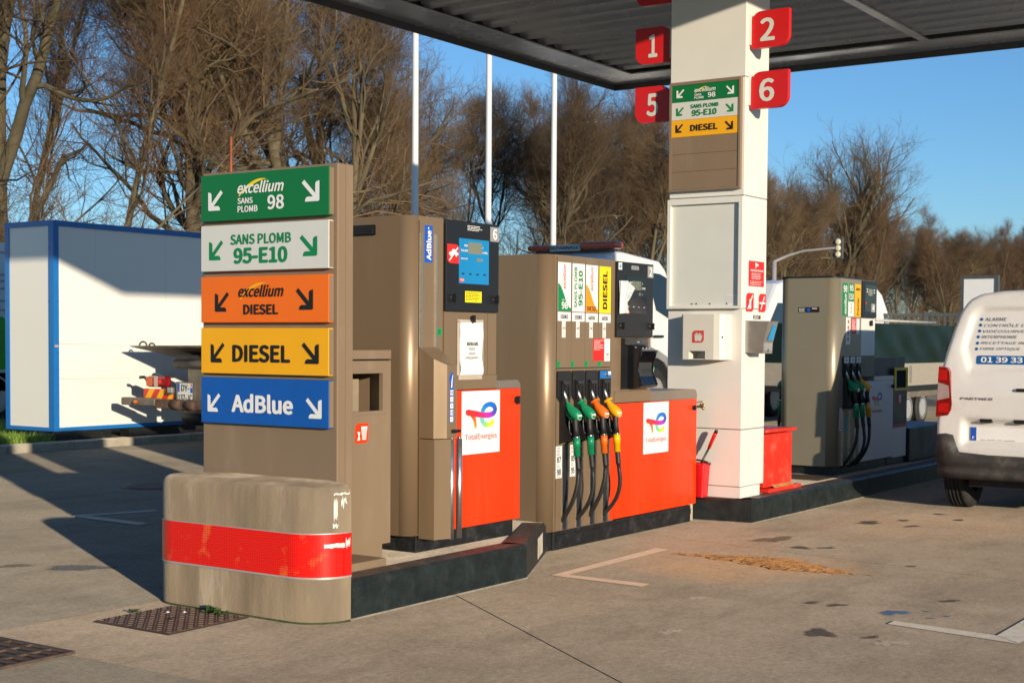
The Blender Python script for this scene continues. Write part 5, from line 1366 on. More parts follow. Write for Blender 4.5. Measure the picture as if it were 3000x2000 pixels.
def csd(P, y, z):
    """signed distance to a convex counter-clockwise polygon (negative inside)"""
    d = -1e9; n = len(P)
    for i in range(n):
        a, b = P[i], P[(i+1) % n]; ex, ey = b[0]-a[0], b[1]-a[1]; l = math.hypot(ex, ey) or 1e-9
        d = max(d, ((y-a[0])*ey-(z-a[1])*ex)/l)
    return d

# --- small panel van at the far right
vn = thing('panel_van', (14.2, 2.97, 0), 'white small panel van with blue and black lettering on its rear doors', 'van')
YC = 2.972
half = [(.80, .30), (.90, .40), (.918, .55), (.922, .68), (.915, .86), (.893, 1.25), (.86, 1.40), (.82, 1.56), (.775, 1.70), (.715, 1.795), (.62, 1.845), (.45, 1.868), (.2, 1.876)]
prof = half+[(0, 1.878)]+[(-a, b) for a, b in half[::-1]]+[(-.4, .30), (0, .30), (.4, .30)]
def resample(P, n):
    L = [0]; m = len(P)
    for i in range(m): L.append(L[-1]+math.dist(P[i], P[(i+1) % m]))
    out = []
    for k in range(n):
        s = L[-1]*k/n; i = max(j for j in range(m) if L[j] <= s); t = (s-L[i])/(L[i+1]-L[i]+1e-9); a, b = P[i], P[(i+1) % m]
        out.append((a[0]+(b[0]-a[0])*t, a[1]+(b[1]-a[1])*t))
    return out
NP = 168
out_ = resample(prof, NP)
def lean(z): return 12.03+.2*max(0, z-1.0)+.35*max(0, z-1.68)**1.5
pin = [(-.675, 1.186), (.675, 1.186), (.747, 1.389), (.675, 1.684), (.60, 1.735), (-.60, 1.735), (-.675, 1.684), (-.747, 1.389)]
pout = [(-.655, 1.07), (.655, 1.07), (.735, 1.147), (.805, 1.376), (.70, 1.70), (.6, 1.76), (-.6, 1.76), (-.70, 1.70), (-.805, 1.376), (-.735, 1.147)]
prec = [(-.70, .575), (.70, .575), (.71, .60), (.71, .78), (.68, .805), (-.68, .805), (-.71, .78), (-.71, .60)]
def rear_x(y, z):
    x = lean(z)
    x += .004*smooth01(-csd(pout, y, z)/.05)+.034*smooth01(-csd(pin, y, z)/.04)+.05*smooth01(-csd(prec, y, z)/.04)
    return x
NR = 46; V = []; F = []
cy_, cz_ = 0., 1.08
scl = [0.02+.93*i/(NR-6) for i in range(NR-5)]+[.965, .98, .992, .998, 1.0]
dxs = [0]*(NR-5)+[.002, .008, .022, .042, .07]
for s_, dx in zip(scl, dxs):
    for (a, b) in out_:
        y, z = a*s_, cz_+(b-cz_)*s_
        V.append((rear_x(y, z)+dx, YC+y, z))
for k in range(NR-1):
    for j in range(NP): F.append((k*NP+j, k*NP+(j+1) % NP, (k+1)*NP+(j+1) % NP, (k+1)*NP+j))
F.append(tuple(range(NP)))
# along the body to the nose
for dx, zt, ws in ((.5, 1.9, 1.), (1.6, 1.9, 1.), (2.6, 1.88, 1.), (3.0, 1.80, .99), (3.3, 1.62, .985), (3.75, 1.18, .97), (4.15, 1.02, .93), (4.32, .86, .88), (4.38, .6, .84)):
    k0 = len(V)//NP
    for (a, b) in out_: V.append((12.1+dx, YC+a*ws, min(b, zt)))
    for j in range(NP): F.append(((k0-1)*NP+j, (k0-1)*NP+(j+1) % NP, k0*NP+(j+1) % NP, k0*NP+j))
F.append(tuple((len(V)//NP-1)*NP+j for j in range(NP))[::-1])
part('body', fixn(MB().add(V, F, True), Vector((14, YC, 1))), VAN_W, vn)
part('door_gap', MB().add([(lean(z)-.0015+(.036 if 1.186 < z < 1.735 else 0)+(.05 if .61 < z < .77 else 0), YC+o, z) for z in (.52, .565, .61, .77, .81, 1.05, 1.19, 1.23, 1.70, 1.735, 1.79) for o in (-.004, .004)], [(2*i, 2*i+1, 2*i+3, 2*i+2) for i in range(10)]), BLACKP, vn)
# bumper: plan outline swept with its own top line
bo = [(12.42, .925, .66), (12.2, .93, .668), (12.06, .915, .668), (11.995, .87, .662), (11.975, .80, .65), (11.968, .765, .56), (11.962, .74, .512), (11.955, .5, .497), (11.95, 0, .493)]
bo = bo+[(a, -b, c) for a, b, c in bo[:-1][::-1]]
V = []; F = []
for (x, y, zt) in bo:
    cx = 12.5
    for (o, z) in ((.05, zt+.012), (0, zt), (-.012, zt-.03), (-.016, .43), (.004, .412), (.006, .37), (-.004, .355), (.02, .315), (.09, .295)):
        d = Vector((x-cx, y*.6, 0)).normalized(); V.append((x-d.x*o, YC+y-d.y*o, z))
m = 9
for i in range(len(bo)-1):
    for j in range(m-1): F.append((i*m+j, i*m+j+1, (i+1)*m+j+1, (i+1)*m+j))
part('bumper', fixn(MB().add(V, F, True), Vector((12.8, YC, .5))), BUMP, vn)
def lamp(sgn):
    o = part('tail_light', MB().prism([(-(YC+sgn*a), b) for a, b in ((.897, 1.232), (.83, 1.225), (.808, 1.19), (.784, .92), (.79, .87), (.815, .825), (.917, .81))], FX(12.026), -.13, .010), LAMP_R, vn)
    part('lamp_insert', MB().prism([(-(YC+sgn*a), b) for a, b in ((.900, 1.10), (.812, 1.073), (.804, .972), (.907, .948))], FX(12.016), -.004, .004), LAMP_C, o)
    for (a0, a1, b0, b1) in ((.825, .895, 1.12, 1.205), (.81, .895, .85, .925)):
        part('lamp_reflector', MB().prism([(-(YC+sgn*a), b) for a, b in ((a0, b0), (a1, b0), (a1, b1), (a0, b1))], FX(12.016), -.004, .0025), mat('lamp_red_deep', (.5, .01, .008), .08, 0, .1, 30, coat=.7), o)
    return o
lamp(1); lamp(-1)
fvl = Frame((12.03, 0, 1.0), (0, -1, 0), (.2, 0, 1))
def VZ(z): return (z-1)*1.0198
rows = [('ALARME', 3.543, 3.362, 1.622, 1.650), ("CONTRÔLE D'ACCÈS", 3.548, 3.02, 1.573, 1.603), ('VIDÉOSURVEILLANCE', 3.552, 2.98, 1.524, 1.553), ('INTERPHONIE', 3.56, 3.268, 1.476, 1.502), ('RECETTAGE INFORMATIQUE', 3.562, 2.87, 1.424, 1.450), ('FIBRE OPTIQUE', 3.566, 3.236, 1.376, 1.401)]
T_IN = -.0245
lettering(fvl, [(r, -a, -b, VZ(c), VZ(d), dict(shear=.2)) for r, a, b, c, d in rows], mat('van_ink', (.05, .05, .06), .4), vn, .0032-.0375)
for (r, a, b, c, d) in rows:
    part('bullet', MB().flat(circ(-(a+.028), VZ((c+d)/2), .013, 14), fvl, .0032-.0375), mat('van_blue', (.01, .10, .32), .35), vn)
s = part('phone_band', MB().flat(rrect(-3.589, -2.60, VZ(1.262), VZ(1.334), .015), fvl, .003-.0375), mat('van_blue', (.01, .10, .32), .35), vn)
lettering(fvl, [('01 39 33 3', -3.552, -3.14, VZ(1.276), VZ(1.322), dict(bold=.016))], WHITE, vn, .0045-.0375)
lettering(FX(12.028), [('PARTNER', -3.685, -3.418, .958, .979, dict(bold=.006))], mat('badge_chrome', (.25, .24, .23), .3, .7), vn, .003)
pb = plate('number_plate', FX(12.079), rect(-3.61, -3.09, .618, .732), WHITE, vn, .006)
part('plate_band', MB().flat(rect(-3.609, -3.562, .619, .731), FX(12.073), .001), BLUE_L, pb)
lettering(FX(12.073), [('F', -3.594, -3.578, .632, .655, dict(bold=.02))], WHITE, pb, .002)
bars(FX(12.073), -3.53, -3.12, .622, .634, 1, mat('grey_ink', (.35, .35, .35), .5), pb, .001, .5, 91)
for u in (3.475, 3.20): part('plate_lamp', MB().rbox(12.03, 12.085, u-.05, u+.05, .772, .806, .006), BLACKP, vn)
part('door_handle', MB().rbox(12.015, 12.045, 3.00, 3.235, 1.035, 1.062, .01), BLACKP, vn)
wheel((12.62, 3.82, .315), .315, .20, vn, 1); wheel((12.62, 2.13, .315), .315, .20, vn, -1); wheel((15.4, 3.80, .315), .315, .20, vn, 1); wheel((15.4, 2.15, .315), .315, .20, vn, -1)
part('underbody', MB().box(12.2, 16.2, 2.3, 3.65, .22, .31), BLACKS, vn)
part('windscreen', MB().add([(15.46, YC+.76, 1.60), (15.46, YC-.76, 1.60), (15.82, YC-.80, 1.22), (15.82, YC+.80, 1.22)], [(0, 1, 2, 3)]), GLASS, vn)
for sg in (-1, 1):
    part('side_window', MB().add([(14.6, YC+sg*.905, 1.22), (15.6, YC+sg*.90, 1.22), (15.35, YC+sg*.85, 1.60), (14.6, YC+sg*.85, 1.60)], [(0, 1, 2, 3)]), GLASS, vn)
    part('headlight', MB().rbox(16.38, 16.47, YC+sg*.62-.15, YC+sg*.62+.15, .72, .84, .02), LAMP_C, vn)
    part('wing_mirror', MB().rbox(15.35, 15.50, YC+sg*1.0-.08, YC+sg*1.0+.08, 1.18, 1.36, .02), BLACKP, vn)

# --- flatbed recovery truck beyond the islands
tw = thing('recovery_truck', (17, 13.7, 0), 'white recovery truck with an orange roof beacon bar and a long flat loading bed', 'truck')
TY0, TY1 = 12.52, 14.875
part('bed', MB().prism([(12.83, 1.322), (12.83, 1.312), (13.9, 1.12), (14.4, 1.10), (20.9, 1.16), (20.9, 1.335)], FY(0), -TY1, -TY0), GRIME, tw)
part('bed_top', MB().add([(12.85, TY0+.01, 1.326), (20.88, TY0+.01, 1.339), (20.88, TY1-.01, 1.339), (12.85, TY1-.01, 1.326)], [(0, 1, 2, 3)]), RUSTY, tw)
part('lashing_ring', MB().tube([(12.9+.02, 14.72+.07*math.cos(PI*i/8), 1.327+.05*math.sin(PI*i/8)) for i in range(9)], .012, 6), RUSTY, tw)
part('lashing_ring', MB().tube([(12.92, 14.55+.05*math.cos(PI*i/8), 1.327+.03*math.sin(PI*i/8)) for i in range(9)], .012, 6), RUSTY, tw)
part('cross_beam', MB().tube([(13.1, 14.29, 1.09), (13.1, 12.9, 1.09)], .062, 14), GRIME, tw)
part('cross_post', MB().box(13.1, 13.3, 13.77, 14.066, .55, 1.03), GRIME, tw)
part('cross_post', MB().box(13.1, 13.3, 13.2, 13.5, .55, 1.03), GRIME, tw)
part('under_bracket', MB().box(13.12, 14.3, 13.9, 14.3, 1.15, 1.21), BLACKS, tw)
for yy in (13.45, 13.85): part('chassis_rail', MB().box(13.3, 23.0, yy-.04, yy+.04, .72, .98), BLACKS, tw)
part('underrun_bar', MB().rbox(12.60, 12.72, 14.15, 14.79, .555, .655, .02), GRIME, tw)
part('underrun_bar', MB().rbox(12.61, 12.71, 12.6, 14.149, .53, .645, .01), RUSTY, tw)
for yy in (13.78, 13.52): part('towing_sleeve', MB().tube([(12.66, yy+.09, .585), (12.66, yy-.09, .585)], .072, 14), RUSTY, tw)
part('side_marker', MB().tube([(12.6, 14.47, .605), (12.55, 14.47, .605), (12.545, 14.47, .605)], [.02, .02, .014], 10), mat('lamp_orange', (.7, .14, .02), .3), tw)
part('mount_bracket', MB().box(12.9, 13.1, 14.0, 14.6, .60, .66), BLACKS, tw)
def tail(y0, y1):
    h = part('tail_lamp', MB().rbox(12.85, 12.95, y0, y1, .787, .932, .03), LAMP_R, tw)
    k = (y1-y0)
    part('lamp_lens', MB().prism(rrect(-(y1-.01), -(y1-.12*k/.38), .80, .92, .015), FX(12.85), -.002, .006), mat('lens_orange', (.55, .10, .02), .2, 0, .1, 20), h)
    part('lamp_lens', MB().prism(rect(-(y1-.42*k), -(y1-.58*k), .795, .925), FX(12.85), -.002, .006), mat('lens_pale', (.5, .36, .28), .2, 0, .1, 20), h)
    part('lamp_lens', MB().prism(circ(-(y1-.70*k), .86, .03, 14), FX(12.85), -.002, .007), mat('lens_bright_red', (.9, .03, .02), .2), h)  # round lens in a brighter red than the housing
tail(14.204, 14.587); tail(12.75, 13.13)
part('lamp_horn', MB().tube([(12.9, 14.58, .80), (12.87, 14.61, .90), (12.85, 14.62, .915), (12.84, 14.69, .91)], [.015, .02, .02, .022], 8), BLACKP, tw)
hz = part('hazard_plate', MB().prism(rrect(-14.578, -14.02, .64, .77, .03, (0, 0, 0, 1)), FX(12.8), -.01, 0), mat('hazard_red', (.62, .035, .015), .35, 0, .1, 10), tw)
for i in range(3):
    u = -14.55+i*.21
    part('hazard_stripe', MB().flat([(max(-14.577, u), .641), (min(-14.021, u+.105), .641), (min(-14.021, u+.195), .769), (min(-14.021, u+.09), .769)], FX(12.8), .0015), YELLOW, hz)
np_ = part('number_plate', MB().prism(rect(-13.92, -13.577, .60, .872), FX(12.76), -.006, 0), GRIME, tw)
part('plate_face', MB().flat(rect(-13.89, -13.62, .61, .855), FX(12.76), .002), SIGN_W, np_)
part('plate_band', MB().flat(rect(-13.889, -13.852, .742, .854), FX(12.76), .003), BLUE_L, np_)
part('plate_band', MB().flat(rect(-13.66, -13.621, .735, .80), FX(12.76), .003), BLUE_L, np_)
part('plate_badge', MB().flat(rect(-13.655, -13.628, .815, .848), FX(12.76), .003), mat('lens_orange', (.55, .10, .02), .2), np_)
lettering(FX(12.76), [('DY-', -13.825, -13.675, .752, .838, dict(bold=.012)), ('137-JC', -13.88, -13.625, .625, .712, dict(bold=.012))], BLACK_INK, np_, .0035)
part('plate_lamp', MB().rbox(12.70, 12.76, 13.94, 14.02, .72, .80, .012), STEEL, tw)
part('skid_roller', MB().lathe([(.10, -.16), (.105, -.15), (.105, .15), (.10, .16)], (13.3, 14.14, .385), 'y', 20), BLACKR, tw)
part('roller_bracket', MB().box(13.25, 13.35, 13.95, 13.975, .38, .72), BLACKS, tw)
for xx, rr in ((15.6, .46), (22.95, .48)):
    wheel((xx, TY0+.17, rr), rr, .30, tw, -1); wheel((xx, TY1-.17, rr), rr, .30, tw, 1)
# cab
CABX0, CABX1 = 21.35, 24.1
cab = [(CABX0, .75), (CABX1+.1, .55), (CABX1+.12, 1.35), (CABX1-.05, 1.75), (CABX1-.55, 2.75), (CABX1-.75, 2.9), (CABX0+.7, 3.0), (CABX0+.25, 2.99), (CABX0+.06, 2.86), (CABX0, 2.6)]
cbm = MB(); lay = [(TY0+.08, 1.), (TY0+.02, .985), (TY0+.10, .955)]
c0 = (22.7, 1.75); n = len(cab); V = []; F = []
secs = [(TY0+.22, .90), (TY0+.12, .955), (TY0+.06, .99), (TY0+.06, 1.0), (TY1-.12, 1.0), (TY1-.12, .99), (TY1-.18, .955), (TY1-.28, .90)]
secs = [(TY0+.08, .972), (TY0+.095, .985), (TY0+.14, 1.0), (TY1-.47, 1.0), (TY1-.425, .985), (TY1-.41, .972)]
for y, s_ in secs: V += [(c0[0]+(p[0]-c0[0])*s_, y+(.10*max(0, (p[1]-1.9))*(1 if y < 13.5 else -1)), c0[1]+(p[1]-c0[1])*s_) for p in cab]
for k in range(len(secs)-1):
    for j in range(n): F.append((k*n+j, k*n+(j+1) % n, (k+1)*n+(j+1) % n, (k+1)*n+j))
F += [tuple(range(n)), tuple(range(len(V)-n, len(V)))]
cb = part('cab', fixn(MB().add(V, F), Vector((22.7, 13.7, 1.75))), TRUCK_W, tw)
def cabside(P, t=.004):
    """polygon on the near cab side, which leans in above 1.9 m"""
    return MB().add([(x, TY0+.08+.10*max(0, z-1.9)*.97-t, z) for x, z in P], [tuple(range(len(P)))])
part('side_window', cabside([(23.07, 2.0), (23.52, 1.86), (23.86, 1.84), (23.62, 2.58), (23.3, 2.66), (23.08, 2.67), (22.98, 2.62), (22.97, 2.3)]), GLASS, cb)
part('door_line', MB().tube([(22.86, TY0+.078+.10*max(0, z-1.9), z) for z in (1.30, 1.6, 1.9, 2.3, 2.72)], .006, 6), mat('gap_grey', (.2, .2, .2), .6), cb)
part('door_handle', MB().rbox(22.96, 23.30, TY0+.045, TY0+.08, 1.50, 1.545, .01), BLACKP, cb)
arch = [(22.35, .85), (22.36, 1.08), (22.5, 1.24), (22.75, 1.30), (23.05, 1.28), (23.4, 1.16), (23.62, .9), (23.5, .9), (23.3, 1.05), (23.05, 1.13), (22.8, 1.13), (22.6, 1.05), (22.47, .85)]
part('wheel_arch', MB().prism(arch, FY(TY0+.09), 0, .05), mat('arch_grey', (.25, .25, .25), .5, 0, .1, 5), cb)
part('arch_well', MB().prism([(22.47, .5), (23.5, .5), (23.5, .9), (23.3, 1.05), (23.05, 1.13), (22.8, 1.13), (22.6, 1.05), (22.47, .85)], FY(TY0+.085), 0, .012), BLACKS, cb)
AMB = mat('amber_dome', (.5, .085, .03), .25, 0, .2, 15, coat=.3)
bb = part('beacon_bar', MB().rbox(21.45, 21.75, 12.53, 13.26, 3.02, 3.15, .05, 3), AMB, tw)
part('beacon_dome', MB().rbox(21.45, 21.75, 13.90, 14.37, 3.02, 3.12, .05, 3), AMB, bb)
part('beacon_panel', MB().rbox(21.47, 21.73, 13.265, 13.895, 3.0, 3.115, .012), mat('panel_pale', (.5, .53, .53), .35), bb)
part('beacon_base', MB().box(21.5, 21.7, 12.7, 14.2, 2.975, 3.019), BLACKP, bb)
lettering(FX(21.47), [('DEPANNAGE', -13.88, -13.28, 3.03, 3.09, dict(bold=.02))], mat('ink_navy', (.02, .03, .06), .4), bb, .004)
part('aerial', MB().tube([(22.6, 12.75, 2.95), (22.5, 12.72, 3.5)], .006, 5), BLACKP, cb)
solo('marker_pole', MB().tube([(18.74, 19, .05), (18.74, 19, 4.4), (18.74, 19, 5.07)], [.03, .026, .024], 8), mat('rust_orange', (.3, .08, .025), .7, 0, .4, 3), (18.74, 19, 0), 'thin rusty orange pole rising behind the fuel totem', 'pole')

# --- tall white van
wv = thing('tall_van', (28, 12.4, 0), 'tall white van standing behind dispenser 4', 'van')
WVY0, WVY1 = 11.5, 13.45
side = [(25.0, .42), (25.0, 1.0), (24.55, 1.08), (24.35, .5), (24.4, .42)]
body = [(24.2, .45), (32.3, .45), (32.45, 1.0), (32.32, 2.1), (32.0, 2.55), (31.7, 2.68), (26.6, 2.66), (26.2, 2.58), (25.3, 1.75), (24.4, 1.45), (24.2, 1.2)]
V = []; F = []; n = len(body); c0 = (27.7, 1.5)
secs = [(WVY0, .965), (WVY0+.02, .985), (WVY0+.09, 1.0), (WVY1-.09, 1.0), (WVY1-.02, .985), (WVY1, .965)]
for y, s_ in secs: V += [(c0[0]+(p[0]-c0[0])*(1-(1-s_)*.4), y+(.10*max(0, p[1]-1.3)*(1 if y < 12.4 else -1)), c0[1]+(p[1]-c0[1])*s_) for p in body]
for k in range(len(secs)-1):
    for j in range(n): F.append((k*n+j, k*n+(j+1) % n, (k+1)*n+(j+1) % n, (k+1)*n+j))
F += [tuple(range(n)), tuple(range(len(V)-n, len(V)))]
part('body', fixn(MB().add(V, F), Vector((27.7, 12.5, 1.5))), TRUCK_W, wv)
def wvside(P, m, nm, t=.006): return part(nm, MB().add([(x, WVY0+.1*max(0, z-1.3)*.98-t, z) for x, z in P], [tuple(range(len(P)))]), m, wv)
for z in (2.22, 1.62, .95):
    part('side_crease', MB().tube([(26.6, WVY0+.1*max(0, z-1.3)-.002, z), (31.3, WVY0+.1*max(0, z-1.3)-.002, z)], .010, 6), TRUCK_W, wv)
wvside([(31.35, .55), (31.38, .55), (31.32, 2.5), (31.29, 2.5)], mat('gap_grey', (.2, .2, .2), .6), 'door_line')
part('door_hinge', MB().rbox(32.05, 32.4, WVY0+.06, WVY0+.16, 1.95, 2.1, .03), TRUCK_W, wv)
part('door_hinge', MB().rbox(32.1, 32.45, WVY0+.0, WVY0+.08, 1.0, 1.12, .03), TRUCK_W, wv)
arch = [(25.1, .45), (25.14, .75), (25.3, .98), (25.6, 1.06), (26.0, 1.06), (26.3, .92), (26.45, .6), (26.45, .45)]
wvside(arch, BUMP, 'wheel_arch', .012)
wvside([(25.3, 1.5), (26.5, 1.45), (26.45, 2.2), (26.1, 2.2)], GLASS, 'side_window')
wheel((25.78, WVY0+.10, .35), .35, .24, wv, -1, .62); wheel((25.78, WVY1-.10, .35), .35, .24, wv, 1, .62)
wheel((29.9, WVY0+.10, .35), .35, .24, wv, -1, .62); wheel((29.9, WVY1-.10, .35), .35, .24, wv, 1, .62)
part('bumper', MB().rbox(24.08, 24.3, WVY0+.05, WVY1-.05, .35, .75, .04), BUMP, wv)
part('windscreen', MB().add([(26.15, WVY0+.25, 2.5), (26.15, WVY1-.25, 2.5), (25.28, WVY1-.12, 1.77), (25.28, WVY0+.12, 1.77)], [(0, 1, 2, 3)]), GLASS, wv)

# --- trailer with green sheeting
tr = thing('trailer', (25.5, 9.3, 0), 'twin axle trailer with wooden sides and green sheeting darkened as if in shade', 'trailer')
WOOD = mat('grey_plywood', (.33, .29, .23), .7, 0, .12, 6, dirt=(.2, .17, .13), dirt_amt=.4, dirt_scale=3, stretch=(1, 1, 6))
TARP = mat('green_sheeting_shaded', (.0015, .011, .0065), .4, 0, .15, 2, .3, 4)  # green darkened so that the colour itself carries the shade
RX0, RX1, RY0, RY1 = 22.4, 28.6, 8.32, 10.3
part('deck', MB().box(RX0, RX1, RY0, RY1, .60, .70), BLACKS, tr)
for y0, y1 in ((RY0, RY0+.03), (RY1-.03, RY1)): part('side_board', MB().box(RX0, RX1, y0, y1, .702, 1.085), WOOD, tr)
part('end_board', MB().box(RX0, RX0+.03, RY0+.031, RY1-.031, .702, 1.085), WOOD, tr)
part('end_board', MB().box(RX1-.03, RX1, RY0+.031, RY1-.031, .702, 1.085), WOOD, tr)
# sheeting with slack folds
mb = MB(); nx, nz = 60, 8; V = []
for j in range(nz+1):
    for i in range(nx+1):
        u = i/nx; v = j/nz
        V.append((RX0+(RX1-RX0)*u, RY0-.004-.012*math.sin(u*37+v*5)*math.sin(PI*v)-.01*math.sin(u*17-v*3)*math.sin(PI*v), 1.09+.66*v))
mb.add(V, [(j*(nx+1)+i, j*(nx+1)+i+1, (j+1)*(nx+1)+i+1, (j+1)*(nx+1)+i) for j in range(nz) for i in range(nx)], True)
part('sheeting', mb, TARP, tr)
part('sheeting', MB().box(RX0, RX1, RY1-.02, RY1, 1.09, 1.75), TARP, tr)
part('sheeting', MB().box(RX0, RX0+.02, RY0+.01, RY1-.021, 1.09, 1.75), TARP, tr)
part('sheeting', MB().box(RX1-.02, RX1, RY0+.01, RY1-.021, 1.09, 1.75), TARP, tr)
part('top_rail', MB().tube([(RX0+.3, RY0+.05, 1.80), (25.75, RY0+.05, 1.80)], .022, 8), mat('rail_grey', (.5, .48, .42), .5, .2), tr)
part('latch', MB().rbox(24.25, 24.30, RY0-.03, RY0-.001, .75, 1.04, .008), STEEL, tr)
part('frame_rail', MB().box(RX0, RX1, RY0+.02, RY0+.08, .50, .598), GRIME, tr)
for xx in (24.35, 25.1):
    wheel((xx, RY0+.14, .30), .30, .2, tr, -1, .66); wheel((xx, RY1-.14, .30), .30, .2, tr, 1, .66)
part('drawbar', MB().tube([(RX0, 9.3, .55), (RX0-1.3, 9.3, .5)], .05, 8), BLACKS, tr)
part('jockey_wheel', MB().tube([(RX0-.9, 9.42, .9), (RX0-.9, 9.42, .02)], .03, 8), STEEL, tr)

# --- lorry at the far left, mostly hidden by the container
lo = thing('box_lorry', (11.5, 21.2, 0), 'white and green box lorry standing behind the white container', 'truck')
LG = mat('lorry_green', (.04, .34, .02), .4, 0, .2, 2)
part('box', MB().box(7.4, 15.3, 20.0, 22.4, .85, 2.95), mat('lorry_white', (.6, .63, .65), .4, 0, .05, 1), lo)
for zz in (2.78, 2.42, 2.32, 2.2, 2.0, 1.85): part('side_rib', MB().box(7.4, 15.3, 19.985, 19.999, zz, zz+.025), GREY, lo)
part('green_panel', MB().prism([(8, .9), (15.25, .9), (15.25, 1.35), (14.62, 1.75), (13.5, 1.9), (8, 2.0)], FY(20.0), 0, .004), LG, lo)
part('skirt', MB().box(7.4, 15.3, 20.05, 22.35, .55, .849), BLACKS, lo)
for xx in (8.6, 13.4, 14.5):
    wheel((xx, 20.2, .5), .5, .3, lo, -1); wheel((xx, 22.2, .5), .5, .3, lo, 1)
part('cab', MB().rbox(5.2, 7.3, 20.0, 22.4, .5, 2.9, .12), TRUCK_W, lo)
part('cab_window', MB().prism([(5.5, 1.7), (6.7, 1.7), (6.7, 2.5), (5.7, 2.5)], FY(20.0), 0, .004), GLASS, lo)

# ------------------------------------------------------------------ white container with blue frame
ct = thing('storage_container', (14.5, 15.8, .1), 'white panel container with blue corner frame on the verge', 'container')
CW = mat('container_white', (.78, .76, .70), .4, 0, .02, 1, dirt=(.6, .56, .48), dirt_amt=.12, dirt_scale=2)
CB = mat('container_blue', (.008, .15, .46), .4, 0, .06, 4)
KX0, KX1, KY0, KY1 = 11.95, 18.0, 15.3, 16.29
pxs = [12.03, 12.64, 13.85, 15.06, 16.27, 17.48, 17.93]
for i in range(6):
    part('wall_panel', MB().box(pxs[i]+.0015, pxs[i+1]-.0015, KY0+.012, KY0+.05, .215, 2.86), CW, ct)
part('end_panel', MB().box(KX0+.012, KX0+.05, KY0+.06, KY1-.06, .25, 2.86), CW, ct)
part('end_panel', MB().box(KX1-.05, KX1-.012, KY0+.06, KY1-.06, .25, 2.86), CW, ct)
part('wall_panel', MB().box(KX0+.06, KX1-.06, KY1-.05, KY1-.012, .215, 2.86), CW, ct)
for (x0, x1, y0, y1) in ((KX0, KX0+.085, KY0, KY0+.10), (KX0, KX0+.085, KY1-.085, KY1), (KX1-.085, KX1, KY0, KY0+.10), (KX1-.085, KX1, KY1-.085, KY1)):
    part('corner_post', MB().box(x0, x1, y0, y1, .212, 2.853), CB, ct)
for (x0, x1, y0, y1) in ((KX0-.004, KX1+.004, KY0-.004, KY0+.09), (KX0-.004, KX1+.004, KY1-.09, KY1+.004), (KX0-.004, KX0+.09, KY0+.0905, KY1-.0905), (KX1-.09, KX1+.004, KY0+.0905, KY1-.0905)):
    part('top_rail', MB().box(x0, x1, y0, y1, 2.8535, 2.925), CB, ct)
for (x0, x1, y0, y1) in ((KX0+.086, KX1-.086, KY0+.002, KY0+.011), (KX0+.002, KX0+.0115, KY0+.101, KY1-.086)):
    part('bottom_rail', MB().box(x0, x1, y0, y1, .213, .262), CB, ct)
part('roof', MB().box(KX0+.09, KX1-.09, KY0+.09, KY1-.09, 2.86, 2.91), CW, ct)
part('floor', MB().box(KX0+.05, KX1-.05, KY0+.05, KY1-.05, .19, .212), BLACKS, ct)
for (x0, x1) in ((KX0+.05, 12.9), (13.2, 14.9), (16.6, 17.9)):
    part('skid', MB().box(x0, x1, KY0+.03, KY0+.2, .086, .2115), BLACKS, ct)
for zz in (.55, 1.22, 1.89, 2.57):
    for (x, y, ax) in ((KX0+.07, KY0, 'y'), (KX0+.0, KY0+.085, 'x'), (KX0, KY1-.03, 'x')):
        part('bolt', MB().lathe([(.010, 0), (.010, -.004)], (x, y, zz), ax, 8), mat('bolt_blue', (.01, .06, .2), .4), ct)
for zz, xa, xb in ((1.335, 12.05, 13.35), (.885, 12.05, 13.2)): part('scratch', MB().flat([(xa, zz), (xb, zz-.006), (xb, zz), (xa, zz+.010)], FY(KY0+.012), .0012), mat('scratch_grey', (.55, .52, .45), .6), ct)
part('scrape', MB().flat([(11.965, 1.30), (12.02, 1.30), (12.03, 1.325), (11.965, 1.33)], FY(KY0), .0012), mat('scrape_tan', (.45, .33, .2), .7), ct)

# ------------------------------------------------------------------ poles, fence, light box, traffic light
POLE = mat('pole_white', (.68, .68, .66), .4, 0, .04, 2)
for i, xx in enumerate((20.3, 22.56, 24.86)):
    t = thing('flag_pole', (xx, 16, .085), 'tall plain white flag pole standing behind the recovery truck', 'pole', 'white flag poles along the verge')
    part('shaft', MB().tube([(xx, 16, .1), (xx, 16, 4), (xx, 16, 12)], [.068, .060, .042], 18), POLE, t)
    part('base', MB().lathe([(.14, 0), (.14, .03), (.08, .05), (.075, .25)], (xx, 16, .085), 'z', 18), POLE, t)
fnx = 32.
fe = thing('metal_fence', (fnx, 9, 0), 'dark grey metal railing fence behind the trailer', 'fence')
FEN = mat('fence_grey', (.09, .10, .10), .45, .2, .1, 5)
for z in (.25, 2.05): part('rail', MB().box(fnx-.03, fnx+.03, 3.0, 14.6, z, z+.06), FEN, fe)
y = 3.05; i = 0
while y < 14.6:
    if i % 18 == 0: part('post', MB().box(fnx-.045, fnx+.045, y-.04, y+.04, 0, 2.14), FEN, fe)
    else: part('bar', MB().box(fnx-.012, fnx+.012, y-.022, y+.022, .31, 2.05), FEN, fe)
    y += .14; i += 1
lbx = thing('light_box_sign', (37, 8.5, 0), 'blank white advertising panel in a dark frame behind the panel van', 'sign')
def at_px(x, y, X): # photo pixel to the plane X = const
    d = rt2*((x-1500)/FPX)+up2*(-(y-CYP)/FPX)+fw
    return Vector((0, 0, CAM_H))+d*(X/d.x)
a = at_px(2815, 808, 37); b = at_px(2925, 808, 37)
ya, yb, zt = a.y, b.y, a.z
part('panel', MB().box(37.02, 37.10, yb+.08, ya-.08, .9, zt-.08), WHITE, lbx)
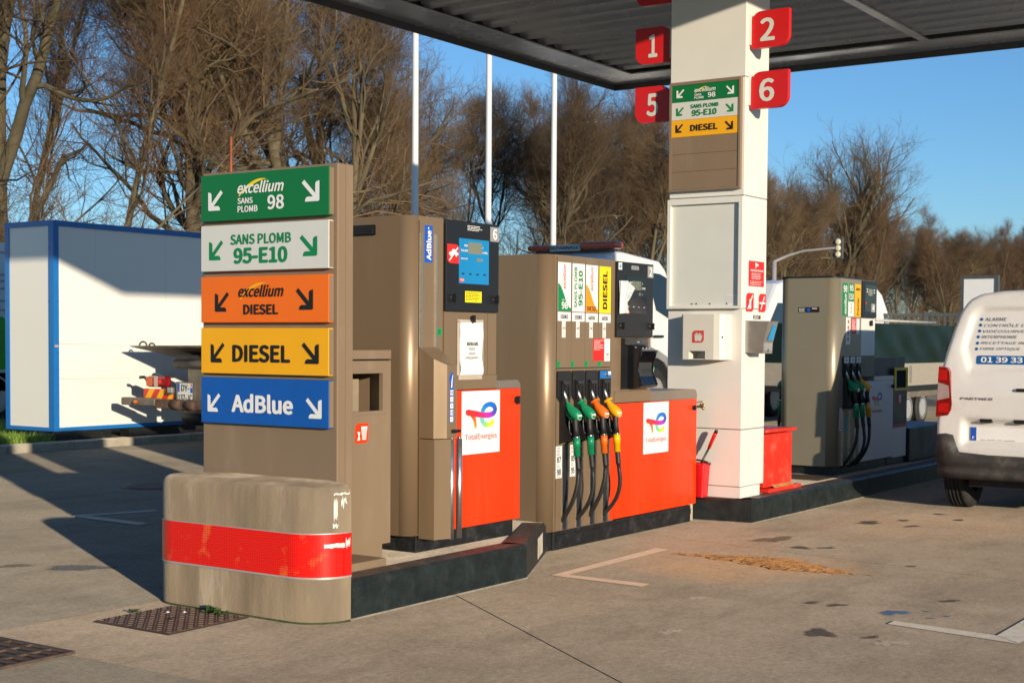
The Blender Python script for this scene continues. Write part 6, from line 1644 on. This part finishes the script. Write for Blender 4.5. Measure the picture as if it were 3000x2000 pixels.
for (y0, y1, z0, z1) in ((yb, ya, zt-.08, zt), (yb, ya, .8, .8999), (yb, yb+.08, .9, zt-.0805), (ya-.08, ya, .9, zt-.0805)):
    part('frame', MB().box(37.0, 37.14, y0, y1, z0, z1), FEN, lbx)
part('foot', MB().box(37.03, 37.11, (ya+yb)/2-.2, (ya+yb)/2+.2, 0, .8), FEN, lbx)
tl = thing('traffic_light', (58.5, 26, 0), 'traffic light hanging from a curved grey mast arm', 'traffic light')
m0 = at_px(2268, 765, 58.5)
m1 = at_px(2437, 727, 59.2); sg = at_px(2456, 727, 59.3)
part('mast', MB().tube([(m0.x, m0.y, 0), (m0.x, m0.y, m0.z)], .11, 12), GREY, tl)
k1 = at_px(2310, 748, 58.8); k2 = at_px(2355, 735, 59.0)
part('arm', MB().tube([m0-Vector((0, 0, .1)), m0, k1, k2, m1, sg], [.08, .07, .06, .055, .05, .05], 10), GREY, tl)
part('backing_board', MB().rbox(sg.x-.05, sg.x+.05, sg.y-.23, sg.y+.23, sg.z-.48, sg.z+.48, .03), FEN, tl)
for k in (-1, 0, 1):
    part('lens', MB().lathe([(.135, 0), (.12, -.05), (.06, -.07)], (sg.x-.05, sg.y, sg.z+k*.27), 'x', 14), mat('lens_sun_cream', (.75, .66, .45), .4), tl)  # cream puts the sun's reflection into the lens colour

# ------------------------------------------------------------------ covers and drain in the concrete
IRON = mat('rusty_iron', (.12, .075, .05), .65, .25, .3, 16, .2, 80, dirt=(.2, .14, .09), dirt_amt=.5, dirt_scale=8)
def cover(x0, x1, y0, y1, label):
    t = thing('inspection_cover', ((x0+x1)/2, (y0+y1)/2, 0), label, 'manhole cover')
    part('frame', MB().box(x0-.012, x1+.012, y0-.012, y1+.012, -.01, .0035), mat('iron_dark', (.05, .04, .032), .7, .2), t)
    part('plate', MB().box(x0, x1, y0, y1, -.01, .007), IRON, t)
    mb = MB(); n = 15; dx = (x1-x0)/n
    for i in range(n):
        for j in range(n):
            cx, cy = x0+(i+.5)*dx, y0+(j+.5)*(y1-y0)/n; s = 1 if (i+j) % 2 else -1; a = .013; b = .0035
            c, q = math.cos(s*PI/4), math.sin(s*PI/4)
            P = [(cx+u*c-v*q, cy+u*q+v*c) for u, v in ((-a, -b), (a, -b), (a, b), (-a, b))]
            mb.add([(*p, .007) for p in P]+[(*p, .0105) for p in [(cx+(p[0]-cx)*.8, cy+(p[1]-cy)*.8) for p in P]], [(4, 5, 6, 7), (0, 1, 5, 4), (1, 2, 6, 5), (2, 3, 7, 6), (3, 0, 4, 7)])
    o = part('tread_pattern', mb, IRON, t); o['kind'] = 'stuff'
    part('lift_slot', MB().box((x0+x1)/2-.03, (x0+x1)/2+.03, (y0+y1)/2-.01, (y0+y1)/2+.01, .0105, .0112), mat('hollow_shade_black', (.003, .003, .003), .9), t)  # black strip stands in for shade down the lifting slot
    return t
cover(4.745, 5.262, 5.232, 5.755, 'square rusty iron inspection cover at the foot of the barrier')
dg = thing('drain_grate', (4.0, 5.55, 0), 'square rusty iron drain grate set in the concrete', 'grate')
gx0, gx1, gy0, gy1 = 3.62, 4.21, 5.25, 5.84
part('pit', MB().box(gx0+.02, gx1-.02, gy0+.02, gy1-.02, .0005, .002), mat('pit_brown', (.03, .022, .014), .9, 0, .3, 9), dg)
for (a, b, c, d) in ((gx0, gx1, gy0, gy0+.022), (gx0, gx1, gy1-.022, gy1), (gx0, gx0+.022, gy0+.0225, gy1-.0225), (gx1-.022, gx1, gy0+.0225, gy1-.0225)):
    part('frame', MB().box(a, b, c, d, .0, .012), IRON, dg)
for i in range(1, 4):
    y = gy0+(gy1-gy0)*i/4; part('cross_bar', MB().box(gx0+.0225, gx1-.0225, y-.012, y+.012, .0021, .011), IRON, dg)
for i in range(1, 8):
    x = gx0+(gx1-gx0)*i/8; part('slat', MB().box(x-.012, x+.012, gy0+.0225, gy1-.0225, .0021, .0105), IRON, dg)
rc = thing('round_cover', (9.5, 10.6, 0), 'round iron manhole cover in the shaded lane behind the barrier', 'manhole cover')
part('frame', MB().lathe([(.36, 0), (.36, .006)], (9.5, 10.6, 0), 'z', 36), IRON, rc)
part('plate', MB().lathe([(.31, .006), (.31, .010), (.30, .011)], (9.5, 10.6, 0), 'z', 36), mat('iron_dark', (.05, .04, .032), .7, .2), rc)
WEED = mat('weed_green', (.035, .085, .015), .5, 0, .4, 40)
def weed(x, y, n, h, label, seed):
    r = random.Random(seed); mb = MB()
    for i in range(n):
        a = r.uniform(0, 6.28); l = h*r.uniform(.6, 1.3); w = l*.22; up_h = r.uniform(.1, .6)*h
        d = Vector((math.cos(a), math.sin(a), 0)); s = Vector((-d.y, d.x, 0)); o = Vector((x, y, .008))
        mid = o+d*l*.55+Vector((0, 0, up_h)); tip = o+d*l+Vector((0, 0, up_h*.5))
        mb.add([o-s*w*.1, o+s*w*.1, mid+s*w*.6, tip, mid-s*w*.6, mid+Vector((0, 0, -.004))], [(0, 1, 5), (1, 2, 5), (2, 3, 5), (3, 4, 5), (4, 0, 5)])
    return solo('weed', mb, WEED, (x, y, 0), label, 'weed')
weed(5.235, 5.46, 22, .062, 'green leafy weed at the edge of the square cover and barrier', 1)
weed(5.21, 5.36, 7, .06, 'small green sprig on the square cover near the barrier', 3)
weed(5.0, 5.775, 14, .035, 'small grassy weed at the edge of the square iron cover', 2)
for i, (x, y) in enumerate(((5.09, 5.62), (5.14, 5.55))):
    solo('pebble', MB().add([(x-.012, y-.007, .011), (x+.012, y-.006, .011), (x+.01, y+.008, .011), (x-.009, y+.007, .011), (x, y, .02)], [(0, 1, 4), (1, 2, 4), (2, 3, 4), (3, 0, 4)]), SIGN_W, (x, y, .011), 'pale stone chip lying on the square iron cover', 'pebble', 'stone chips on the iron cover')

# ------------------------------------------------------------------ bare winter wood
BARK = mat('bark', (.105, .086, .05), .9, 0, .6, 1.6, .8, 14, dirt=(.07, .075, .025), dirt_amt=.8, dirt_scale=1.1, stretch=(1, 1, .4), objvar=.3)
TWIG = mat('twigs', (.135, .087, .044), .85, 0, .4, .7, 0, dirt=(.10, .09, .035), dirt_amt=.6, dirt_scale=.5, objvar=.35)
TWIG_R = mat('twigs_red', (.15, .085, .043), .85, 0, .4, .7, objvar=.35)
LEAF_R = mat('rust_leaves', (.30, .10, .035), .8, 0, .4, 6)

ZM = {}
def nrm(a): return a/np.maximum(1e-9, np.linalg.norm(a, axis=-1, keepdims=True))
def grow(rg, P, D, L, r0, nseg, wander, trop, taper=.35):
    N = len(P); pts = np.zeros((N, nseg+1, 3)); rad_ = np.zeros((N, nseg+1)); pts[:, 0] = P; d = nrm(D.copy())
    for s in range(nseg):
        d = nrm(d+rg.normal(0, wander, (N, 3))+np.array([0, 0, trop]))
        pts[:, s+1] = pts[:, s]+d*(L/nseg)[:, None]
    t = np.linspace(0, 1, nseg+1)
    rad_[:] = r0[:, None]*(1-(1-taper)*t[None, :])
    return pts, rad_
def spawn(rg, pts, rad_, n, tmin, tmax, a0, a1, lr0, lr1, L, rr, up=0.):
    N, S1, _ = pts.shape; S = S1-1
    t = (tmin+(tmax-tmin)*(np.arange(n)[None, :]+rg.uniform(0, 1, (N, n)))/n)
    i = np.minimum((t*S).astype(int), S-1); f = t*S-i
    idx = np.arange(N)[:, None]
    a = pts[idx, i]; b = pts[idx, i+1]; P = a+(b-a)*f[..., None]; D = nrm(b-a)
    r = rad_[idx, i]*(1-f)+rad_[idx, i+1]*f
    rnd = nrm(rg.normal(0, 1, (N, n, 3))); perp = nrm(rnd-D*(rnd*D).sum(-1, keepdims=True))
    ang = rg.uniform(a0, a1, (N, n))[..., None]
    d = D*np.cos(ang)+perp*np.sin(ang)+np.array([0, 0, up])
    ln = L[:, None]*rg.uniform(lr0, lr1, (N, n))*(1.15-.6*t)
    return P.reshape(-1, 3), nrm(d).reshape(-1, 3), ln.reshape(-1), np.minimum(r*rr, r*.95).reshape(-1)
def tubes(pts, rad_, k):
    N, S1, _ = pts.shape
    d = np.zeros_like(pts); d[:, 1:-1] = pts[:, 2:]-pts[:, :-2]; d[:, 0] = pts[:, 1]-pts[:, 0]; d[:, -1] = pts[:, -1]-pts[:, -2]; d = nrm(d)
    ref = np.where(np.abs(d[..., 2:3]) < .9, np.array([0, 0, 1.]), np.array([1., 0, 0]))
    a = nrm(np.cross(d, ref)); b = np.cross(a, d)
    th = np.arange(k)*2*PI/k
    V = pts[:, :, None, :]+rad_[:, :, None, None]*(a[:, :, None, :]*np.cos(th)[None, None, :, None]+b[:, :, None, :]*np.sin(th)[None, None, :, None])
    base = (np.arange(N)*S1*k)[:, None, None]+(np.arange(S1-1)*k)[None, :, None]
    j = np.arange(k)[None, None, :]; j2 = (j+1) % k
    F = np.stack([base+j, base+j2, base+k+j2, base+k+j], -1).reshape(-1, 4)
    return V.reshape(-1, 3), F
def spikes(P, D, L, r):
    """finest twigs: slim three-sided points"""
    N = len(P); D = nrm(D); ref = np.where(np.abs(D[:, 2:3]) < .9, np.array([0, 0, 1.]), np.array([1., 0, 0]))
    a = nrm(np.cross(D, ref)); b = np.cross(a, D); th = np.arange(3)*2*PI/3
    ring = P[:, None]+r[:, None, None]*(a[:, None]*np.cos(th)[None, :, None]+b[:, None]*np.sin(th)[None, :, None])
    V = np.concatenate([ring, (P+D*L[:, None])[:, None]], 1).reshape(-1, 3)
    o = (np.arange(N)*4)[:, None]
    F = np.concatenate([o+np.array([[0, 1, 3]]), o+np.array([[1, 2, 3]]), o+np.array([[2, 0, 3]])], 0)
    return V, F
def np_mesh(name, parts, m, smooth=True):
    V = np.concatenate([p[0] for p in parts]); me = bpy.data.meshes.new(name)
    q = []; tt = []; o = 0
    for v, f in parts:
        (q if f.shape[1] == 4 else tt).append(f+o); o += len(v)
    q = np.concatenate(q) if q else np.zeros((0, 4), int); tt = np.concatenate(tt) if tt else np.zeros((0, 3), int)
    me.vertices.add(len(V)); me.vertices.foreach_set('co', V.astype(np.float32).ravel())
    lo = np.concatenate([q.ravel(), tt.ravel()]).astype(np.int32)
    me.loops.add(len(lo)); me.loops.foreach_set('vertex_index', lo)
    st = np.concatenate([np.arange(len(q))*4, len(q)*4+np.arange(len(tt))*3]).astype(np.int32)
    me.polygons.add(len(st)); me.polygons.foreach_set('loop_start', st)
    me.polygons.foreach_set('use_smooth', np.full(len(st), smooth))
    me.materials.append(m); me.update(calc_edges=True); me.validate()
    ZM[me.name] = float(V[:, 2].max())
    return me
def tree_meshes(seed, H, kind):
    rg = np.random.default_rng(seed)
    fa = (.25, .55); nf = (.35, .75)
    if kind == 'oak': tl, nl, a0, a1, lr, w1, fork, r0 = .60, 14, .55, 1.2, (.42, .70), .21, 3, .0145*H
    elif kind == 'slim': tl, nl, a0, a1, lr, w1, fork, r0 = .85, 15, .35, .8, (.22, .40), .11, 2, .0078*H
    elif kind == 'dome': tl, nl, a0, a1, lr, w1, fork, r0 = .62, 16, .4, .85, (.40, .66), .12, 5, .016*H; fa = (.35, .75); nf = (.22, .55)
    else: tl, nl, a0, a1, lr, w1, fork, r0 = .72, 15, .45, 1.0, (.34, .56), .15, 3, .0098*H
    T, TR = grow(rg, np.zeros((1, 3)), np.array([[rg.normal(0, .05), rg.normal(0, .05), 1.]]), np.array([H*tl]), np.array([r0]), 11, .05 if kind == 'slim' else .075, .06, .38)
    TR[0, 0] *= 1.35
    # leaders that fork off the stem
    fp, fd, fl, fr_ = spawn(rg, T, TR, fork, nf[0], nf[1], fa[0], fa[1], .55, .78, np.array([H*tl]), .8, .35)
    FL, FR = grow(rg, fp, fd, fl, fr_, 11, .09, .06, .3)
    S0 = np.concatenate([T, FL]); R0 = np.concatenate([TR, FR]); L0 = np.concatenate([[H*tl], fl])
    p, d, l, r = spawn(rg, S0, R0, nl*2//3, .22, .98, a0, a1, lr[0], lr[1], L0, .55, .12)
    l = np.clip(l, .8, H*.5)
    B1, R1 = grow(rg, p, d, l, np.clip(r, .018, .085), 9, w1, .06, .28)
    p, d, l2, r = spawn(rg, B1, R1, 8, .12, 1., .4, 1.0, .34, .62, l, .55, .1)
    B2, R2 = grow(rg, p, d, l2, np.clip(r, .009, .028), 7, w1*.9, .045, .3)
    p, d, l3, r = spawn(rg, B2, R2, 3 if kind == 'dome' else 5, .12, 1., .35, .9, .42, .78, l2, .55, .1)
    B3, R3 = grow(rg, p, d, np.clip(l3, .6, 2.4), np.clip(r, .006, .012), 5, .14, .05, .4)
    p, d, l4, r = spawn(rg, B3, R3, 3 if kind == 'dome' else 4, .08, 1., .3, .85, .5, .95, np.clip(l3, .8, 2.), .6, .1)
    B4, R4 = grow(rg, p, d, np.clip(l4, .5, 1.5), np.clip(r, .0034, .005), 3, .12, .06, .5)
    p, d, l5, r = spawn(rg, B4, R4, 3, .1, 1., .3, .8, .5, .9, np.clip(l4, .6, 1.1), .7, .1)
    trunk = np_mesh('trunk', [tubes(T, TR, 12), tubes(FL, FR, 10), tubes(B1, R1, 7)], BARK)
    crown = np_mesh('crown', [tubes(B2, R2, 4), tubes(B3, R3, 3), tubes(B4, R4, 3), spikes(p, d, l5*1.0, np.clip(r, .0022, .0032))], TWIG if kind != 'slim' else TWIG_R)
    return trunk, crown
def shrub_meshes(seed, H, leaves=False):
    rg = np.random.default_rng(seed); n = 16
    D = rg.normal(0, .45, (n, 3)); D[:, 2] = 1
    P = rg.uniform(-.5, .5, (n, 3)); P[:, 2] = 0
    L = rg.uniform(.6, 1., n)*H
    B1, R1 = grow(rg, P, D, L, np.full(n, .026), 8, .14, .05, .3)
    p, d, l2, r = spawn(rg, B1, R1, 9, .1, 1., .4, 1.1, .3, .55, L, .6, .1)
    B2, R2 = grow(rg, p, d, l2, np.clip(r, .006, .014), 5, .2, .03, .4)
    p, d, l3, r = spawn(rg, B2, R2, 8, .1, 1., .4, 1.1, .4, .7, l2, .7, .05)
    B3, R3 = grow(rg, p, d, l3, np.clip(r, .004, .007), 3, .2, .03, .4)
    p, d, l4, r = spawn(rg, B3, R3, 5, .05, 1., .4, 1.1, .5, .9, np.clip(l3, .4, 1.), .8, .05)
    stems = np_mesh('stems', [tubes(B1, R1, 6)], BARK)
    tw_ = np_mesh('crown', [tubes(B2, R2, 4), tubes(B3, R3, 3), spikes(p, d, l4, np.clip(r, .0028, .0045))], TWIG)
    lv = None
    if leaves:
        c = p[rg.choice(len(p), 3500)]; a = nrm(rg.normal(0, 1, c.shape)); b = nrm(np.cross(a, rg.normal(0, 1, c.shape))); s = rg.uniform(.04, .08, (len(c), 1))
        V = np.stack([c-a*s, c+b*s*.5, c+a*s, c-b*s*.5], 1).reshape(-1, 3); F = (np.arange(len(c))*4)[:, None]+np.arange(4)[None, :]
        lv = np_mesh('leaves', [(V, F)], LEAF_R, False)
    return stems, tw_, lv
def plant_tree(x, y, meshes, s, rz, label, cat, group, names=('trunk', 'crown'), nm='bare_tree'):
    t = bpy.data.objects.new(nm, None); COL.objects.link(t); t.location = (x, y, -.06); t.rotation_euler = (0, 0, rz); k = s/ZM[meshes[1].name]; t.scale = (k, k, k)
    setp(t, label, cat, group)
    for n_, me in zip(names, meshes):
        if me is None: continue
        o = bpy.data.objects.new(n_, me); COL.objects.link(o); o.parent = t
    return t
# heights of the shared crowns, so that each tree can be set to its own height
KINDS = [('oak', 15., 11), ('oak', 14., 23), ('mid', 15., 35), ('mid', 14., 47), ('slim', 15., 59), ('slim', 14., 61), ('dome', 16., 77)]
TM = [(k, tree_meshes(sd, h, k)) for k, h, sd in KINDS]
LBL = {'oak': 'broad bare oak with heavy twisting limbs in the wood behind the station', 'mid': 'bare tree with an upright fan of branches in the wood behind the station', 'slim': 'slender straight bare tree in the wood behind the station'}
GRP = {'oak': 'broad bare oaks of the wood', 'mid': 'fan shaped bare trees of the wood', 'slim': 'slender bare trees of the wood'}
rt_ = random.Random(12)
def px_dir(px): return YAW-math.atan((px-1500)/FPX)
# the big forked oak behind the container and the lone tall tree behind the traffic light
def at_col(px, y): a = px_dir(px); return y/math.tan(a), y
x, y = at_col(600, 36.5); plant_tree(x, y, TM[0][1], 18.5, 2.2, 'large forked oak with a pale trunk behind the white container', 'tree', None)
x, y = at_col(-25, 34.5); plant_tree(x, y, TM[1][1], 18., .6, 'bare oak with a thick trunk behind the far left of the white container', 'tree', None)
x, y = at_col(2440, 36.5); plant_tree(x, y, TM[6][1], 17.4, .9, 'tall bare tree rising above the wood behind the traffic light', 'tree', None)
rows = [(36, 5.0, 0), (41.5, 4.8, 1), (48, 5.0, 2), (56, 5.6, 3), (66, 6.5, 4)]
for y0, dx, ri in rows:
    x = y0*.66
    while x < y0*3.95+6:
        xx = x+rt_.uniform(-1.5, 1.5); yy = y0+rt_.uniform(-1.8, 1.8)
        k = rt_.choice([0, 1, 2, 3, 4, 5] if ri else [0, 1, 2, 3, 2, 4])
        a = math.atan2(yy, xx); px = 1500-math.tan(a-YAW)*FPX
        if (ri >= 2 and px < 900) or (ri >= 3 and px < 1500) or (ri == 4 and px < 2000): x += dx; continue
        s = rt_.uniform(16.5, 20.)
        if px > 2020: s = rt_.uniform(11.2, 13.4)
        elif px > 1050: s = rt_.uniform(13.2, 16.8)
        s *= 1+.006*(yy-36)
        plant_tree(xx, yy, TM[k][1], s, rt_.uniform(0, 6.28), LBL[TM[k][0]], 'tree', GRP[TM[k][0]])
        x += dx*(1+.003*max(0, x-40))
SM = [shrub_meshes(3, 4.2), shrub_meshes(8, 3.6)]
x = 20.
while x < 150:
    for yy in (32.5, 38.5, 44.):
        pxc = 1500-math.tan(math.atan2(yy, x)-YAW)*FPX
        px_s = rt_.uniform(4.5, 7.5) if pxc < 2000 else rt_.uniform(3.5, 6.)
        if yy > 40 and pxc > 2000: continue
        plant_tree(x+rt_.uniform(-1, 1)+(1.5 if 35 < yy < 40 else 0), yy+rt_.uniform(-1.5, 1.5), SM[rt_.randrange(2)][:2], px_s, rt_.uniform(0, 6.28), 'bare brown thicket shrub at the foot of the wood', 'shrub', 'bare shrubs along the edge of the wood', ('stems', 'crown'), 'bare_shrub')
    x += 2.6+.008*max(0, x-30)
x, y = at_col(1160, 33); plant_tree(x, y, shrub_meshes(14, 6.2, True), 6.6, 0, 'shrub still holding rust brown leaves behind the AdBlue dispenser', 'shrub', None, ('stems', 'crown', 'leaves'), 'leafy_shrub')
